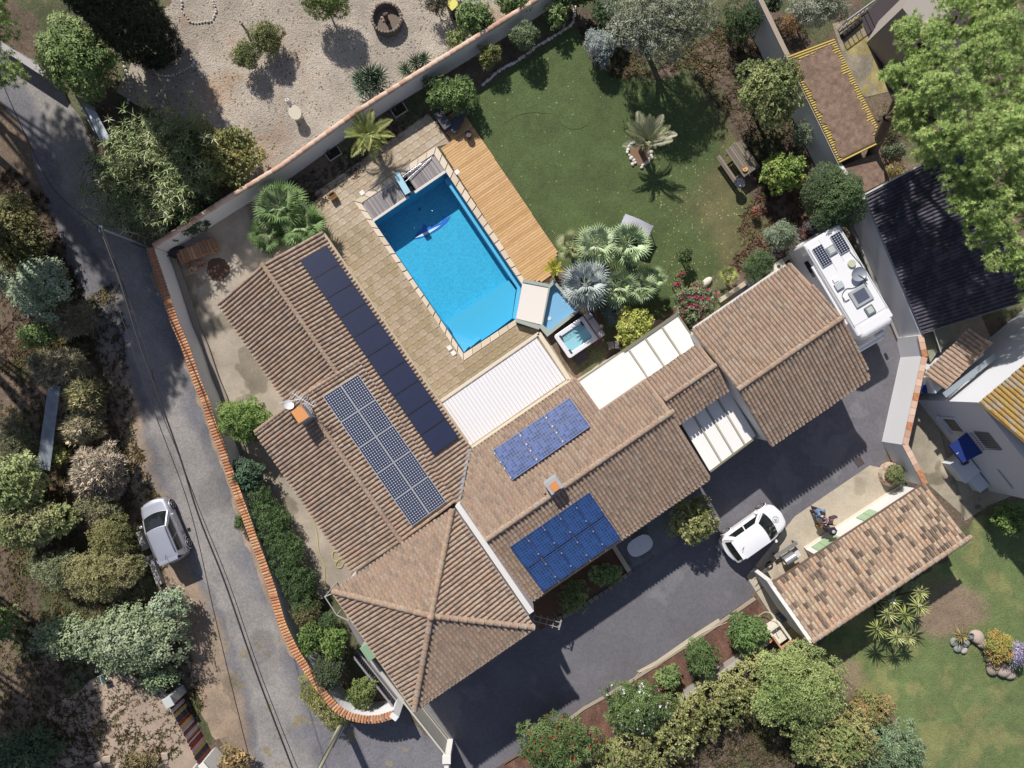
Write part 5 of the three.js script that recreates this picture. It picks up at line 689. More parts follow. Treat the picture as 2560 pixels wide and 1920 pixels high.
{ // gravel garden: fountain, ornament table, little post, bin
  const c = G(966, 44, 0.5), t = thing('fountain_basin', 'round old stone fountain basin in the gravel garden', 'fountain', c.clone().setY(0)), dk = mat(104, 94, 86, 0.95); mesh('wall', new THREE.LatheGeometry([[0.86, 0], [0.9, 0.5], [0.74, 0.5], [0.7, 0.12]].map(([x, y]) => new THREE.Vector2(x, y)), 28), dk, t); mesh('floor', new THREE.CylinderGeometry(0.72, 0.72, 0.1, 28).translate(0, 0.12, 0), mat(126, 112, 100, 1), t); mesh('pillar', new THREE.LatheGeometry([[0.16, 0.1], [0.1, 0.4], [0.14, 0.9], [0.0, 0.92]].map(([x, y]) => new THREE.Vector2(x, y)), 14).translate(0.0, 0, 0.06), mat(90, 74, 66, 0.95), t); const stn = [mat(196, 182, 164, 1), mat(150, 138, 126, 1), mat(120, 110, 100, 1)]; for (let i = 0; i < 30; i++) { const a = i / 30 * Math.PI * 2, s = mesh('rim_stone', new THREE.DodecahedronGeometry(rr(0.06, 0.1), 0).scale(1.1, 0.7, 1), pick(i > 6 && i < 20 ? stn : stn.slice(1)), t); s.position.set(0.82 * Math.cos(a), 0.52, 0.82 * Math.sin(a)); s.rotation.y = a; } for (let i = 0; i < 6; i++) { const s = mesh('pebble', new THREE.DodecahedronGeometry(rr(0.04, 0.08), 0), stn[0], t); s.position.set(rr(-0.5, 0.1), 0.2, rr(-0.4, 0.2)); }
  const p = G(737, 281, 0.7), t2 = thing('stone_table', 'small pale stone table with ornaments on the gravel', 'table', p.clone().setY(0), 0.5), ps = mat(214, 204, 186, 0.9); mesh('top', new THREE.CylinderGeometry(0.34, 0.32, 0.06, 20).scale(1, 1, 1.25).translate(0, 0.68, 0), ps, t2); mesh('foot', rbox(0.5, 0.65, 0.36, 0.05, 0, 0.33, 0), mat(190, 182, 166, 0.95), t2); const t3 = thing('garden_statue', 'little white statue with a ring head beside the stone table', 'statue', G(728, 264, 0).add(V(0.05, 0, 0.05)), 0.3); mesh('body', new THREE.LatheGeometry([[0.0, 0], [0.15, 0], [0.1, 0.3], [0.13, 0.6], [0.06, 0.8], [0, 0.82]].map(([x, y]) => new THREE.Vector2(x, y)), 12), mat(228, 224, 216, 0.8), t3); mesh('ring', new THREE.TorusGeometry(0.09, 0.03, 8, 16).rotateX(1.2).translate(0, 0.9, 0), mat(232, 228, 220, 0.8), t3);
  const q = G(600, 55, 0.9), t4 = thing('bollard_post', 'thin round topped post standing in the gravel by the clipped bushes', 'post', q.clone().setY(0)); mesh('post', new THREE.CylinderGeometry(0.06, 0.07, 0.85, 10).translate(0, 0.42, 0), mat(150, 140, 126, 0.9), t4); mesh('cap', new THREE.TorusGeometry(0.09, 0.035, 8, 14).rotateX(Math.PI / 2).translate(0, 0.87, 0), mat(196, 184, 166, 0.9), t4);
  const b = G(1131, 9, 1.05), t5 = thing('wheelie_bin', 'dark waste bin with a bright yellow lid at the top edge', 'bin', b.clone().setY(0), 0.7); mesh('body', new THREE.CylinderGeometry(0.36, 0.3, 0.95, 4).rotateY(Math.PI / 4).translate(0, 0.5, 0), mat(62, 66, 70, 0.6), t5); mesh('lid', rbox(0.54, 0.07, 0.58, 0.025, 0, 1.0, 0), mat(222, 214, 88, 0.5), t5); for (const x of [-0.2, 0.2]) mesh('wheel', new THREE.CylinderGeometry(0.1, 0.1, 0.05, 14).rotateZ(Math.PI / 2).translate(x, 0.1, 0.26), mat(30, 30, 30, 0.8), t5);
  const g = G(1172, 2, 0.8), t6 = thing('metal_cabinet', 'pale lilac grey cabinet top next to the yellow lidded bin', 'cabinet', g.clone().setY(0), 0.7); mesh('body', rbox(0.62, 0.8, 0.9, 0.03, 0, 0.4, 0), mat(176, 170, 178, 0.6), t6); mesh('lid', rbox(0.66, 0.05, 0.94, 0.02, 0, 0.82, 0), mat(186, 180, 188, 0.6), t6);
  // rings of white stones
  const rows = (label, pts, n, s, grp, h = 0.06) => { const t7 = thing('stone_row', label, 'stones', G(...pts[0])), c2 = smooth(pts.map(([x, y]) => G(x, y)), n - 1), ws = [mat(236, 230, 220, 0.95), mat(222, 214, 204, 0.95), mat(210, 202, 192, 0.95)]; c2.forEach((v) => { const k = rr(0.7, 1.25) * s, o = mesh('stone', new THREE.DodecahedronGeometry(k, 1).scale(1.15, 0.75, 0.95), pick(ws), t7); o.position.set(v.x - t7.position.x + rr(-0.03, 0.03), h, v.z - t7.position.z + rr(-0.03, 0.03)); o.rotation.y = rr(0, 6); }); };
  rows('line of white stones edging the lawn under the garden wall', [[1208, 214], [1250, 176], [1292, 154], [1340, 118], [1390, 88], [1430, 62], [1438, 20]], 52, 0.085);
  rows('horseshoe of white stones round the young date palm', [[1585, 357], [1572, 366], [1569, 385], [1577, 395], [1588, 405], [1580, 412]], 10, 0.1); rows('curved row of white stones under the date palm shadow side', [[1628, 382], [1627, 394], [1618, 406], [1606, 415], [1604, 420]], 9, 0.1);
  rows('ring of pale stones round the foot of the tall cypress', [[366, 154], [390, 180], [402, 190], [440, 188], [472, 172], [486, 158], [480, 140]], 24, 0.07); rows('loop of small white stones at the top edge of the gravel garden', [[455, 6], [457, 30], [480, 58], [506, 58], [530, 52], [540, 30], [534, 2]], 22, 0.06); rows('pale stones along the path beside the big dark bush', [[304, 116], [306, 140], [312, 160], [314, 172], [326, 210], [326, 236], [320, 260]], 15, 0.08);
  const fs = G(1767, 704, 0.1); const rk = solo('boulder', new THREE.DodecahedronGeometry(0.32, 2).scale(1.1, 0.5, 0.6).rotateY(0.7).translate(fs.x, 0.12, fs.z), mat(232, 224, 206, 0.9), 'smooth cream boulder beside the bougainvillea', 'boulder');
}
{ // grey lounger half hidden behind the fan palms, firewood, kerb by the lane
  const a = G(1588, 572, 0.8), t = thing('garden_swing', 'pale lilac grey swing canopy behind the fan palms on the lawn', 'garden swing', a.clone().setY(0), -0.42), cl = mat(196, 194, 206, 0.8); mesh('canopy', gridGeo0(16, 6, (u, v) => { const x = mix(-0.85, 0.85, u), z = mix(-0.5, 0.5, v); return [x, 0.92 + 0.16 * (1 - (x / 0.85) ** 2) - 0.05 * (1 - (2 * v - 1) ** 2), z]; }), cl, t); mesh('rail', merge([rod(V(-0.85, 0.92, -0.48), V(0.85, 0.92, -0.48), 0.03), rod(V(-0.85, 0.9, 0.48), V(0.85, 0.9, 0.48), 0.03)]), mat(226, 226, 230, 0.5), t); mesh('leg', merge([[-0.8, -0.4], [0.8, -0.4], [-0.8, 0.4], [0.8, 0.4]].map(([x, z]) => rod(V(x, 0.9, z), V(x * 1.05, 0, z * 1.3), 0.025))), mat(226, 226, 230, 0.5), t);
  const p = G(500, 630), t2 = thing('timber_pile', 'pile of reddish sawn timber and bricks in the corner of the yard', 'timber pile', p, Math.atan2(33, 90) + 0.02), tm = [mat(190, 148, 116, 0.9), mat(178, 136, 106, 0.9), mat(204, 162, 130, 0.9), mat(168, 126, 98, 0.9)]; for (let i = 0; i < 11; i++) for (let l = 0; l < 2; l++) mesh('block', rbox(0.19, 0.2, 0.75 + rr(-0.06, 0.06), 0.02, -1.05 + i * 0.205, 0.11 + l * 0.21, rr(-0.04, 0.04)).rotateY(0.0), pick(tm), t2); for (let i = 0; i < 14; i++) mesh('brick', rbox(0.22, 0.1, 0.13, 0.01).rotateY(rr(-0.6, 0.6)).translate(-0.9 + rr(0, 0.9), 0.06 + (i % 3) * 0.1, 0.5 + rr(0, 0.42)), pick(tm), t2);
  struct('earth_patch', sheet(rough(PX([[520, 655], [556, 648], [575, 675], [560, 705], [530, 700], [516, 680]]), 0.15, 0.15, 5), 0.011), mat(104, 80, 66, 1));
  const b = G(438, 628, 0.4), t3 = thing('garden_cart', 'black upturned garden cart in the wall corner beside the timber', 'cart', b.clone().setY(0), 0.4), bk = mat(46, 44, 48, 0.6); mesh('tub', new THREE.SphereGeometry(0.42, 14, 8, 0, Math.PI * 2, 0, Math.PI / 2).scale(1.15, 0.9, 0.8).translate(0, 0.1, 0), bk, t3); mesh('handle', merge([rod(V(-0.2, 0.35, -0.2), V(-0.5, 0.75, -0.6), 0.025), rod(V(-0.35, 0.3, 0.1), V(-0.85, 0.6, 0.05), 0.025)]), bk, t3); mesh('wheel', new THREE.TorusGeometry(0.17, 0.06, 8, 16).translate(0.2, 0.2, 0.42), mat(34, 32, 34, 0.85), t3);
  const lw = [[[345, 1330], [362, 1375]], [[366, 1392], [372, 1412]], [[376, 1400], [398, 1462]]], t4 = thing('kerb_wall', 'row of low pale kerb slabs along the lane beside the silver car', 'kerb', G(370, 1390)); for (const [q, r] of lw) wpart('slab', wallAlong([G(...q, 0.35), G(...r, 0.35)], 0.3, 0.35), mat(186, 182, 180, 0.95), t4);
  const s1 = thing('lane_wall', 'pale concrete wall end at the top left edge of the lane', 'wall', G(60, 150)); wpart('wall', wallAlong([G(-20, 98, 1.2), G(112, 184, 1.2)], 0.36, 1.2), mat(186, 182, 182, 0.95), s1); const s2 = thing('lane_gate', 'pale blue grey sheet metal gate half hidden by the reeds at the lane', 'gate', G(245, 310)); { const a1 = G(232, 268, 0.1), b1 = G(276, 352, 0.1), u = b1.clone().sub(a1), n = 4; for (let i = 0; i < n; i++) wpart('sheet', bar(a1.clone().addScaledVector(u, i / n).setY(0.85).add(V(0, 0, 0)), a1.clone().addScaledVector(u, (i + 1) / n - 0.004).setY(0.85), 0.06, 1.6), mat(182, 190, 200, 0.6), s2); wpart('top_plate', sheet(PX([[212, 266], [240, 280], [276, 346], [256, 364]], 1.66), 1.68, { thick: 0.03 }), mat(196, 204, 212, 0.6), s2); }
  const P = [[142, 966], [118, 1178], [86, 1166], [122, 962]].map(([x, y]) => G(x, y, 1.6)), t5 = thing('sheet_roof', 'narrow pale blue corrugated sheet roof among the scrub left of the lane', 'roof', G(120, 1060)); const Pq = [G(122, 962, 1.6), G(152, 966, 1.6), G(124, 1178, 1.6), G(92, 1166, 1.6)]; const cm = mat(186, 196, 206, 0.7); cm.map = dataTex(128, 128, (i, j) => { const k = 205 + 60 * (fbm(i / 20, j / 20, 44) - 0.4); return [k, k, k]; }); cm.color.multiplyScalar(1.25); for (let i = 0; i < 3; i++) { const A = roofOn(Pq, 0.012 * (2 - i)), a0 = i / 3, a1 = (i + 1) / 3 + 0.02; wpart('roof_sheet', corrug([A(0, a0), A(1, a0), A(1, Math.min(1, a1)), A(0, Math.min(1, a1))], 0.075, 0.016), cm, t5); } wpart('post', merge([[0.1, 0.05], [0.9, 0.05], [0.1, 0.95], [0.9, 0.95]].map(([s, e]) => { const v = roofOn(Pq, 0)(s, e); return rod(v.clone().setY(0), v, 0.05); })), mat(120, 104, 86, 0.95), t5);
}
{ // painted picket fence by the lot
  const a = G(452, 1728), b = G(531, 1884), t = thing('picket_fence', 'fence of upright boards painted in many colours by the bare lot', 'fence', a.clone().lerp(b, 0.5)), C = { r: [150, 52, 34], d: [112, 60, 50], w: [208, 192, 206], k: [52, 56, 62], y: [186, 170, 92], n: [44, 50, 92], o: [216, 172, 112], g: [172, 176, 184], p: [206, 176, 190], c: [206, 140, 108] }, seq = 'rdrdwwkyynknrdoogwddgwcdwdrrppyyknkrdww', u = b.clone().sub(a), n = seq.length;
  for (let i = 0; i < n; i++) { const p = a.clone().addScaledVector(u, (i + 0.5) / n), q = a.clone().addScaledVector(u, (i + 0.9) / n), hh = 1.5 + rr(-0.06, 0.06); wpart('picket', bar(p.clone().addScaledVector(u, -0.45 / n).setY(hh / 2), p.clone().addScaledVector(u, 0.42 / n).setY(hh / 2), 0.03, hh), mat(...C[seq[i]], 0.75), t); } const off = V(-0.06, 0, 0.03); wpart('rail', merge([0.4, 1.15].map((y) => bar(a.clone().add(off).setY(y), b.clone().add(off).setY(y), 0.05, 0.08))), mat(150, 130, 110, 0.9), t);
  const c = G(452, 1722, 1.5), t2 = thing('gate_pier', 'weathered grey block pier at the upper end of the painted fence', 'pier', G(455, 1724)); wpart('pier', rbox(0.42, 1.5, 0.5, 0.03).rotateY(0.5).translate(G(455, 1724).x, 0.75, G(455, 1724).z), mat(186, 190, 190, 0.95), t2); wpart('cap', rbox(0.5, 0.1, 0.58, 0.03).rotateY(0.5).translate(G(455, 1724).x, 1.55, G(455, 1724).z), mat(202, 206, 204, 0.95), t2);
  const t3 = thing('gate_pier', 'white gate piers and wall stub at the lower end of the painted fence', 'pier', G(540, 1900)); for (const [x, y, w] of [[528, 1910, 0.4], [553, 1893, 0.32]]) { const q = G(x, y, 0); wpart('pier', box(w, 1.6, 1.3).rotateY(0.7).translate(q.x, 0.8, q.z), mat(228, 230, 226, 0.85), t3); wpart('cap', rbox(w + 0.06, 0.06, 1.36, 0.02).rotateY(0.7).translate(q.x, 1.63, q.z), mat(236, 234, 222, 0.85), t3); }
  // tipped stone slabs at the bottom edge, old basin and chair under the shrub
  const sl = [[269, 1896, 'pale square slab lying in the earth, the brightest at the bottom edge'], [247, 1912, 'tilted grey slab left of the pale square slab at the bottom edge'], [301, 1914, 'greyish slab right of the pale square slab at the bottom edge'], [345, 1893, 'small grey slab in the dry plants near the painted fence'], [414, 1888, 'rounded pale stone slab nearest the painted fence']]; sl.forEach(([x, y, l], i) => { const p = G(x, y); solo('stone_slab', rbox(0.42, 0.1, 0.38, 0.03).rotateZ(0.08 * (i - 2)).rotateY(0.4 * i).translate(p.x, 0.09, p.z), mat(196 - i % 2 * 20, 178 - i % 2 * 14, 160 - i % 2 * 8, 0.95), l, 'slab'); });
  const p = G(278, 1661, 0.8), t4 = thing('old_barrel', 'open dark barrel half sunk in the shrub above the bare lot', 'barrel', p.clone().setY(0)); mesh('wall', new THREE.LatheGeometry([[0.3, 0], [0.36, 0.4], [0.33, 0.82], [0.28, 0.82], [0.28, 0.3], [0, 0.3]].map(([x, y]) => new THREE.Vector2(x, y)), 18), mat(128, 116, 100, 0.95), t4); mesh('hoop', new THREE.TorusGeometry(0.345, 0.02, 6, 20).rotateX(Math.PI / 2).translate(0, 0.7, 0), mat(90, 84, 78, 0.7), t4);
  const c2 = G(250, 1702, 0.6), t5 = thing('garden_chair', 'white framed folding chair at the edge of the shrub above the lot', 'chair', c2.clone().setY(0), 0.3), wm = mat(226, 228, 230, 0.5); mesh('frame', merge([rod(V(-0.2, 0, -0.2), V(0.2, 0.8, -0.2), 0.018), rod(V(-0.2, 0, 0.2), V(0.2, 0.8, 0.2), 0.018), rod(V(0.2, 0, -0.2), V(-0.2, 0.45, -0.2), 0.018), rod(V(0.2, 0, 0.2), V(-0.2, 0.45, 0.2), 0.018), rod(V(0.2, 0.8, -0.2), V(0.2, 0.8, 0.2), 0.018)]), wm, t5); mesh('seat', rbox(0.4, 0.03, 0.4, 0.01, 0, 0.45, 0), mat(60, 84, 76, 0.8), t5);
}
{ // lamp pole above the reeds, pole at the lower edge, wires
  const top = G(252, 572, 4.8), foot = V(G(374, 606, 0).x, 0, G(374, 606, 0).z); foot.x = top.x + 0.02; foot.z = top.z; const t = thing('street_lamp', 'slim grey street lamp pole rising above the reeds by the wall corner', 'street lamp', foot), gm = mat(196, 202, 208, 0.4, { metalness: 0.4 }); wpart('pole', new THREE.CylinderGeometry(0.05, 0.08, 4.8, 10).translate(foot.x, 2.4, foot.z), gm, t); wpart('arm', merge([rod(top, G(268, 614, 4.75), 0.03), rod(top.clone().add(V(0, -0.1, 0)), G(262, 588, 4.6), 0.03)]), gm, t); wpart('lamp_head', rbox(0.16, 0.1, 0.34, 0.03).translate(top.x, 4.82, top.z), mat(226, 228, 230, 0.5), t);
  const b = G(859, 1800), t2 = thing('utility_pole', 'tall mossy concrete utility pole leaning out of the lower edge', 'utility pole', b), cm = mat(186, 184, 162, 0.95); wpart('pole', new THREE.CylinderGeometry(0.13, 0.2, 8.5, 4, 1).rotateY(0.3).translate(b.x, 4.25, b.z), cm, t2); wpart('conduit', rod(b.clone().add(V(0.2, 0.0, 0.02)), b.clone().add(V(0.17, 2.9, 0.02)), 0.035), mat(206, 210, 220, 0.4), t2);
  const wire = (label, pts, r) => solo('overhead_wire', tube(pts.map(([x, y, h]) => G(x, y, h)), r, 60, 5), mat(44, 42, 46, 0.6), label, 'wire', 'wires over the lane');
  wire('thick black wire over the middle of the lane', [[250, 570, 5.0], [300, 705, 5.6], [345, 850, 6], [392, 980, 6.2], [446, 1130, 6.3], [497, 1290, 6.4], [560, 1450, 6.6], [640, 1680, 6.9], [735, 1930, 7.2]], 0.04);
  wire('thin wire just right of the thick black wire', [[256, 570, 5.0], [370, 890, 5.9], [404, 1030, 6.0], [440, 1120, 6.1], [505, 1290, 6.3], [570, 1450, 6.5], [650, 1680, 6.8], [748, 1930, 7.1]], 0.018); wire('thin wire nearest the silver car and the painted fence', [[300, 780, 4.6], [390, 1040, 4.9], [474, 1270, 5.1], [535, 1530, 5.4], [590, 1760, 5.8], [632, 1930, 6]], 0.02); wire('thin wire at the upper left over the shaded lane', [[-10, 170, 5.4], [60, 330, 5.2], [140, 480, 5.1], [250, 572, 4.9]], 0.018);
}
{ // drain cover, hoses, kite of small finds
  const p = G(2147, 1155); const t = thing('drain_cover', 'square iron drain grating set in the drive', 'drain cover', p, 0.6), im = mat(92, 78, 74, 0.7); for (let i = 0; i < 6; i++) mesh('bar', box(0.42, 0.02, 0.035, 0, 0.022, -0.17 + i * 0.068), im, t); mesh('frame', merge([box(0.46, 0.02, 0.03, 0, 0.022, -0.22), box(0.46, 0.02, 0.03, 0, 0.022, 0.22), box(0.03, 0.02, 0.41, -0.215, 0.022, 0), box(0.03, 0.02, 0.41, 0.215, 0.022, 0)]), im, t);
  const y = mat(216, 206, 112, 0.6); solo('garden_hose', tube([[780, 1292], [792, 1330], [798, 1380], [812, 1420], [813, 1460], [822, 1476], [838, 1480]].map(([a, b]) => G(a, b, 0.03)), 0.018, 50), y, 'yellow hose running down the yard to the tower corner', 'hose'); { const pts = []; for (let i = 0; i < 34; i++) { const a = i * 0.55, r = 0.24 + 0.05 * Math.sin(i); const c = G(840 + (i > 20 ? 10 : 0), 1394 + (i > 20 ? 14 : -i * 0.3), 0.03 + i * 0.001); pts.push(V(c.x + r * Math.cos(a), c.y, c.z + r * Math.sin(a))); } solo('garden_hose', tube(pts, 0.018, 220, 5), y, 'coiled yellow hose lying on the yard below the left wing', 'hose'); }
  const ac = G(1944, 668, 1.0), t2 = thing('pool_heater', 'cream heat pump cabinet with round fan at the garage corner', 'heat pump', ac.clone().setY(0), 0.6); mesh('body', rbox(0.95, 0.9, 0.5, 0.03, 0, 0.45, 0), mat(234, 228, 208, 0.6), t2); mesh('top', rbox(0.98, 0.04, 0.53, 0.015, 0, 0.92, 0), mat(240, 234, 214, 0.6), t2); mesh('fan', new THREE.CylinderGeometry(0.1, 0.1, 0.02, 16).translate(0.1, 0.95, 0), mat(86, 80, 66, 0.8), t2);
  solo('plank', bar(G(1938, 668, 0.8), G(1985, 632, 0.8), 0.22, 0.05), mat(190, 178, 160, 0.9), 'grey board lying behind the garage towards the motorhome', 'plank'); solo('garden_kerb', wallAlong([G(1798, 752, 0.25), G(1868, 705, 0.25)], 0.24, 0.25), mat(196, 184, 164, 0.95), 'pale kerb strip along the upper edge of the garage', 'kerb');
  const pl = G(2235, 1188, 0.6), t3 = thing('round_planter', 'half round brick planter in the corner of the kinked white wall', 'planter', pl.clone().setY(0)); const br = [mat(196, 150, 124, 0.95), mat(206, 190, 170, 0.95)]; for (let i = 0; i < 12; i++) { const a = 1.9 + i * 0.3, r = 0.62; for (let l = 0; l < 3; l++) { const o = mesh('brick', rbox(0.2, 0.16, 0.12, 0.012), br[(i + l) % 4 ? 1 : 0], t3); o.position.set(r * Math.cos(a) * 0.85, 0.09 + l * 0.17, r * Math.sin(a)); o.rotation.y = -a + Math.PI / 2; } } mesh('soil', new THREE.CylinderGeometry(0.5, 0.5, 0.42, 16).translate(0, 0.21, 0), mat(110, 90, 70, 1), t3);
  const al = G(1300, 1930); solo('garden_edging', wallAlong([G(1260, 1908, 0.1), G(1340, 1860, 0.1)], 0.1, 0.12), mat(120, 104, 92, 0.95), 'dark edging strip beside the drive at the bottom edge', 'edging');
}
{ const g = mat(104, 116, 72, 0.8); solo('garden_hose', tube([[1256, 296], [1262, 306], [1290, 290], [1330, 281], [1372, 284]].map(([x, y]) => G(x, y, 0.02)), 0.008, 40), g, 'thin green hose snaking over the left of the lawn', 'hose'); solo('garden_hose', tube([[1398, 306], [1420, 320], [1444, 322], [1466, 314], [1476, 304]].map(([x, y]) => G(x, y, 0.02)), 0.008, 30), g, 'short curve of thin green hose in the middle of the lawn', 'hose'); }
// ---------- cars ----------
const gridGeo = (nu, nv, f) => { const p = [], uv = [], ix = []; for (let i = 0; i <= nu; i++) for (let j = 0; j <= nv; j++) { const q = f(i / nu, j / nv); p.push(q[0], q[1], q[2]); uv.push(i / nu, j / nv); } for (let i = 0; i < nu; i++) for (let j = 0; j < nv; j++) { const a = i * (nv + 1) + j, b = a + nv + 1; ix.push(a, b, a + 1, b, b + 1, a + 1); } const g = new THREE.BufferGeometry(); g.setAttribute('position', new THREE.Float32BufferAttribute(p, 3)); g.setAttribute('uv', new THREE.Float32BufferAttribute(uv, 2)); g.setIndex(ix); g.computeVertexNormals(); return g; };
const paint = (r, g, b, metal = 0) => new THREE.MeshPhysicalMaterial({ color: col(r, g, b), roughness: 0.38, metalness: metal, clearcoat: 0.7, clearcoatRoughness: 0.08, side: THREE.DoubleSide });
const carGlass = new THREE.MeshPhysicalMaterial({ color: new THREE.Color(0.012, 0.016, 0.018), roughness: 0.06, clearcoat: 1, side: THREE.DoubleSide }), rubber = mat(36, 36, 40, 0.9), rimMat = mat(176, 178, 184, 0.35, { metalness: 0.6 }), blackTrim = mat(34, 34, 38, 0.6);
function car(name, label, pos, hx, hz, o, body) {
  const t = thing(name, label, 'car', pos, Math.atan2(-hz, hx)), { L, W: Wd, yr, belt, x0, x1, b0, b1 } = o, half = Wd / 2;
  const wid = (s) => half * Math.pow(Math.max(0, 1 - Math.pow(Math.abs(s), 6)), 1 / 3.4), top = (s) => s > 0.36 ? mix(belt, 0.74, step(0.3, 1, s)) - 0.1 * Math.pow(Math.max(0, (s - 0.86) / 0.14), 2) : belt - (s < -0.9 ? 0.1 * Math.pow((-s - 0.9) / 0.1, 2) : 0);
  mesh('body', gridGeo(44, 16, (a, b) => { const s = -0.999 + 1.998 * a, w = wid(s), side = b < 0.5 ? -1 : 1, q = Math.abs(b - 0.5) * 2, tp = top(s), x = s * L / 2; // q = 0 at the middle of the top, 1 at the sill
    if (q < 0.62) { const r = q / 0.62; return [x, tp + 0.035 * (1 - r * r), side * w * 0.93 * r]; } const r = (q - 0.62) / 0.38; return [x, mix(tp, 0.2, r * r * 0.4 + r * 0.6), side * w * (0.93 + 0.07 * Math.sin(Math.PI * Math.min(1, r * 1.3)))]; }), body, t);
  // upper structure: belt outline to roof outline
  const wb = half * 0.93, wr = half * 0.74, bulge = 0.16, P = (x, z, k, y) => [x, y, z];
  const front = (u, v) => { const z = mix(-1, 1, u), xb = b1 + bulge * (1 - z * z), xr = x1 + bulge * 0.5 * (1 - z * z); return [mix(xb, xr, v), mix(belt + 0.0, yr - 0.01, Math.pow(v, 0.92)), z * mix(wb, wr, v)]; };
  const back = (u, v) => { const z = mix(-1, 1, u), xb = b0 - 0.08 * (1 - z * z), xr = x0 - 0.05 * (1 - z * z); return [mix(xb, xr, v), mix(belt, yr - 0.02, v), z * mix(wb * 0.95, wr, v)]; };
  const side = (sg) => (u, v) => { const xb = mix(b0, b1, u), xr = mix(x0, x1, u); return [mix(xb, xr, v), mix(belt, yr - 0.015, Math.pow(v, 0.9)), sg * mix(wb * (1 - 0.05 * Math.max(0, 0.2 - u) * 5), wr, v) + sg * 0.03 * Math.sin(Math.PI * v)]; };
  const roof = (u, v) => { const x = mix(x0 - 0.05 * (1 - (2 * v - 1) ** 2), x1 + bulge * 0.5 * (1 - (2 * v - 1) ** 2), u), z = mix(-wr, wr, v); return [x, yr - 0.012 + 0.055 * (1 - (2 * v - 1) ** 2) * (1 - 0.6 * (2 * u - 1) ** 4), z]; };
  mesh('cabin', merge([gridGeo(10, 4, front), gridGeo(8, 4, back), gridGeo(12, 4, side(1)), gridGeo(12, 4, side(-1))]), body, t);
  mesh('roof', gridGeo(14, 10, roof), body, t);
  const sub = (f, u0, u1, v0, v1, dx, dy, dz) => gridGeo(10, 4, (u, v) => { const q = f(mix(u0, u1, u), mix(v0, v1, v)); return [q[0] + dx, q[1] + dy, q[2] + dz]; });
  mesh('windscreen', sub(front, 0.05, 0.95, 0.04, 0.97, 0.012, 0.01, 0), carGlass, t); mesh('rear_window', sub(back, 0.08, 0.92, 0.2, 0.95, -0.012, 0.008, 0), carGlass, t);
  for (const s of [1, -1]) { mesh('side_window', sub(side(s), 0.14, 0.5, 0.14, 0.9, 0, 0.004, s * 0.012), carGlass, t); mesh('side_window', sub(side(s), 0.53, 0.9, 0.14, 0.9, 0, 0.004, s * 0.012), carGlass, t); }
  for (const [x, s] of [[L * 0.32, 1], [L * 0.32, -1], [-L * 0.31, 1], [-L * 0.31, -1]]) { const w = mesh('wheel', new THREE.CylinderGeometry(0.31, 0.31, 0.2, 24).rotateX(Math.PI / 2).translate(x, 0.31, s * (half - 0.09)), rubber, t); const r = [new THREE.CylinderGeometry(0.05, 0.05, 0.02, 10).rotateX(Math.PI / 2).translate(x, 0.31, s * (half + 0.015)), new THREE.TorusGeometry(0.2, 0.02, 6, 22).translate(x, 0.31, s * (half + 0.015))]; for (let i = 0; i < 5; i++) { const a = i * 1.2566; r.push(bar(V(x, 0.31, s * (half + 0.014)), V(x + 0.2 * Math.cos(a), 0.31 + 0.2 * Math.sin(a), s * (half + 0.014)), 0.05, 0.02)); } mesh('rim', merge(r), rimMat, w);
    mesh('wheel_arch', new THREE.TorusGeometry(0.34, 0.03, 6, 18, Math.PI).translate(x, 0.31, s * (half - 0.012)), o.archMat ?? body, t); }
  for (const s of [1, -1]) { mesh('wing_mirror', rbox(0.16, 0.12, 0.2, 0.05, b1 - 0.32, belt + 0.1, s * (half + 0.1)), body, t); mesh('headlight', new THREE.SphereGeometry(0.2, 12, 8).scale(1, 0.34, 0.62).rotateY(s * -0.5).translate(L / 2 - 0.34, 0.69, s * half * 0.68), mat(210, 216, 222, 0.15), t); mesh('tail_light', rbox(0.1, 0.2, 0.1, 0.03, -L / 2 + 0.2, belt - 0.14, s * half * 0.8), mat(176, 26, 30, 0.25), t); mesh('door_handle', box(0.16, 0.025, 0.03, 0.05, belt - 0.12, s * (half * 0.985)), body, t); }
  mesh('bumper', rbox(0.14, 0.14, Wd * 0.62, 0.05, L / 2 - 0.17, 0.34, 0), blackTrim, t); mesh('rear_spoiler', rbox(0.18, 0.035, wr * 1.8, 0.015, x0 - 0.1, yr - 0.0, 0), body, t); mesh('roof_antenna', rod(V(x0 + 0.25, yr + 0.04, 0), V(x0 + 0.02, yr + 0.22, 0), 0.012), blackTrim, t);
  for (const s of [0.25, -0.25]) mesh('wiper', bar(V(b1 + bulge * 0.6, belt + 0.06, s), V(b1 - 0.12, belt + 0.16, s + 0.35), 0.02, 0.015), blackTrim, t);
  return t;
}
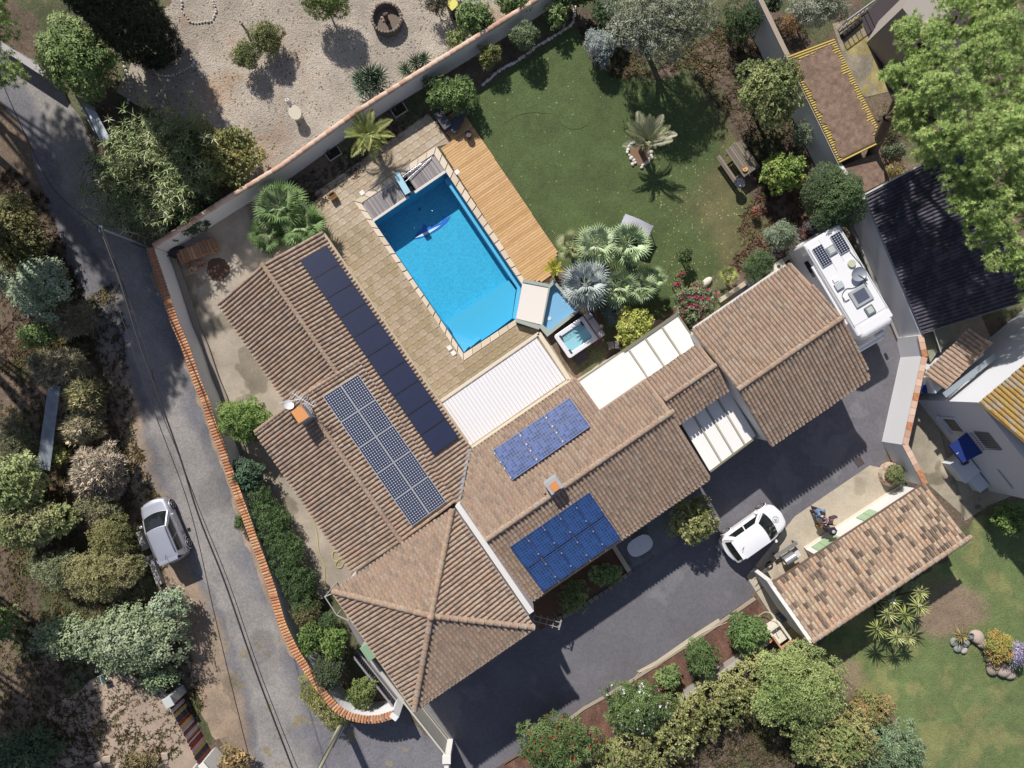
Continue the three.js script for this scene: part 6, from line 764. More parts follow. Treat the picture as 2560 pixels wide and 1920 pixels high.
{
  const w = car('parked_car', 'white hatchback with black glass and a round bonnet emblem on the drive', G(1885, 1333, 0.75).setY(0), 0.815, -0.58, { L: 3.82, W: 1.72, yr: 1.5, belt: 0.9, x0: -1.25, x1: 0.35, b0: -1.72, b1: 1.02 }, paint(252, 252, 254));
  const em = mat(176, 182, 188, 0.5), f = (x) => 0.872 - (x - 1.25) * 0.12; const ring = mesh('bonnet_emblem', merge([new THREE.TorusGeometry(0.17, 0.012, 5, 30).rotateX(Math.PI / 2), new THREE.TorusGeometry(0.055, 0.014, 5, 14, 4.4).rotateX(Math.PI / 2).translate(0.04, 0, -0.03), bar(V(-0.1, 0, 0.05), V(0.02, 0, 0.08), 0.025, 0.012), bar(V(0.02, 0, 0.08), V(0.08, 0, -0.0), 0.025, 0.012), bar(V(-0.08, 0, -0.06), V(-0.02, 0, 0.04), 0.022, 0.012)]).scale(1, 0.6, 1).rotateZ(-0.1).translate(1.4, f(1.4) + 0.012, 0.02), em, w);
  const s = car('parked_car', 'silver hatchback with roof rails parked along the lane', G(410, 1327, 0.7).setY(0), -0.39, -0.92, { L: 3.68, W: 1.66, yr: 1.46, belt: 0.9, x0: -1.52, x1: 0.22, b0: -1.66, b1: 0.98 }, paint(208, 210, 220, 0.55));
  for (const z of [-0.56, 0.56]) mesh('roof_rail', tube([V(-1.35, 1.46, z), V(-1.2, 1.53, z), V(-0.4, 1.55, z), V(0.1, 1.52, z), V(0.25, 1.45, z)], 0.022, 20), mat(90, 94, 102, 0.4), s);
}
{ // motorhome
  const hx = 0.512, hz = 0.859, c = G(2122, 699, 2.85), t = thing('motorhome', 'white motorhome with roof panels and dish between the garage and the boundary wall', 'motorhome', V(c.x + hx * 0.05, 0, c.z + hz * 0.05), Math.atan2(-hz, hx)), wh = paint(250, 250, 252), L = 5.7, Wd = 2.2;
  mesh('body', rbox(L, 2.2, Wd, 0.12, 0, 1.72, 0, 3), wh, t); const nose = rbox(1.15, 0.9, Wd - 0.02, 0.38, L / 2 - 0.25, 2.38, 0, 5); mesh('cab_overhang', nose, wh, t);
  mesh('skirt', box(L + 0.5, 0.5, Wd - 0.1, 0.2, 0.55, 0), mat(206, 208, 210, 0.5), t);
  mesh('cab', rbox(1.0, 0.95, Wd - 0.2, 0.2, L / 2 + 0.35, 1.0, 0, 3), wh, t); mesh('windscreen', gridGeo(10, 4, (u, v) => { const z = mix(-1, 1, u), x = mix(L / 2 + 0.78, L / 2 + 0.3, v) - 0.18 * z * z; return [x, mix(1.38, 2.05, v), z * (Wd / 2 - 0.12 - 0.08 * v)]; }), carGlass, t); mesh('bonnet', rbox(0.75, 0.4, Wd - 0.3, 0.16, L / 2 + 0.7, 1.1, 0, 3), wh, t); mesh('bumper', rbox(0.2, 0.3, Wd - 0.2, 0.08, L / 2 + 1.0, 0.55, 0), wh, t);
  for (const s of [1, -1]) { mesh('wing_mirror', rbox(0.14, 0.3, 0.18, 0.05, L / 2 + 0.45, 1.6, s * (Wd / 2 + 0.12)), blackTrim, t); for (const x of [L / 2 + 0.15, -L / 2 + 1.5]) mesh('wheel', new THREE.CylinderGeometry(0.34, 0.34, 0.22, 22).rotateX(Math.PI / 2).translate(x, 0.34, s * (Wd / 2 - 0.12)), rubber, t); }
  const y = 2.83; mesh('side_rail', merge([box(L - 0.9, 0.05, 0.05, -0.15, y + 0.01, -Wd / 2 + 0.1), box(L - 0.9, 0.05, 0.05, -0.15, y + 0.01, Wd / 2 - 0.1)]), mat(228, 232, 234, 0.5), t); mesh('awning_case', rbox(3.6, 0.16, 0.14, 0.05, 0.2, 2.55, Wd / 2 + 0.08), wh, t);
  const pm = panelMat(panelTex(4, 9, [40, 44, 66], [120, 126, 140], { dot: [214, 218, 222], s: 3 }));
  for (const [z, x] of [[Wd / 2 - 0.52, -1.85], [-Wd / 2 + 0.52, -1.95]]) { const p = mesh('solar_panel', box(1.12, 0.03, 0.6, x, y + 0.05, z), alu, t); mesh('cells', new THREE.PlaneGeometry(0.56, 1.08).rotateX(-Math.PI / 2).rotateY(Math.PI / 2).translate(x, y + 0.0675, z), pm, p); }
  const hatch = (n, x, z, a, b, m, gl) => { const h2 = mesh(n, rbox(a, 0.07, b, 0.03, x, y + 0.05, z), m, t); mesh('pane', rbox(a * 0.66, 0.04, b * 0.66, 0.02, x, y + 0.085, z), gl, h2); return h2; }, smoke = new THREE.MeshPhysicalMaterial({ color: col(96, 100, 118), roughness: 0.25, clearcoat: 0.5 }), gr = mat(150, 158, 158, 0.6), pg = mat(196, 206, 202, 0.5);
  hatch('roof_hatch', -1.85, 0.0, 0.5, 0.5, gr, pg); hatch('roof_hatch', 1.9, -0.12, 0.5, 0.5, mat(120, 128, 126, 0.6), pg); hatch('roof_light', 1.0, -0.1, 0.95, 1.05, mat(178, 184, 186, 0.5), smoke);
  mesh('air_vent', rbox(0.4, 0.1, 0.46, 0.04, -0.05, y + 0.07, 0.62), mat(196, 204, 206, 0.5), t); mesh('air_vent', rbox(0.26, 0.06, 0.3, 0.03, -0.4, y + 0.05, 0.62), wh, t); mesh('air_vent', rbox(0.28, 0.07, 0.28, 0.03, 0.7, y + 0.05, 0.62), wh, t); mesh('vent_cap', new THREE.CylinderGeometry(0.2, 0.22, 0.08, 18).translate(-0.7, y + 0.06, -0.55), mat(204, 206, 182, 0.6), t);
  const dish = mesh('satellite_dish', new THREE.SphereGeometry(0.55, 22, 8, 0, Math.PI * 2, 0, 0.72).scale(1, 0.9, 1.15).rotateX(Math.PI).translate(-0.05, y + 0.62, -0.5), mat(150, 158, 168, 0.4), t); mesh('dish_arm', merge([rod(V(-0.05, y + 0.1, -0.5), V(0.36, y + 0.3, -0.62), 0.03), box(0.12, 0.1, 0.1, 0.4, y + 0.3, -0.64)]), mat(90, 96, 100, 0.5), dish);
  const cb = mat(104, 110, 112, 0.7); mesh('roof_cable', tube([V(0.42, y + 0.03, -0.6), V(0.48, y + 0.02, -0.3), V(0.42, y + 0.02, 0.1), V(0.3, y + 0.02, 0.35), V(0.45, y + 0.02, 0.7), V(0.85, y + 0.02, 0.82)], 0.018, 40), cb, t); mesh('roof_cable', tube([V(-1.3, y + 0.03, -0.8), V(-0.2, y + 0.02, -0.96), V(0.25, y + 0.02, -0.9), V(0.35, y + 0.02, -0.7), V(0.65, y + 0.02, -0.72)], 0.016, 40), cb, t);
  mesh('side_window', rbox(0.95, 0.5, 0.03, 0.01, -1.5, 2.1, Wd / 2 + 0.015), carGlass, t); mesh('side_window', rbox(0.9, 0.5, 0.03, 0.01, 1.2, 2.1, Wd / 2 + 0.015), carGlass, t); mesh('roof_seam', merge([box(0.012, 0.012, Wd - 0.1, 2.2, y, 0), box(1.9, 0.012, 0.012, -1.7, y, 0.28), box(1.2, 0.012, 0.012, -1.6, y, -0.3)]), mat(196, 200, 204, 0.6), t);
}
// ---------- people: one smooth surface over tapered bones ----------
function skinMesh(bones, k, cell) {
  let lo = [1e9, 1e9, 1e9], hi = [-1e9, -1e9, -1e9]; for (const b of bones) for (let i = 0; i < 3; i++) { lo[i] = Math.min(lo[i], b[i] - b[3], b[4 + i] - b[7]); hi[i] = Math.max(hi[i], b[i] + b[3], b[4 + i] + b[7]); }
  lo = lo.map((v) => v - 2 * cell - k * 0.3); const n = hi.map((v, i) => Math.ceil((v + 2 * cell + k * 0.3 - lo[i]) / cell) + 1), at = (i, j, l) => (i * n[1] + j) * n[2] + l, F = new Float32Array(n[0] * n[1] * n[2]);
  const dist = (x, y, z) => { let d = 1e9; for (const b of bones) { const ex = b[4] - b[0], ey = b[5] - b[1], ez = b[6] - b[2], L = ex * ex + ey * ey + ez * ez, t = L ? clamp(((x - b[0]) * ex + (y - b[1]) * ey + (z - b[2]) * ez) / L) : 0, q = Math.hypot(x - b[0] - t * ex, y - b[1] - t * ey, (z - b[2] - t * ez)) - mix(b[3], b[7], t), h = Math.max(k - Math.abs(d - q), 0) / k; d = Math.min(d, q) - h * h * k * 0.25; } return d; };
  for (let i = 0; i < n[0]; i++) for (let j = 0; j < n[1]; j++) for (let l = 0; l < n[2]; l++) F[at(i, j, l)] = dist(lo[0] + i * cell, lo[1] + j * cell, lo[2] + l * cell);
  const id = new Int32Array(F.length).fill(-1), p = [], ix = [];
  for (let i = 0; i + 1 < n[0]; i++) for (let j = 0; j + 1 < n[1]; j++) for (let l = 0; l + 1 < n[2]; l++) {
    let c = 0, s = [0, 0, 0]; const v = (a, b, d) => F[at(i + a, j + b, l + d)];
    for (const [a, b] of [[[0, 0, 0], [1, 0, 0]], [[0, 1, 0], [1, 1, 0]], [[0, 0, 1], [1, 0, 1]], [[0, 1, 1], [1, 1, 1]], [[0, 0, 0], [0, 1, 0]], [[1, 0, 0], [1, 1, 0]], [[0, 0, 1], [0, 1, 1]], [[1, 0, 1], [1, 1, 1]], [[0, 0, 0], [0, 0, 1]], [[1, 0, 0], [1, 0, 1]], [[0, 1, 0], [0, 1, 1]], [[1, 1, 0], [1, 1, 1]]]) { const f = v(...a), g = v(...b); if ((f < 0) !== (g < 0)) { const t = f / (f - g); for (let m = 0; m < 3; m++) s[m] += mix(a[m], b[m], t); c++; } }
    if (c) { id[at(i, j, l)] = p.length / 3; p.push(lo[0] + (i + s[0] / c) * cell, lo[1] + (j + s[1] / c) * cell, lo[2] + (l + s[2] / c) * cell); }
  }
  const quad = (a, b, c, d, f) => { if (a < 0 || b < 0 || c < 0 || d < 0) return; f ? ix.push(a, b, c, a, c, d) : ix.push(a, c, b, a, d, c); };
  for (let i = 1; i + 1 < n[0]; i++) for (let j = 1; j + 1 < n[1]; j++) for (let l = 1; l + 1 < n[2]; l++) { const f = F[at(i, j, l)] < 0;
    if (f !== (F[at(i + 1, j, l)] < 0)) quad(id[at(i, j - 1, l - 1)], id[at(i, j, l - 1)], id[at(i, j, l)], id[at(i, j - 1, l)], f);
    if (f !== (F[at(i, j + 1, l)] < 0)) quad(id[at(i - 1, j, l - 1)], id[at(i - 1, j, l)], id[at(i, j, l)], id[at(i, j, l - 1)], f);
    if (f !== (F[at(i, j, l + 1)] < 0)) quad(id[at(i - 1, j - 1, l)], id[at(i, j - 1, l)], id[at(i, j, l)], id[at(i - 1, j, l)], f); }
  const g = new THREE.BufferGeometry(); g.setAttribute('position', new THREE.Float32BufferAttribute(p, 3)); g.setIndex(ix); g.computeVertexNormals(); return g;
}
function person(label, pos, turn, o) {                                    // faces local +x; y up
  const t = thing('person', label, 'person', pos, turn), s = o.h / 1.72, b = (ax, ay, az, ar, bx, by, bz, br) => [ax, ay, az, ar, bx, by, bz, br].map((v) => v * s), f = o.step ?? 0.06, el = o.arm ?? [[0.1, 1.12, 0.27], [0.3, 1.1, 0.16]], er = o.arm2 ?? [[0.1, 1.12, -0.27], [0.3, 1.1, -0.16]];
  const legs = [b(0, 0.9, 0.09, 0.095, 0.02 + f, 0.5, 0.1, 0.062), b(0.02 + f, 0.5, 0.1, 0.06, f, 0.08, 0.1, 0.04), b(0, 0.9, -0.09, 0.095, 0.02 - f, 0.5, -0.1, 0.062), b(0.02 - f, 0.5, -0.1, 0.06, -f, 0.08, -0.1, 0.04)];
  const torso = [b(0, 0.95, 0.05, 0.12, 0, 0.95, -0.05, 0.12), b(0, 0.95, 0, 0.13, 0.01, 1.2, 0, 0.125), b(0.01, 1.2, 0.06, 0.12, 0.0, 1.36, 0.11, 0.085), b(0.01, 1.2, -0.06, 0.12, 0.0, 1.36, -0.11, 0.085)];
  const arms = [b(0, 1.38, 0.18, 0.056, ...el[0], 0.042), b(...el[0], 0.04, ...el[1], 0.027), b(0, 1.38, -0.18, 0.056, ...er[0], 0.042), b(...er[0], 0.04, ...er[1], 0.027)];
  const head = [b(0.0, 1.4, 0, 0.055, 0.02, 1.5, 0, 0.05), b(0.01, 1.6, 0, 0.085, 0.035, 1.63, 0, 0.082), b(0.05, 1.55, 0, 0.06, 0.06, 1.54, 0, 0.05), b(0.11, 1.6, 0, 0.012, 0.128, 1.575, 0, 0.017), b(0.02, 1.585, 0.088, 0.016, 0.015, 1.61, 0.09, 0.018), b(0.02, 1.585, -0.088, 0.016, 0.015, 1.61, -0.09, 0.018), b(0.098, 1.535, 0.018, 0.012, 0.098, 1.535, -0.018, 0.012)];
  const hand = (e, sg) => { const w = V(...e[1]), d = w.clone().sub(V(...e[0])).normalize(), x = V(0, 0, 1).cross(d).normalize(), z = d.clone().cross(x).normalize(), q = (a, c, k) => w.clone().addScaledVector(d, a).addScaledVector(z, c).addScaledVector(x, k), r = []; r.push(b(...w.toArray(), 0.024, ...q(0.075, 0, 0).toArray(), 0.03)); [[-0.03, 0.075], [-0.01, 0.085], [0.011, 0.08], [0.03, 0.062]].forEach(([c, l]) => { const m = q(0.09 + l * 0.5, c, -0.008), e2 = q(0.09 + l * 0.85, c, -0.035); r.push(b(...q(0.075, c, 0).toArray(), 0.0105, ...m.toArray(), 0.009), b(...m.toArray(), 0.009, ...e2.toArray(), 0.0075)); }); r.push(b(...q(0.03, sg * -0.03, -0.01).toArray(), 0.012, ...q(0.075, sg * -0.055, -0.025).toArray(), 0.009)); return r; };
  const skin = mat(206, 156, 128, 0.6), grow = (l, v) => l.map((q) => { const c = q.slice(); c[3] += v; c[7] += v; return c; });
  mesh('body', merge([skinMesh([...legs, ...torso, ...arms, ...head], 0.045 * s, 0.017), skinMesh(hand(el, 1), 0.008, 0.005), skinMesh(hand(er, -1), 0.008, 0.005)]), skin, t);
  mesh('trousers', skinMesh(grow([...legs, torso[0]], 0.018), 0.05, 0.019), o.trousers, t); const sl = o.short ? [[...arms[0]], [...arms[2]]] : arms; mesh('shirt', skinMesh(grow([...torso, ...sl], 0.02), 0.05, 0.019), o.shirt, t);
  for (const sg of [1, -1]) mesh('shoe', new THREE.SphereGeometry(0.07, 12, 8).scale(1.9, 0.75, 0.8).translate(sg * f + 0.05, 0.045, sg * 0.1), o.shoes, t);
  mesh('hair', skinMesh([b(-0.01, 1.62, 0, 0.1, 0.025, 1.65, 0, 0.092), b(-0.04, 1.56, 0, 0.085, -0.05, 1.5, 0, o.long ? 0.075 : 0.05), ...(o.long ? [b(-0.05, 1.5, 0, 0.07, -0.07, 1.36, 0, 0.06)] : [])], 0.03, 0.013), o.hair, t);
  mesh('eyes', merge([0.033, -0.033].map((z) => new THREE.SphereGeometry(0.011, 8, 6).translate(0.109 * s, 1.607 * s, z * s))), mat(40, 34, 32, 0.3), t); mesh('mouth', box(0.006, 0.008, 0.04, 0.111 * s, 1.537 * s, 0), mat(170, 96, 90, 0.6), t);
  return t;
}
{
  const black = mat(40, 36, 42, 0.7), darkHair = mat(52, 42, 38, 0.75), floral = new THREE.MeshStandardMaterial({ roughness: 0.9, side: THREE.DoubleSide, color: col(120, 92, 98) });
  const fl = dataTex(128, 128, (i, j) => { const n = fbm(i / 9, j / 9, 3, 3); return n > 0.55 ? [222, 196, 202] : n > 0.47 ? [150, 110, 116] : [66, 46, 54]; });
  const proj = (g, k) => { const p = g.attributes.position, uv = new Float32Array(p.count * 2); for (let i = 0; i < p.count; i++) { uv[i * 2] = (p.getX(i) + p.getY(i) * 0.4) * k; uv[i * 2 + 1] = (p.getZ(i) + p.getY(i) * 0.7) * k; } g.setAttribute('uv', new THREE.BufferAttribute(uv, 2)); };
  floral.color.set(1, 1, 1); floral.map = fl;
  person('person in a blue denim jacket and dark trousers standing nearest the drive', G(2027, 1271).add(V(0, 0.03, 0)), -0.85, { h: 1.64, trousers: mat(52, 52, 70, 0.85), shirt: mat(116, 140, 176, 0.9), shoes: black, hair: darkHair, long: true });
  const b = person('person in a pink brown patterned shirt and pale trousers, middle of three', G(2044, 1292).add(V(0, 0.03, 0)), -1.3, { h: 1.68, trousers: mat(216, 212, 204, 0.9), shirt: floral, shoes: mat(232, 232, 228, 0.6), hair: mat(70, 54, 50, 0.8), arm: [[0.12, 1.12, 0.3], [0.32, 1.14, 0.2]], arm2: [[0.0, 1.12, -0.34], [0.2, 1.0, -0.34]] }); proj(b.children.find((m) => m.name === 'shirt').geometry, 2.4);
  mesh('shoulder_bag', rbox(0.14, 0.34, 0.4, 0.06, -0.1, 1.12, -0.38), mat(78, 62, 72, 0.7), b);
  const c = person('person in a dark brimmed hat and ochre trousers beside the outbuilding wall', G(2046, 1313).add(V(0, 0.03, 0)), 0.5, { h: 1.7, trousers: mat(186, 142, 92, 0.9), shirt: mat(58, 52, 62, 0.9), shoes: mat(70, 54, 44, 0.7), hair: darkHair, step: 0.14, arm2: [[0.16, 1.14, -0.28], [0.36, 1.2, -0.12]] });
  mesh('hat', merge([new THREE.CylinderGeometry(0.22, 0.24, 0.02, 24).translate(0.02, 1.67, 0), new THREE.CylinderGeometry(0.095, 0.125, 0.12, 20).translate(0.02, 1.735, 0)]), mat(44, 40, 52, 0.8), c); mesh('hat_top', new THREE.SphereGeometry(0.1, 16, 8, 0, Math.PI * 2, 0, Math.PI / 2).scale(1, 0.35, 1).translate(0.02, 1.795, 0), mat(186, 182, 186, 0.7), c);
}
// ---------- leaves ----------
const leafGeo = (list) => { const p = [], n = [], ix = []; for (const [o, d, L, w, bend = 0.15] of list) { const k = p.length / 3, s = d.clone().cross(UP); if (s.lengthSq() < 1e-4) s.set(1, 0, 0); s.normalize().multiplyScalar(w / 2); const up = s.clone().cross(d).normalize(), m = o.clone().addScaledVector(d, L * 0.45).addScaledVector(up, L * bend * 0.5), e = o.clone().addScaledVector(d, L).addScaledVector(up, -L * bend); for (const v of [o, m.clone().add(s), e, m.clone().sub(s)]) { p.push(v.x, v.y, v.z); n.push(up.x, up.y, up.z); } ix.push(k, k + 1, k + 2, k, k + 2, k + 3); } const g = new THREE.BufferGeometry(); g.setAttribute('position', new THREE.Float32BufferAttribute(p, 3)); g.setAttribute('normal', new THREE.Float32BufferAttribute(n, 3)); g.setIndex(ix); return g; };
const dirUp = (lo) => { for (;;) { const v = V(rr(-1, 1), rr(lo, 1), rr(-1, 1)), l = v.length(); if (l > 0.2 && l < 1) return v.divideScalar(l); } };
const clump = (n, size, L, w, lo = -0.2, bend) => leafGeo(Array.from({ length: n }, () => { const d = dirUp(lo); return [d.clone().multiplyScalar(size * rr(0.1, 0.8)).add(V(rr(-1, 1), rr(-0.5, 0.5), rr(-1, 1)).multiplyScalar(size * 0.35)), dirUp(lo), L * rr(0.7, 1.3), w * rr(0.8, 1.2), bend]; }));
const CL = {
  broad: [clump(9, 0.15, 0.13, 0.075), 0.17], small: [clump(11, 0.12, 0.075, 0.042), 0.13], glossy: [clump(8, 0.15, 0.16, 0.07), 0.18], fine: [clump(15, 0.16, 0.15, 0.022), 0.17], lance: [clump(12, 0.15, 0.22, 0.034, 0), 0.19],
  needle: [leafGeo(Array.from({ length: 34 }, () => { const d = dirUp(-0.15); return [V(0, 0, 0), d, 0.15 * rr(0.7, 1.15), 0.016, 0.02]; })), 0.15], scale: [clump(14, 0.13, 0.13, 0.03, 0.1), 0.14], twig: [leafGeo(Array.from({ length: 16 }, () => { const d = dirUp(-0.1); return [V(rr(-0.1, 0.1), 0, rr(-0.1, 0.1)), d, rr(0.18, 0.42), 0.014, rr(-0.3, 0.3)]; })), 0.2], big: [clump(9, 0.18, 0.15, 0.09), 0.2],
  flower: [leafGeo(Array.from({ length: 12 }, () => [V(rr(-0.03, 0.03), 0, rr(-0.03, 0.03)), dirUp(0), 0.07, 0.05, 0.2])), 0.1],
};
const leafMat = new THREE.MeshPhysicalMaterial({ color: 0xffffff, roughness: 0.72, side: THREE.DoubleSide, transmission: 0.22, thickness: 0 });
const dryMat = new THREE.MeshStandardMaterial({ color: 0xffffff, roughness: 0.95, side: THREE.DoubleSide }), bark = mat(118, 100, 84, 0.95), paleBark = mat(160, 150, 138, 0.95);
const qA = new THREE.Quaternion(), qB = new THREE.Quaternion(), mA = new THREE.Matrix4(), sA = V(1, 1, 1), cA = new THREE.Color(), cB = new THREE.Color();
// lobes: [centre, rx, ry, rz] in metres about the thing's foot
function crown(t, lobes, o) {
  const [geo, size] = CL[o.leaf ?? 'broad'], k = o.size ?? 1, items = [], hsl = {};
  const cols = o.cols.map((c) => col(...c, GAIN * (o.gain ?? 0.66)));
  for (const [c, rx, ry, rz] of lobes) {
    const n = Math.max(6, Math.round((o.dens ?? 1.5) * Math.PI * (rx * rz + 0.5 * (rx + rz) * ry) * 0.62 / (size * size * k * k))), tone = rr(-0.12, 0.12), s1 = rr(0, 90), base = cols[Math.floor(rnd() * cols.length)];
    for (let i = 0; i < n; i++) { const d = dirUp(o.low ?? -0.45), r = Math.pow(rr(o.core ?? 0.35, 1), 0.5) * (0.8 + 0.36 * noise(d.x * 2.6 + s1, d.z * 2.6 + d.y * 2 + s1, 5)); const p = V(c.x + d.x * rx * r, c.y + d.y * ry * r, c.z + d.z * rz * r); if (p.y < 0.04) continue; items.push([p, d, tone, rnd() < 0.75 ? base : pick(cols)]); }
  }
  const im = new THREE.InstancedMesh(geo, o.dry ? dryMat : leafMat, items.length); im.name = o.part ?? 'crown'; im.castShadow = im.receiveShadow = true;
  items.forEach(([p, d, tone, base], i) => { qA.setFromUnitVectors(UP, V(d.x + rr(-0.5, 0.5), d.y * 0.8 + (o.lift ?? 0.7) + rr(-0.3, 0.3), d.z + rr(-0.5, 0.5)).normalize()); qB.setFromAxisAngle(UP, rr(0, 6.283)); qA.multiply(qB); const s = k * rr(0.75, 1.25); mA.compose(p, qA, sA.setScalar(s)); im.setMatrixAt(i, mA); cA.copy(base).multiplyScalar(1 + tone + rr(-0.13, 0.13)); cA.r *= 1 + rr(-0.06, 0.08); { const l = 0.3 * cA.r + 0.6 * cA.g + 0.1 * cA.b; cA.lerp(cB.setRGB(l, l, l), o.grey ?? 0.14); } im.setColorAt(i, cA); });
  t.add(stuff(im)); return im;
}
function lobesIn(c, rx, ry, rz, n, f = 0.5) { const L = [[c.clone(), rx * 0.72, ry * 0.8, rz * 0.72]]; for (let i = 0; i < n; i++) { const a = i * 2.4 + rr(-0.3, 0.3), u = Math.sqrt((i + 0.5) / n), el = rr(-0.15, 0.55) * (1 - u * 0.5), s = f * rr(0.7, 1.2); L.push([V(c.x + Math.cos(a) * rx * u * (1 - s * 0.75), c.y + ry * (1 - s) * (1 - u * u) * 0.9 + el * ry * 0.3, c.z + Math.sin(a) * rz * u * (1 - s * 0.75)), rx * s, Math.max(0.12, ry * s * 1.1), rz * s]); } return L; }
// breaks each lobe of a crown into smaller rounded puffs over its upper side
function puffs(L, n = 9, s = 0.36) { return L.flatMap(([p, a, b, c]) => [[p, a * 0.7, b * 0.7, c * 0.7], ...Array.from({ length: n }, () => { const d = dirUp(-0.1), k = s * rr(0.75, 1.2), r = Math.min(a, c); return [V(p.x + d.x * a * 0.78, p.y + d.y * b * 0.85, p.z + d.z * c * 0.78), r * k, r * k * 0.85, r * k]; })]); }
function limbs(t, lobes, r, m = bark) { const g = [], foot = V(0, 0, 0), c = lobes[0][0], fork = c.clone().multiplyScalar(0.5).setY(Math.max(0.12, c.y * 0.5)); g.push(new THREE.TubeGeometry(new THREE.CatmullRomCurve3([foot, fork.clone().multiplyScalar(0.5).add(V(rr(-0.05, 0.05), 0, rr(-0.05, 0.05))), fork]), 6, r, 7)); for (const [p] of lobes.slice(0, 9)) g.push(new THREE.TubeGeometry(new THREE.CatmullRomCurve3([fork.clone().add(V(0, -0.08, 0)), fork.clone().lerp(p, 0.5).add(V(rr(-0.12, 0.12), 0.1, rr(-0.12, 0.12))), p]), 6, r * 0.42, 5)); return mesh('trunk', merge(g), m, t); }
// plant seen at pixel x, y with radii in pixels; h = height of the middle of its crown
function plant(name, label, cat, x, y, h, rx, ry, o) {
  const c = G(x, y, h), k = mpp(h), t = thing(name, label, cat, V(c.x, 0, c.z), 0, o.group), R = [rx * k, ry * k], v = o.v ?? Math.min(h, (R[0] + R[1]) / 2);
  const L = o.lobes ? o.lobes.map(([a, b, hh, r, s = 1]) => { const p = G(a, b, hh); return [V(p.x - c.x, hh, p.z - c.z), r * mpp(hh), r * mpp(hh) * (o.flat ?? 0.8), r * mpp(hh) * s]; }) : lobesIn(V(0, h, 0), R[0], v, R[1], o.n ?? 8, o.f);
  limbs(t, L, o.trunk ?? Math.max(0.03, 0.035 * R[0]), o.bark); crown(t, o.puff ? puffs(L, o.puff) : L, o); if (o.flowers) { const [n, cs, size] = o.flowers; crown(t, L.map(([p, a, b, d]) => [p, a * 1.02, b * 1.06, d * 1.02]), { leaf: 'flower', cols: cs, dens: n, part: 'flowers', low: 0.15, core: 0.8, size: size ?? 1, gain: 1 }); }
  return t;
}
const G_MID = [[112, 136, 66], [98, 124, 56], [126, 148, 76]], G_DARK = [[72, 98, 48], [62, 86, 42], [84, 110, 54]], G_LIME = [[168, 174, 62], [150, 162, 52], [184, 184, 80]], G_OLIVE = [[158, 164, 136], [140, 150, 116], [178, 184, 160]], G_PINE = [[148, 172, 84], [132, 158, 72], [164, 184, 100]], G_GREY = [[140, 158, 124], [124, 146, 106], [156, 170, 140]], G_YEL = [[142, 148, 66], [126, 136, 58], [156, 156, 76]], DRY = [[170, 160, 126], [150, 144, 108], [184, 172, 140]];
// tall trees
plant('pine_tree', 'huge bright green pine filling the upper right corner', 'tree', 2400, 300, 8.5, 190, 360, { leaf: 'needle', cols: G_PINE, dens: 1.25, puff: 10, trunk: 0.28, flat: 0.7, size: 1.25, gain: 0.62, lobes: [[2300, 110, 7.6, 75], [2390, 40, 7.6, 85], [2490, 60, 8.1, 90], [2280, 215, 7.6, 70], [2370, 190, 8.6, 85], [2470, 170, 8.6, 85], [2550, 150, 7.6, 70], [2270, 300, 7.1, 48], [2340, 300, 8.1, 75], [2430, 300, 8.6, 85], [2530, 290, 8.6, 85], [2330, 380, 7.1, 50], [2400, 400, 7.6, 75], [2490, 410, 8.1, 85], [2560, 420, 8.1, 75], [2410, 490, 7.1, 52], [2480, 520, 7.6, 72], [2550, 540, 7.6, 75], [2440, 570, 6.8, 44], [2500, 620, 7.1, 55], [2560, 650, 7.1, 52], [2570, 720, 6.6, 34], [2220, 180, 7.0, 26], [2600, 300, 8.1, 90], [2610, 500, 7.6, 90]] });
for (const [l, gx, gy, h, r, seen] of [['pale green pine crown at the left edge above the shaded lane', 205, 330, 9, 3.6, 1], ['pine crown at the top left corner of the photo edge', 85, 140, 9, 3.4, 1], ['tall pine just outside the left edge beside the shaded lane', 150, 500, 8.5, 3.2], ['tall pine outside the left edge, over the dark brown earth', -40, 640, 8.5, 3.4], ['tall pine outside the lower left edge above the bare lot', -60, 1420, 8.5, 3.8], ['pine outside the lower left edge near the dark bush', -30, 1250, 8, 2.6], ['pine outside the upper left corner', -60, -20, 9, 3.6]]) {
  const c = G(gx, gy), f = V(-7.5, 0, -1), t = thing('pine_tree', l, 'tree', c.clone().add(f)), L = lobesIn(V(0, h, 0).sub(f), r, 1.7, r, 12, 0.42); limbs(t, L, 0.2); crown(t, puffs(L), { leaf: 'needle', cols: G_PINE, dens: gy > 1000 ? 1.0 : seen ? 0.9 : 0.6, size: 1.5, gain: 0.8, core: 0.2 });
}
{ const t = thing('cypress_tree', 'tall dark column cypress leaning out of the top edge beside the gravel', 'tree', G(400, 120)), L = []; for (let i = 0; i < 13; i++) { const y = 0.7 + i * 0.85, r = 1.75 * (i < 2 ? 0.8 + i * 0.1 : 1 - Math.pow((i - 2) / 12, 2.2) * 0.8); L.push([V(rr(-0.1, 0.1), y, rr(-0.1, 0.1)), r, 0.95, r]); } mesh('trunk', new THREE.CylinderGeometry(0.08, 0.25, 9, 9).translate(0, 4.5, 0), bark, t); crown(t, L, { leaf: 'scale', cols: [[66, 78, 46], [56, 68, 40], [78, 88, 52]], dens: 1.7, core: 0.62, lift: 0.9, size: 1.1, gain: 1.2 }); }
plant('olive_tree', 'broad silvery olive tree at the top of the lawn', 'tree', 1640, 45, 3.2, 150, 120, { leaf: 'fine', cols: G_OLIVE, dens: 1.0, n: 14, f: 0.42, v: 1.8, trunk: 0.16, bark: paleBark, size: 1.1 });
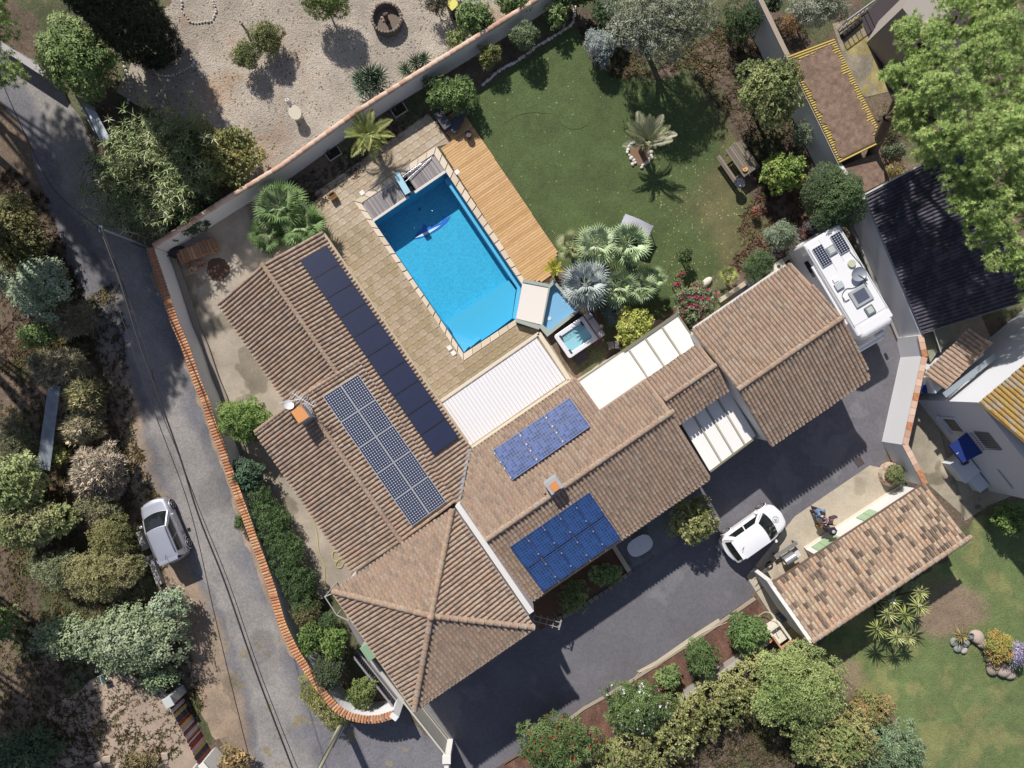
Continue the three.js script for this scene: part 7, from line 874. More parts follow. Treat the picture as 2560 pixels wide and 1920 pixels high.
plant('garden_tree', 'leafy tree overhanging the boundary wall above the picnic table', 'tree', 1922, 230, 2.6, 92, 92, { leaf: 'broad', cols: [[122, 134, 66], [102, 116, 54], [140, 150, 84]], dens: 1.05, n: 13, f: 0.36, v: 1.7, trunk: 0.1 });
plant('clipped_tree', 'big dense round dark green tree against the white boundary wall', 'tree', 2072, 500, 2.2, 84, 86, { leaf: 'small', cols: G_DARK, dens: 1.9, n: 9, f: 0.5, v: 1.9, core: 0.6, trunk: 0.1 });
plant('garden_shrub', 'bright lime green shrub between the picnic table and the round tree', 'shrub', 1955, 435, 1.2, 60, 48, { leaf: 'broad', cols: [[128, 152, 50], [112, 140, 44], [146, 164, 64]], n: 9, f: 0.45 });
plant('garden_shrub', 'grey green shrub just above the motorhome tail', 'shrub', 1948, 588, 1.2, 42, 40, { leaf: 'fine', cols: G_GREY, n: 7 }); plant('garden_shrub', 'dark round shrub beside the cream heat pump', 'shrub', 1893, 664, 1.2, 38, 42, { leaf: 'small', cols: G_DARK, n: 7, core: 0.55 });
plant('garden_shrub', 'dusty grey shrub with slender twigs under the leafy wall tree', 'shrub', 2000, 340, 0.8, 26, 40, { leaf: 'fine', cols: G_GREY, n: 6, dens: 0.8 }); plant('garden_shrub', 'tiny reddish bush alone on the lawn edge below the picnic table', 'shrub', 1887, 530, 0.4, 13, 14, { leaf: 'small', cols: [[150, 96, 70], [120, 84, 58]], n: 4 });
plant('silver_bush', 'round blue grey bush at the lawn edge below the olive tree', 'shrub', 1499, 120, 0.9, 42, 46, { leaf: 'fine', cols: [[168, 180, 176], [150, 164, 160], [182, 192, 190]], n: 8, dens: 1.3 });
plant('clipped_bush', 'round clipped bush between the garden wall and the white stone line', 'shrub', 1310, 96, 1.1, 38, 36, { leaf: 'small', cols: [[96, 116, 70], [80, 102, 58], [114, 132, 84]], n: 6, core: 0.6, dens: 1.8 });
plant('garden_shrub', 'feathery yellow green shrub leaning on the garden wall', 'shrub', 1222, 140, 0.8, 34, 30, { leaf: 'lance', cols: G_YEL, n: 7, dens: 0.8 }); plant('garden_shrub', 'long bright green feathery shrub at the top of the deck', 'shrub', 1136, 240, 0.9, 72, 44, { leaf: 'lance', cols: [[118, 150, 70], [100, 134, 58], [136, 164, 84]], n: 12, f: 0.42, dens: 1.15 }); plant('garden_shrub', 'dark leafy shrub against the garden wall behind the feathery one', 'shrub', 1100, 215, 0.8, 44, 22, { leaf: 'lance', cols: G_DARK, n: 7 });
plant('garden_shrub', 'loose dark shrub beside the upper end of the white stone line', 'shrub', 1392, 42, 0.8, 30, 38, { leaf: 'broad', cols: G_MID, n: 7, dens: 0.7 }); plant('garden_shrub', 'dark climber bush in the top corner by the garden wall', 'shrub', 1440, -6, 1, 50, 22, { leaf: 'broad', cols: G_DARK, n: 6 });
plant('garden_shrub', 'dark shrub against the boundary wall right of the olive tree', 'shrub', 1850, 60, 1.2, 50, 60, { leaf: 'fine', cols: G_DARK, n: 8, dens: 0.9 }); plant('garden_shrub', 'shaded green shrub under the left side of the olive tree', 'shrub', 1520, 40, 1.0, 40, 50, { leaf: 'broad', cols: G_DARK, n: 6 });
plant('round_bush', 'yellow green ball shaped bush beside the white roof sheets', 'shrub', 1583, 816, 1.3, 46, 48, { leaf: 'broad', cols: G_LIME, n: 8, core: 0.6, dens: 1.7 });
plant('bougainvillea', 'bougainvillea with magenta flowers at the garage corner', 'shrub', 1738, 765, 1.4, 60, 62, { leaf: 'broad', cols: [[104, 122, 76], [88, 106, 62], [122, 136, 92]], n: 14, f: 0.36, dens: 0.85, v: 1.2, flowers: [0.028, [[206, 24, 110], [186, 16, 96], [222, 40, 128]], 1.35] });
for (const [l, x, y] of [['single magenta flower stem at the tip of the bougainvillea', 1702, 686], ['left of the two magenta flower stems beside the tall single stem', 1693, 712], ['right of the magenta flower stems, nearer the boulder', 1732, 720]]) plant('rose_bush', l, 'flower', x, y, 1.2, 9, 10, { leaf: 'small', cols: G_MID, n: 3, dens: 0.8, flowers: [0.35, [[206, 24, 110], [190, 18, 98]], 1] });
plant('conifer', 'small dark green young conifer alone on the lawn', 'tree', 1711, 640, 0.9, 17, 20, { leaf: 'scale', cols: [[96, 116, 52], [80, 98, 44]], n: 6, v: 0.9 });
// along the house and the drive
plant('garden_shrub', 'large yellowish green bush at the house corner beside the white car', 'shrub', 1727, 1300, 1.3, 66, 64, { leaf: 'broad', cols: [[136, 140, 74], [116, 124, 60], [156, 158, 96]], n: 11, f: 0.4, dens: 1.1 });
plant('garden_shrub', 'leafy shrub spilling out of the bed beside the trellis', 'shrub', 1434, 1490, 0.9, 44, 46, { leaf: 'big', cols: [[122, 136, 64], [100, 118, 52]], n: 8, dens: 0.9 }); plant('garden_shrub', 'shaded shrub in the flower bed next to the terrace kerb', 'shrub', 1512, 1436, 0.7, 40, 30, { leaf: 'broad', cols: G_MID, n: 6 });
plant('oleander', 'oleander hedge bush covered in white flowers beside the drive', 'shrub', 1592, 1760, 1.5, 96, 72, { leaf: 'lance', cols: [[106, 132, 62], [92, 118, 52], [122, 146, 76]], n: 15, f: 0.38, v: 1.3, flowers: [0.03, [[246, 246, 250], [236, 236, 244]], 1] });
plant('oleander', 'green oleander with a few red flowers at the bottom edge', 'shrub', 1395, 1858, 1.5, 112, 74, { leaf: 'lance', cols: [[100, 128, 62], [88, 114, 50], [116, 140, 72]], n: 16, f: 0.36, v: 1.3, flowers: [0.003, [[206, 60, 46]], 1] });
plant('garden_shrub', 'round soft green shrub beside the pale stone path', 'shrub', 1748, 1642, 1.1, 48, 50, { leaf: 'lance', cols: [[102, 130, 62], [88, 116, 52]], n: 8 }); plant('garden_shrub', 'green shrub in front of the garden sink', 'shrub', 1862, 1578, 1.1, 52, 50, { leaf: 'broad', cols: [[96, 128, 58], [84, 112, 50], [112, 140, 72]], n: 9 });
plant('garden_shrub', 'leafy low shrub between the round shrub and the oleander', 'shrub', 1668, 1692, 0.7, 34, 30, { leaf: 'broad', cols: G_MID, n: 6 });
plant('hedge', 'loose yellow green hedge running behind the rail fence', 'hedge', 1800, 1760, 1.3, 200, 120, { leaf: 'broad', cols: [[142, 146, 76], [124, 132, 62], [156, 158, 92]], dens: 1.05, flat: 0.75, trunk: 0.06, lobes: [[1530, 1890, 1.3, 44], [1580, 1862, 1.4, 48], [1630, 1832, 1.4, 46], [1680, 1800, 1.5, 46], [1730, 1772, 1.5, 44], [1780, 1746, 1.5, 44], [1830, 1716, 1.5, 42], [1880, 1690, 1.5, 44], [1640, 1890, 1.2, 44], [1700, 1850, 1.2, 42], [1760, 1810, 1.2, 44], [1820, 1772, 1.3, 40], [1870, 1740, 1.4, 44], [1900, 1650, 1.4, 34], [1580, 1915, 1.2, 42], [1480, 1915, 1.2, 36]] });
plant('garden_tree', 'big light green bushy tree below the outbuilding', 'tree', 1990, 1710, 2.6, 130, 120, { leaf: 'small', cols: [[136, 154, 78], [118, 140, 66], [152, 166, 94]], dens: 1.35, n: 15, f: 0.38, v: 1.9, trunk: 0.12, size: 1.2 });
plant('garden_tree', 'olive green tree at the bottom edge right of the hedge', 'tree', 2080, 1840, 2.4, 120, 84, { leaf: 'broad', cols: [[130, 142, 74], [112, 128, 62], [150, 146, 84]], dens: 1.15, n: 13, f: 0.4, v: 1.7, trunk: 0.1 }); plant('garden_tree', 'blue green feathery tree at the bottom edge beside the lawn', 'tree', 2222, 1868, 2.2, 96, 80, { leaf: 'lance', cols: [[122, 148, 104], [106, 132, 90], [138, 160, 120]], dens: 1.1, n: 12, f: 0.4, v: 1.6, trunk: 0.08 }); plant('garden_shrub', 'rusty brown tinged shrub between the trees at the lower right', 'shrub', 2175, 1770, 1.6, 56, 50, { leaf: 'broad', cols: [[150, 128, 74], [126, 126, 64], [112, 124, 60]], n: 8 });
plant('garden_shrub', 'rounded dark green bush at the right edge in front of the neighbour court', 'shrub', 2522, 1296, 1.1, 44, 40, { leaf: 'broad', cols: [[106, 134, 52], [92, 120, 44]], n: 8 }); plant('garden_shrub', 'bushy plant in the half round brick planter', 'shrub', 2238, 1186, 0.9, 22, 26, { leaf: 'small', cols: [[124, 134, 76], [104, 116, 60]], n: 6 });
plant('heather_bush', 'orange and yellow leaved bush in the rock bed on the right lawn', 'shrub', 2494, 1614, 0.7, 38, 40, { leaf: 'small', cols: [[190, 150, 60], [168, 162, 62], [140, 146, 60]], n: 8 }); plant('lavender_bush', 'pale lilac flowering bush in the rock bed at the right edge', 'shrub', 2540, 1632, 0.6, 28, 36, { leaf: 'fine', cols: [[190, 182, 214], [172, 164, 200], [160, 168, 160]], n: 7 });
// left yard and street wall
plant('garden_shrub', 'bright green bush leaning over the street wall beside the aerial chimney', 'shrub', 618, 1052, 1.4, 82, 56, { leaf: 'lance', cols: [[128, 158, 66], [112, 144, 54], [144, 170, 80]], n: 13, f: 0.4, v: 1.2 }); plant('garden_shrub', 'dark glossy shrub between the bright bush and the long hedge', 'shrub', 622, 1186, 1.2, 44, 46, { leaf: 'glossy', cols: [[66, 98, 66], [56, 84, 56]], n: 8 });
plant('hedge', 'long dark clipped hedge inside the street wall', 'hedge', 712, 1380, 1.1, 60, 160, { leaf: 'small', cols: [[74, 104, 44], [64, 92, 38], [88, 118, 54]], dens: 1.6, flat: 0.95, core: 0.5, trunk: 0.05, lobes: [[648, 1242, 1.2, 34], [664, 1280, 1.2, 38], [680, 1318, 1.2, 40], [700, 1356, 1.2, 42], [714, 1396, 1.2, 42], [732, 1434, 1.2, 42], [748, 1470, 1.2, 40], [764, 1506, 1.1, 36], [690, 1300, 1.1, 34], [724, 1372, 1.1, 34], [760, 1450, 1.1, 34]] });
plant('garden_shrub', 'brownish green shrub at the lower end of the long hedge', 'shrub', 768, 1530, 1.1, 42, 36, { leaf: 'small', cols: [[112, 106, 58], [92, 92, 48]], n: 7 }); plant('garden_shrub', 'round bright green bush, left of two beside the tower walk', 'shrub', 780, 1590, 1.4, 32, 44, { leaf: 'broad', cols: [[102, 130, 46], [88, 114, 40]], n: 7 }); plant('garden_shrub', 'round bright green bush, right of two beside the tower walk', 'shrub', 838, 1604, 1.5, 32, 44, { leaf: 'broad', cols: [[110, 138, 50], [92, 120, 42]], n: 7 });
plant('garden_shrub', 'dark grey green shrub in the middle of the curved wall corner', 'shrub', 826, 1676, 1.5, 46, 46, { leaf: 'small', cols: [[78, 94, 56], [66, 80, 48]], n: 8 }); plant('garden_shrub', 'light green bush next to the dark balustrade in the curved corner', 'shrub', 906, 1726, 1.0, 42, 38, { leaf: 'broad', cols: [[118, 132, 58], [102, 118, 50]], n: 7 }); plant('garden_shrub', 'dark shrub behind the pipe frame beside the tower', 'shrub', 812, 1552, 1.0, 34, 26, { leaf: 'small', cols: G_DARK, n: 6 });
plant('climber', 'yellow green climber growing down the outside of the curved street wall', 'climber', 808, 1752, 0.9, 52, 76, { leaf: 'small', cols: [[138, 142, 62], [122, 128, 52], [150, 148, 76]], dens: 1.2, flat: 0.9, lobes: [[770, 1700, 0.9, 22], [778, 1724, 0.9, 26], [790, 1748, 0.9, 28], [806, 1770, 0.9, 28], [826, 1790, 0.8, 28], [842, 1810, 0.6, 24], [770, 1740, 0.6, 20]] }); plant('garden_shrub', 'small dark bush outside the street wall beside the lane', 'shrub', 600, 1302, 0.5, 14, 24, { leaf: 'small', cols: G_DARK, n: 4 });
// gravel garden
plant('clipped_bush', 'clipped bush in the gravel, larger of the pair by the thin post', 'shrub', 669, 94, 0.9, 46, 40, { leaf: 'small', cols: [[120, 126, 56], [104, 112, 48]], n: 7, core: 0.6, dens: 1.8 }); plant('clipped_bush', 'clipped bush in the gravel, smaller of the pair by the thin post', 'shrub', 617, 142, 0.9, 34, 38, { leaf: 'small', cols: [[110, 122, 54], [94, 106, 46]], n: 6, core: 0.6, dens: 1.8 });
plant('clipped_bush', 'long clipped green hedge piece at the top edge beside the fountain', 'shrub', 812, 8, 1.4, 66, 40, { leaf: 'small', cols: [[118, 136, 52], [104, 124, 44], [132, 146, 64]], n: 9, core: 0.6, dens: 1.7 }); plant('garden_shrub', 'dark reddish bush at the top edge right of the fountain', 'shrub', 1090, 10, 0.9, 40, 30, { leaf: 'small', cols: [[92, 84, 54], [80, 72, 46]], n: 6, dens: 1 });
plant('garden_shrub', 'round green bush beyond the garden wall below the yellow lidded bin', 'shrub', 1184, 54, 1.2, 52, 46, { leaf: 'broad', cols: [[104, 130, 58], [90, 114, 48], [120, 142, 72]], n: 9 }); plant('garden_shrub', 'ivy like bush beyond the wall at the top edge', 'shrub', 1285, 12, 1.1, 52, 30, { leaf: 'broad', cols: G_MID, n: 8 }); plant('garden_shrub', 'low leafy bush against the outside of the garden wall near the yucca', 'shrub', 1142, 100, 0.6, 30, 22, { leaf: 'broad', cols: [[136, 148, 76], [112, 126, 60]], n: 5 });
plant('garden_shrub', 'big tawny green bush between the reeds and the garden wall', 'shrub', 562, 392, 1.4, 98, 84, { leaf: 'broad', cols: [[132, 132, 58], [104, 116, 50], [156, 150, 76]], n: 14, f: 0.38, v: 1.3 }); plant('garden_shrub', 'dark hollow bush under the reeds along the garden wall', 'shrub', 440, 545, 1.0, 80, 60, { leaf: 'broad', cols: G_DARK, n: 9 });
plant('garden_shrub', 'large dark green bush beside the cypress at the upper left', 'shrub', 200, 150, 2, 104, 112, { leaf: 'glossy', cols: [[112, 138, 62], [96, 122, 52], [128, 150, 76]], n: 14, f: 0.42, v: 1.9 });
// scrub left of the lane
const SCRUB = [
  ['rounded dark bush with yellowish leaves at the left edge in the shade', 50, 590, 1.6, 86, 110, 'broad', [[120, 116, 56], [100, 102, 48]], 1.1], ['grey green tree with pale tips left of the shaded lane', 108, 720, 2.2, 76, 84, 'big', G_GREY, 1.2], ['dark bush directly below the grey green tree', 100, 838, 1.2, 48, 34, 'broad', G_MID, 1], ['pale leaved bush at the left edge beside the grey green tree', 0, 690, 1.8, 40, 46, 'big', G_GREY, 1],
  ['dry grey thorny scrub above the blue sheet roof', 160, 920, 1.1, 86, 50, 'twig', DRY, 1.3], ['dry olive coloured scrub along the lane right of the sheet roof', 222, 990, 1.1, 52, 60, 'twig', [[150, 146, 96], [130, 130, 84], [168, 160, 118]], 1.4], ['dry greyish scrub beside the lower half of the sheet roof', 210, 1072, 1.0, 58, 40, 'twig', DRY, 1.3], ['large bare brown thicket beside the lane above the silver car', 252, 1176, 1.2, 76, 72, 'twig', [[176, 162, 140], [158, 146, 122], [190, 176, 154]], 1.6],
  ['light green tree at the left edge below the sheet roof', 42, 1200, 2, 84, 80, 'broad', [[152, 166, 98], [134, 150, 84], [164, 174, 116]], 1.1], ['wide mixed green shrub at the left edge', 90, 1306, 1.5, 120, 66, 'broad', [[142, 150, 88], [120, 134, 72], [158, 158, 104]], 1], ['small yellow green shrub between sheet roof and thicket', 152, 1140, 0.8, 24, 26, 'broad', G_YEL, 1], ['brown olive shrub touching the silver car', 286, 1340, 1.3, 60, 56, 'small', [[138, 134, 72], [118, 120, 60]], 1],
  ['broad olive brown bush beside the pale kerb slabs', 265, 1428, 1.5, 108, 74, 'small', [[146, 142, 84], [126, 126, 70], [160, 154, 104]], 1.15], ['grey leaved shrub below the olive brown bush, upper of two', 430, 1510, 1.2, 56, 44, 'big', G_GREY, 1.1], ['broad grey green shrub over the bare lot', 330, 1596, 1.5, 150, 92, 'big', [[144, 160, 118], [128, 146, 102], [160, 172, 136]], 1.1], ['grey green shrub reaching to the left over the shaded earth', 165, 1590, 1.2, 84, 60, 'big', [[150, 166, 120], [132, 150, 104]], 0.9], ['lower leafy part of the grey shrubs above the painted fence', 400, 1690, 0.9, 50, 40, 'big', [[140, 164, 110], [122, 146, 96]], 1],
  ['dark blue green bush in the lower left corner', 70, 1880, 1.3, 90, 78, 'glossy', [[84, 106, 72], [70, 92, 60]], 1.1], ['low dry brown plants behind the pale slabs', 350, 1905, 0.4, 50, 28, 'twig', [[150, 130, 92], [130, 124, 78]], 1], ['rusty brown bush beside the white gate piers', 585, 1900, 0.7, 44, 40, 'big', [[146, 118, 66], [122, 104, 56], [166, 140, 84]], 1], ['weedy green shrub at the left edge near the lower dark bush', 20, 1560, 1.0, 40, 60, 'broad', G_MID, 0.7],
  ['low grey green scrub filling the gap above the light green tree at the left edge', 40, 1090, 0.9, 70, 60, 'small', [[126, 128, 92], [108, 112, 78]], 0.8], ['muted olive scrub between the grey green tree and the dry thorny scrub', 190, 800, 1.0, 60, 50, 'twig', DRY, 1.2], ['greyish weedy mass beside the lane under the bare brown thicket', 250, 1260, 1.0, 62, 44, 'small', [[140, 138, 96], [122, 122, 80]], 1.0], ['grey green foliage joining the wide shrub and the broad olive brown bush', 160, 1420, 1.1, 78, 54, 'small', [[136, 144, 100], [116, 126, 82]], 1.0],
];
for (const [l, x, y, h, a, b, leaf, cols, dens] of SCRUB) plant(leaf === 'twig' ? 'dry_scrub' : 'scrub_bush', l, 'shrub', x, y, h, a, b, { leaf, cols, dens, n: Math.round(6 + a / 12), f: 0.4, dry: leaf === 'twig', size: leaf === 'twig' ? 0.95 : 1 });
// top right corner plants
plant('olive_tree', 'small silvery olive tree beyond the boundary wall at the top edge', 'tree', 2040, 20, 2.4, 80, 56, { leaf: 'fine', cols: G_OLIVE, dens: 1.1, n: 9, v: 1.2, bark: paleBark }); plant('flower_bush', 'dark bush with purple flowers in the top corner by the boundary wall', 'shrub', 1922, 6, 1.0, 30, 30, { leaf: 'broad', cols: G_DARK, n: 5, flowers: [0.05, [[110, 50, 130]], 1] }); plant('garden_shrub', 'brown green low scrub between the yellow edged shed and the pine', 'shrub', 2222, 320, 0.5, 34, 66, { leaf: 'small', cols: [[112, 104, 68], [96, 92, 58]], n: 8, dens: 0.8 }); plant('garden_shrub', 'spiky grey green plant below the end of the yellow edged shed', 'shrub', 2232, 378, 0.6, 30, 18, { leaf: 'lance', cols: [[126, 142, 108], [106, 122, 88]], n: 5 }); plant('garden_shrub', 'yellowish dry shrub at the upper edge of the dark sheet roof', 'shrub', 2232, 428, 0.7, 26, 22, { leaf: 'small', cols: [[160, 150, 72], [130, 110, 72]], n: 5 }); plant('garden_shrub', 'orange brown dry hedge beside the dark log at the top edge', 'shrub', 1975, 60, 0.6, 46, 30, { leaf: 'small', cols: [[150, 110, 50], [122, 92, 54]], n: 6, dens: 0.9 });
// ---------- palms ----------
function fanLeaf(R, n, spread, w, droop) { const a = [], d = V(0, 0, 1); for (let i = 0; i < n; i++) { const th = (i / (n - 1) - 0.5) * spread, dir = V(Math.sin(th), 0.14 * Math.cos(th * 2), Math.cos(th)).normalize(); a.push([V(0, 0, R * 0.55), dir, R * (0.5 - 0.14 * Math.pow(Math.abs(th) / spread * 2, 2)), w, droop * rr(0.7, 1.3)]); } const g = leafGeo(a).toNonIndexed(); const st = bar(V(0, 0, 0), V(0, 0, R * 0.56), 0.02, 0.012).toNonIndexed(); st.deleteAttribute('uv'); return mergeGeometries([g, st]); }
function featherLeaf(L, n, w, arch) { const a = [], pt = (s) => V(0, L * (0.42 * s - arch * s * s), L * s * (1 - 0.12 * s)); for (let i = 2; i <= n; i++) { const s = i / n, p = pt(s), sl = 0.34 * L * Math.sin(Math.PI * (0.14 + 0.8 * s)) * 0.62; for (const k of [1, -1]) a.push([p, V(k * 0.86, 0.22, 0.5).normalize(), sl * rr(0.85, 1.1), w, 0.12]); } const g = leafGeo(a).toNonIndexed(), st = new THREE.TubeGeometry(new THREE.CatmullRomCurve3([0, 0.25, 0.5, 0.75, 1].map(pt)), 8, 0.014, 4).toNonIndexed(); st.deleteAttribute('uv'); return mergeGeometries([g, st]); }
const frondMats = (cols) => cols.map((c) => { const m = leafMat.clone(); m.color.copy(col(...c, GAIN * 0.62)); return m; });
function palm(name, label, x, y, h, r, cols, n, make, o = {}) {
  const c = G(x, y, h), t = thing(name, label, o.cat ?? 'palm', V(c.x, 0, c.z)), R = r * mpp(h), gs = Array.from({ length: 3 }, () => make(R)), ms = frondMats(cols), th = Math.max(0.05, h);
  mesh('trunk', new THREE.CylinderGeometry(o.tr ?? 0.13, (o.tr ?? 0.13) * 1.25, th, 10).translate(0, th / 2 - 0.02, 0), mat(120, 98, 76, 1), t);
  for (let i = 0; i < n; i++) { const u = (i + 0.5) / n, el = mix(o.hi ?? 1.25, o.lo ?? -0.35, Math.pow(u, 0.8)) + rr(-0.12, 0.12), f = mesh('frond', gs[i % 3], ms[Math.floor(rnd() * ms.length)], t); f.position.set(0, th, 0); f.rotation.order = 'YXZ'; f.rotation.set(-el, i * 2.39996 + rr(-0.2, 0.2) + (o.turn ?? 0), rr(-0.2, 0.2)); f.scale.setScalar((o.even ? 1 : mix(0.75, 1, u)) * rr(0.9, 1.1)); }
  return t;
}
const fan = (n = 22, sp = 3.9, w = 0.035, d = 0.16) => (R) => fanLeaf(R * 1.05, Math.round(n * 0.75), sp, w * R * 1.15, d), feather = (n = 20, w = 0.03, arch = 0.5) => (R) => featherLeaf(R * 1.1, n, w * R, arch);
palm('fan_palm', 'bushy green fan palm at the garden wall end of the left wing, middle clump', 700, 520, 1.5, 76, [[134, 160, 104], [116, 144, 86], [154, 176, 126]], 44, fan(), { lo: -0.5 }); palm('fan_palm', 'bushy green fan palm clump touching the roof corner of the left wing', 756, 566, 1.3, 70, [[128, 156, 100], [110, 140, 84], [150, 172, 122]], 40, fan(), { lo: -0.5 }); palm('fan_palm', 'bushy green fan palm clump nearest the yard, darkest of three', 672, 580, 1.1, 62, [[92, 120, 66], [80, 106, 56], [110, 138, 84]], 26, fan(), { lo: -0.5 });
palm('fan_palm', 'green fan palm behind the silver palm, left of the large pair', 1492, 612, 2.1, 56, [[176, 192, 152], [160, 178, 134], [190, 204, 172]], 28, fan(20, 3.9, 0.045, 0.2), { lo: -0.55, even: 1 }); palm('fan_palm', 'green fan palm nearest the lilac grey swing canopy', 1570, 610, 2.1, 58, [[170, 190, 148], [154, 174, 130], [186, 202, 166]], 28, fan(20, 3.9, 0.045, 0.2), { lo: -0.55, even: 1 });
palm('fan_palm', 'green fan palm right of the silver palm above the round yellow bush', 1546, 718, 1.8, 50, [[168, 186, 142], [150, 170, 124], [184, 200, 160]], 26, fan(20, 3.9, 0.045, 0.2), { lo: -0.5, even: 1 }); palm('fan_palm', 'green fan palm on the lawn side of the palm group, next to its smaller neighbour', 1596, 716, 1.8, 48, [[164, 182, 138], [146, 166, 120], [180, 196, 156]], 26, fan(20, 3.9, 0.045, 0.2), { lo: -0.5, even: 1 }); palm('fan_palm', 'smaller fan palm at the right end of the palm group', 1634, 700, 1.5, 38, [[162, 182, 138], [144, 164, 120]], 28, fan(24, 4, 0.04), { lo: -0.4 });
palm('fan_palm', 'pale feathery palm at the deck corner left of the green pair', 1432, 616, 1.7, 46, [[170, 176, 130], [154, 162, 112], [184, 188, 150]], 22, fan(24, 3.4, 0.03), { lo: -0.2 }); palm('silver_palm', 'large silver blue palm over the paddling basin and hot tub', 1463, 712, 2.2, 64, [[184, 192, 190], [170, 180, 178], [200, 206, 206]], 30, fan(24, 4.4, 0.04, 0.22), { lo: -0.6, even: 1 }); palm('silver_palm', 'shaded blue palm low between the hot tub and the round yellow bush', 1536, 786, 0.9, 34, [[138, 150, 150], [122, 136, 134]], 16, fan(20, 4, 0.04), { lo: -0.2 });
palm('fan_palm', 'small light green fan palm beside the bougainvillea and boulder', 1820, 688, 0.8, 27, [[164, 172, 104], [150, 160, 90]], 16, fan(20, 3.6, 0.045), { lo: -0.1, tr: 0.07 }); palm('cycad', 'yellow green cycad at the corner of deck and paddling basin', 1384, 670, 0.6, 28, [[176, 172, 56], [158, 160, 48]], 16, feather(16, 0.05, 0.34), { lo: 0.05, even: 1, tr: 0.1 });
palm('date_palm', 'light green date palm against the garden wall behind the pool', 922, 338, 1.3, 66, [[148, 156, 84], [130, 142, 70], [160, 164, 100]], 22, feather(26, 0.03, 0.52), { lo: 0.0, even: 1 }); { const t = palm('date_palm', 'young greyish date palm in a ring of white stones on the lawn', 1614, 356, 1.4, 74, [[164, 166, 128], [146, 152, 110], [180, 178, 150]], 26, feather(28, 0.026, 0.36), { lo: 0.05, hi: 1.2, even: 1 }); t.children.slice(1).forEach((f, i) => { if (Math.cos(f.rotation.y - 0) > 0.3) f.scale.multiplyScalar(0.45); }); struct('palm_bed', sheet(rough(PX([[1572, 366], [1576, 398], [1590, 412], [1606, 412], [1626, 394], [1628, 376], [1600, 360]]), 0.2, 0.06), 0.014), mat(136, 110, 88, 1)); }
function rosette(t, p, R, n, cols, w = 0.06, lo = -0.3) { const a = leafGeo(Array.from({ length: n }, (_, i) => { const az = i * 2.39996, el = mix(1.35, lo, (i + 0.5) / n); return [V(0, 0, 0), V(Math.cos(az) * Math.cos(el), Math.sin(el), Math.sin(az) * Math.cos(el)), R * rr(0.85, 1.05), w, 0.08]; })); const o = mesh('leaf_head', a, pick(cols), t); o.position.copy(p); return o; }
function spiky(name, label, x, y, h, heads, cols, o = {}) { const c = G(x, y, h), t = thing(name, label, o.cat ?? 'yucca', V(c.x, 0, c.z)), ms = frondMats(cols), g = []; for (const [hx, hy, hh, r] of heads) { const q = G(hx, hy, hh), p = V(q.x - c.x, hh, q.z - c.z); rosette(t, p, r * mpp(hh), o.n ?? 46, ms, o.w ?? 0.055, o.lo); g.push(rod(V(p.x * 0.25, 0, p.z * 0.25), p, 0.06, 7)); } mesh('trunk', merge(g), bark, t); return t; }
spiky('yucca', 'many headed yucca with white blooms behind the outbuilding', 2240, 1530, 1.6, [[2297, 1478, 2.0, 28], [2296, 1514, 2.2, 32], [2226, 1500, 2.0, 30], [2218, 1532, 2.1, 32], [2262, 1536, 2.1, 30], [2192, 1570, 1.9, 36], [2240, 1590, 1.7, 28], [2268, 1592, 1.3, 26]], [[172, 180, 112], [156, 166, 96], [186, 190, 132]], { lo: -0.5 }); { const t = scene.children[scene.children.length - 1]; for (const [x, y, h] of [[2227, 1500, 2.15], [2195, 1572, 2.0], [2296, 1512, 2.3]]) { const p = G(x, y, h); const o = mesh('flower_spike', CL.flower[0], mat(240, 238, 216, 0.8), t); o.position.set(p.x - t.position.x, h + 0.05, p.z - t.position.z); o.scale.setScalar(x === 2227 ? 3 : 1.8); } }
spiky('yucca', 'dark green yucca clump in the gravel, larger of two by the garden wall', 926, 206, 0.9, [[926, 190, 1.0, 46], [912, 226, 0.9, 38], [944, 214, 0.9, 40], [900, 200, 0.8, 36], [950, 190, 0.8, 36]], [[72, 98, 72], [58, 84, 58], [92, 116, 92]], { w: 0.05, n: 60 }); spiky('yucca', 'dark green yucca clump in the gravel, smaller with cream blooms', 1036, 166, 0.8, [[1016, 178, 0.8, 32], [1042, 160, 0.9, 36], [1062, 150, 0.8, 28]], [[76, 102, 66], [62, 86, 54]], { w: 0.05, n: 54 });
spiky('agave', 'small spiky plant in the rock bed on the right lawn', 2402, 1590, 0.4, [[2402, 1588, 0.5, 26]], [[136, 150, 84], [164, 150, 96]], { n: 30, cat: 'plant' });
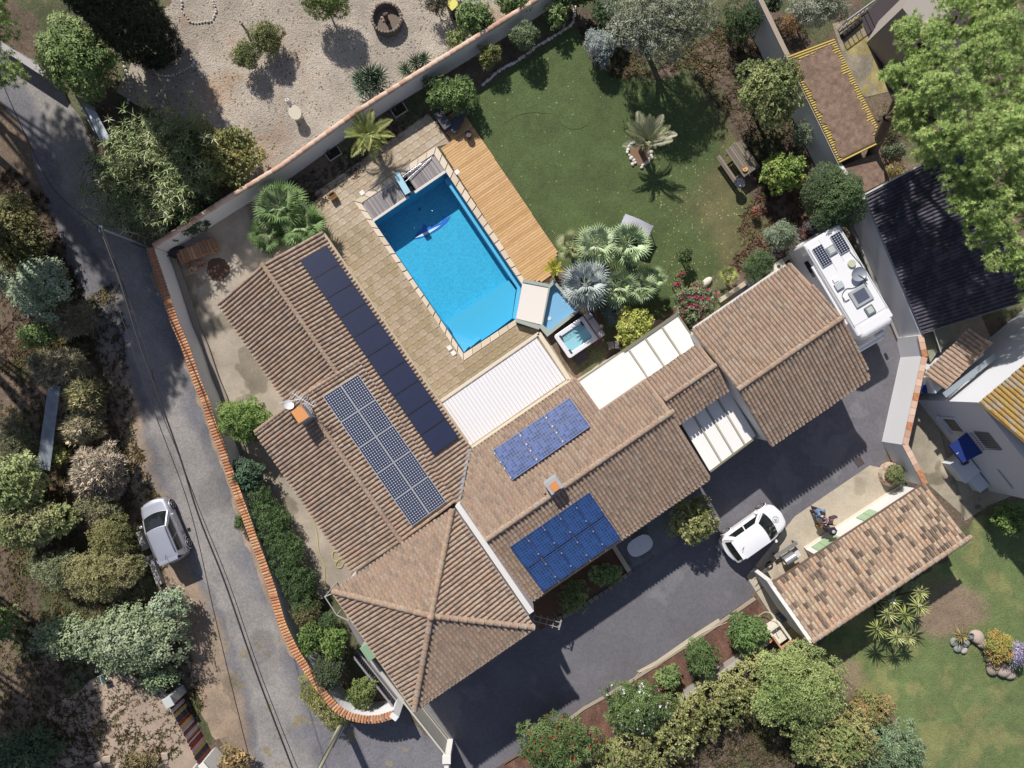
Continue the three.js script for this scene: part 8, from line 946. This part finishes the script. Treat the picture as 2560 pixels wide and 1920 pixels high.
{ // rock bed on the right lawn
  const t = thing('rock_bed', 'raised bed of pinkish rocks and flower pots on the right lawn', 'rockery', G(2450, 1630)), rk = [mat(190, 172, 160, 0.95), mat(170, 152, 142, 0.95), mat(196, 190, 180, 0.95), mat(150, 156, 150, 0.95)]; for (const [x, y, r, h, m] of [[2436, 1590, 0.42, 0.4, 0], [2452, 1606, 0.34, 0.4, 0], [2466, 1622, 0.3, 0.3, 1], [2478, 1666, 0.4, 0.4, 1], [2502, 1672, 0.46, 0.42, 0], [2520, 1684, 0.3, 0.35, 0], [2382, 1602, 0.26, 0.3, 3], [2392, 1618, 0.24, 0.3, 3], [2406, 1624, 0.2, 0.25, 2], [2410, 1606, 0.26, 0.3, 3], [2470, 1644, 0.28, 0.25, 1]]) { const p = G(x, y), o = mesh('rock', new THREE.DodecahedronGeometry(r, 2).scale(1.1, 0.6, 0.9), rk[m], t), ps = o.geometry.attributes.position; for (let i = 0; i < ps.count; i++) { const k = 0.85 + 0.3 * noise(ps.getX(i) * 3 + x, ps.getZ(i) * 3 + ps.getY(i) * 2, 6); ps.setXYZ(i, ps.getX(i) * k, ps.getY(i) * k, ps.getZ(i) * k); } o.geometry.computeVertexNormals(); o.position.set(p.x - t.position.x, h * 0.4, p.z - t.position.z); o.rotation.y = rr(0, 6); }
  for (const [l, x, y, c] of [['blue grey ringed pot set among the rocks of the right lawn', 2428, 1590, [110, 116, 124]], ['straw coloured ringed pot at the lower end of the rock bed', 2492, 1666, [206, 176, 120]]]) { const p = G(x, y, 0.5), q = thing('flower_pot', l, 'pot', V(p.x, 0.28, p.z)); mesh('pot', new THREE.LatheGeometry([[0, 0], [0.1, 0], [0.17, 0.22], [0.14, 0.23], [0.1, 0.1], [0, 0.1]].map(([a, b]) => new THREE.Vector2(a, b)), 18), mat(...c, 0.7), q); mesh('rim', new THREE.TorusGeometry(0.155, 0.022, 6, 18).rotateX(Math.PI / 2).translate(0, 0.23, 0), mat(...c, 0.6), q); } }
{ // giant reeds by the lane
  const t = thing('reed_clump', 'tall pale green reed clump beside the lane at the garden wall', 'reeds', G(370, 420)), poly = [[262, 385], [300, 330], [400, 280], [500, 280], [530, 360], [520, 450], [480, 520], [420, 570], [350, 590], [300, 560], [250, 480], [236, 420]], ms = [0, 1, 2].map((k) => { const a = [], Hc = 3.2, bx = 0.35 + 0.2 * k, pt = (s) => V(bx * s * s, Hc * s, 0.2 * (k - 1) * s * s); for (let i = 4; i <= 17; i++) { const s = i / 17, az = i * 2.2 + k; a.push([pt(s), V(Math.cos(az), 0.5, Math.sin(az)).normalize(), rr(0.42, 0.62) * (1 - 0.25 * s), 0.05, 0.28]); } for (let i = 0; i < 5; i++) a.push([pt(1), V(Math.cos(i * 1.3), 0.9, Math.sin(i * 1.3)).normalize(), 0.4, 0.04, 0.2]); const g = leafGeo(a).toNonIndexed(), st = new THREE.TubeGeometry(new THREE.CatmullRomCurve3([0, 0.3, 0.6, 1].map(pt)), 6, 0.014, 4).toNonIndexed(); st.deleteAttribute('uv'); return mergeGeometries([g, st]); });
  const cols = [[166, 176, 128], [148, 162, 112], [182, 188, 148], [128, 146, 100]].map((c) => col(...c, GAIN * 0.62)); ms.forEach((g, k) => { const pts = []; while (pts.length < 150) { const x = rr(230, 540), y = rr(270, 600); if (inside([x, y], poly)) pts.push([x, y]); } const im = new THREE.InstancedMesh(g, leafMat, pts.length); im.name = 'canes'; im.castShadow = im.receiveShadow = true; stuff(im); pts.forEach(([x, y], i) => { const p = G(x, y, 2.3); qA.setFromAxisAngle(UP, rr(0, 6.283)); qB.setFromAxisAngle(V(rr(-1, 1), 0, rr(-1, 1)).normalize(), rr(0, 0.22)); qB.multiply(qA); const s = rr(0.6, 1.1); mA.compose(V(p.x - t.position.x, 0, p.z - t.position.z), qB, sA.setScalar(s)); im.setMatrixAt(i, mA); im.setColorAt(i, cA.copy(pick(cols)).multiplyScalar(rr(0.85, 1.15))); }); t.add(im); });
}
{ // loose weeds, dry grass and litter on bare earth: more than anyone could count
  const zones = [[[[0, 850], [300, 700], [340, 1100], [420, 1300], [420, 1500], [520, 1740], [440, 1900], [0, 1920]], 5200, [[150, 128, 92], [128, 112, 80], [120, 124, 72]]], [[[1440, 60], [1700, 60], [1900, 60], [2000, 300], [2040, 400], [1900, 520], [1860, 350], [1720, 170], [1540, 200], [1480, 150]], 1500, [[146, 122, 96], [120, 104, 80], [110, 110, 66]]], [[[1700, 1790], [1900, 1680], [2140, 1760], [2140, 1920], [1600, 1920]], 2200, [[150, 132, 106], [128, 116, 90], [116, 118, 70]]], [[[800, 520], [1080, 290], [1040, 270], [760, 440], [700, 470]], 500, [[150, 130, 108], [120, 110, 90]]], [[[1860, 520], [1990, 420], [2060, 600], [1990, 640], [1880, 700], [1830, 680]], 500, [[150, 110, 92], [130, 96, 78]]], [[[0, 400], [120, 500], [250, 850], [0, 900]], 900, [[130, 104, 84], [104, 88, 66]]]];
  const im = new THREE.InstancedMesh(leafGeo(Array.from({ length: 9 }, () => [V(rr(-0.05, 0.05), 0, rr(-0.05, 0.05)), dirUp(0.1), rr(0.08, 0.2), 0.02, 0.3])), dryMat, zones.reduce((a, z) => a + z[1], 0)); im.name = 'dry_weeds'; im.castShadow = im.receiveShadow = true; let n = 0; for (const [poly, k, cs] of zones) { const b = bounds(poly), cc = cs.map((c) => col(...c)); for (let i = 0; i < k; i++) { let x, y; do { x = rr(b[0], b[2]); y = rr(b[1], b[3]); } while (!inside([x, y], poly)); const p = G(x, y); qA.setFromAxisAngle(UP, rr(0, 6.3)); mA.compose(p, qA, sA.setScalar(rr(0.5, 1.5) * (0.5 + noise(p.x, p.z, 8)))); im.setMatrixAt(n, mA); im.setColorAt(n++, pick(cc)); } } scene.add(im); tag(im, 'scattered dry weeds and stalks on the bare earth', 'weeds'); stuff(im);
}
renderer.render(scene, camera);
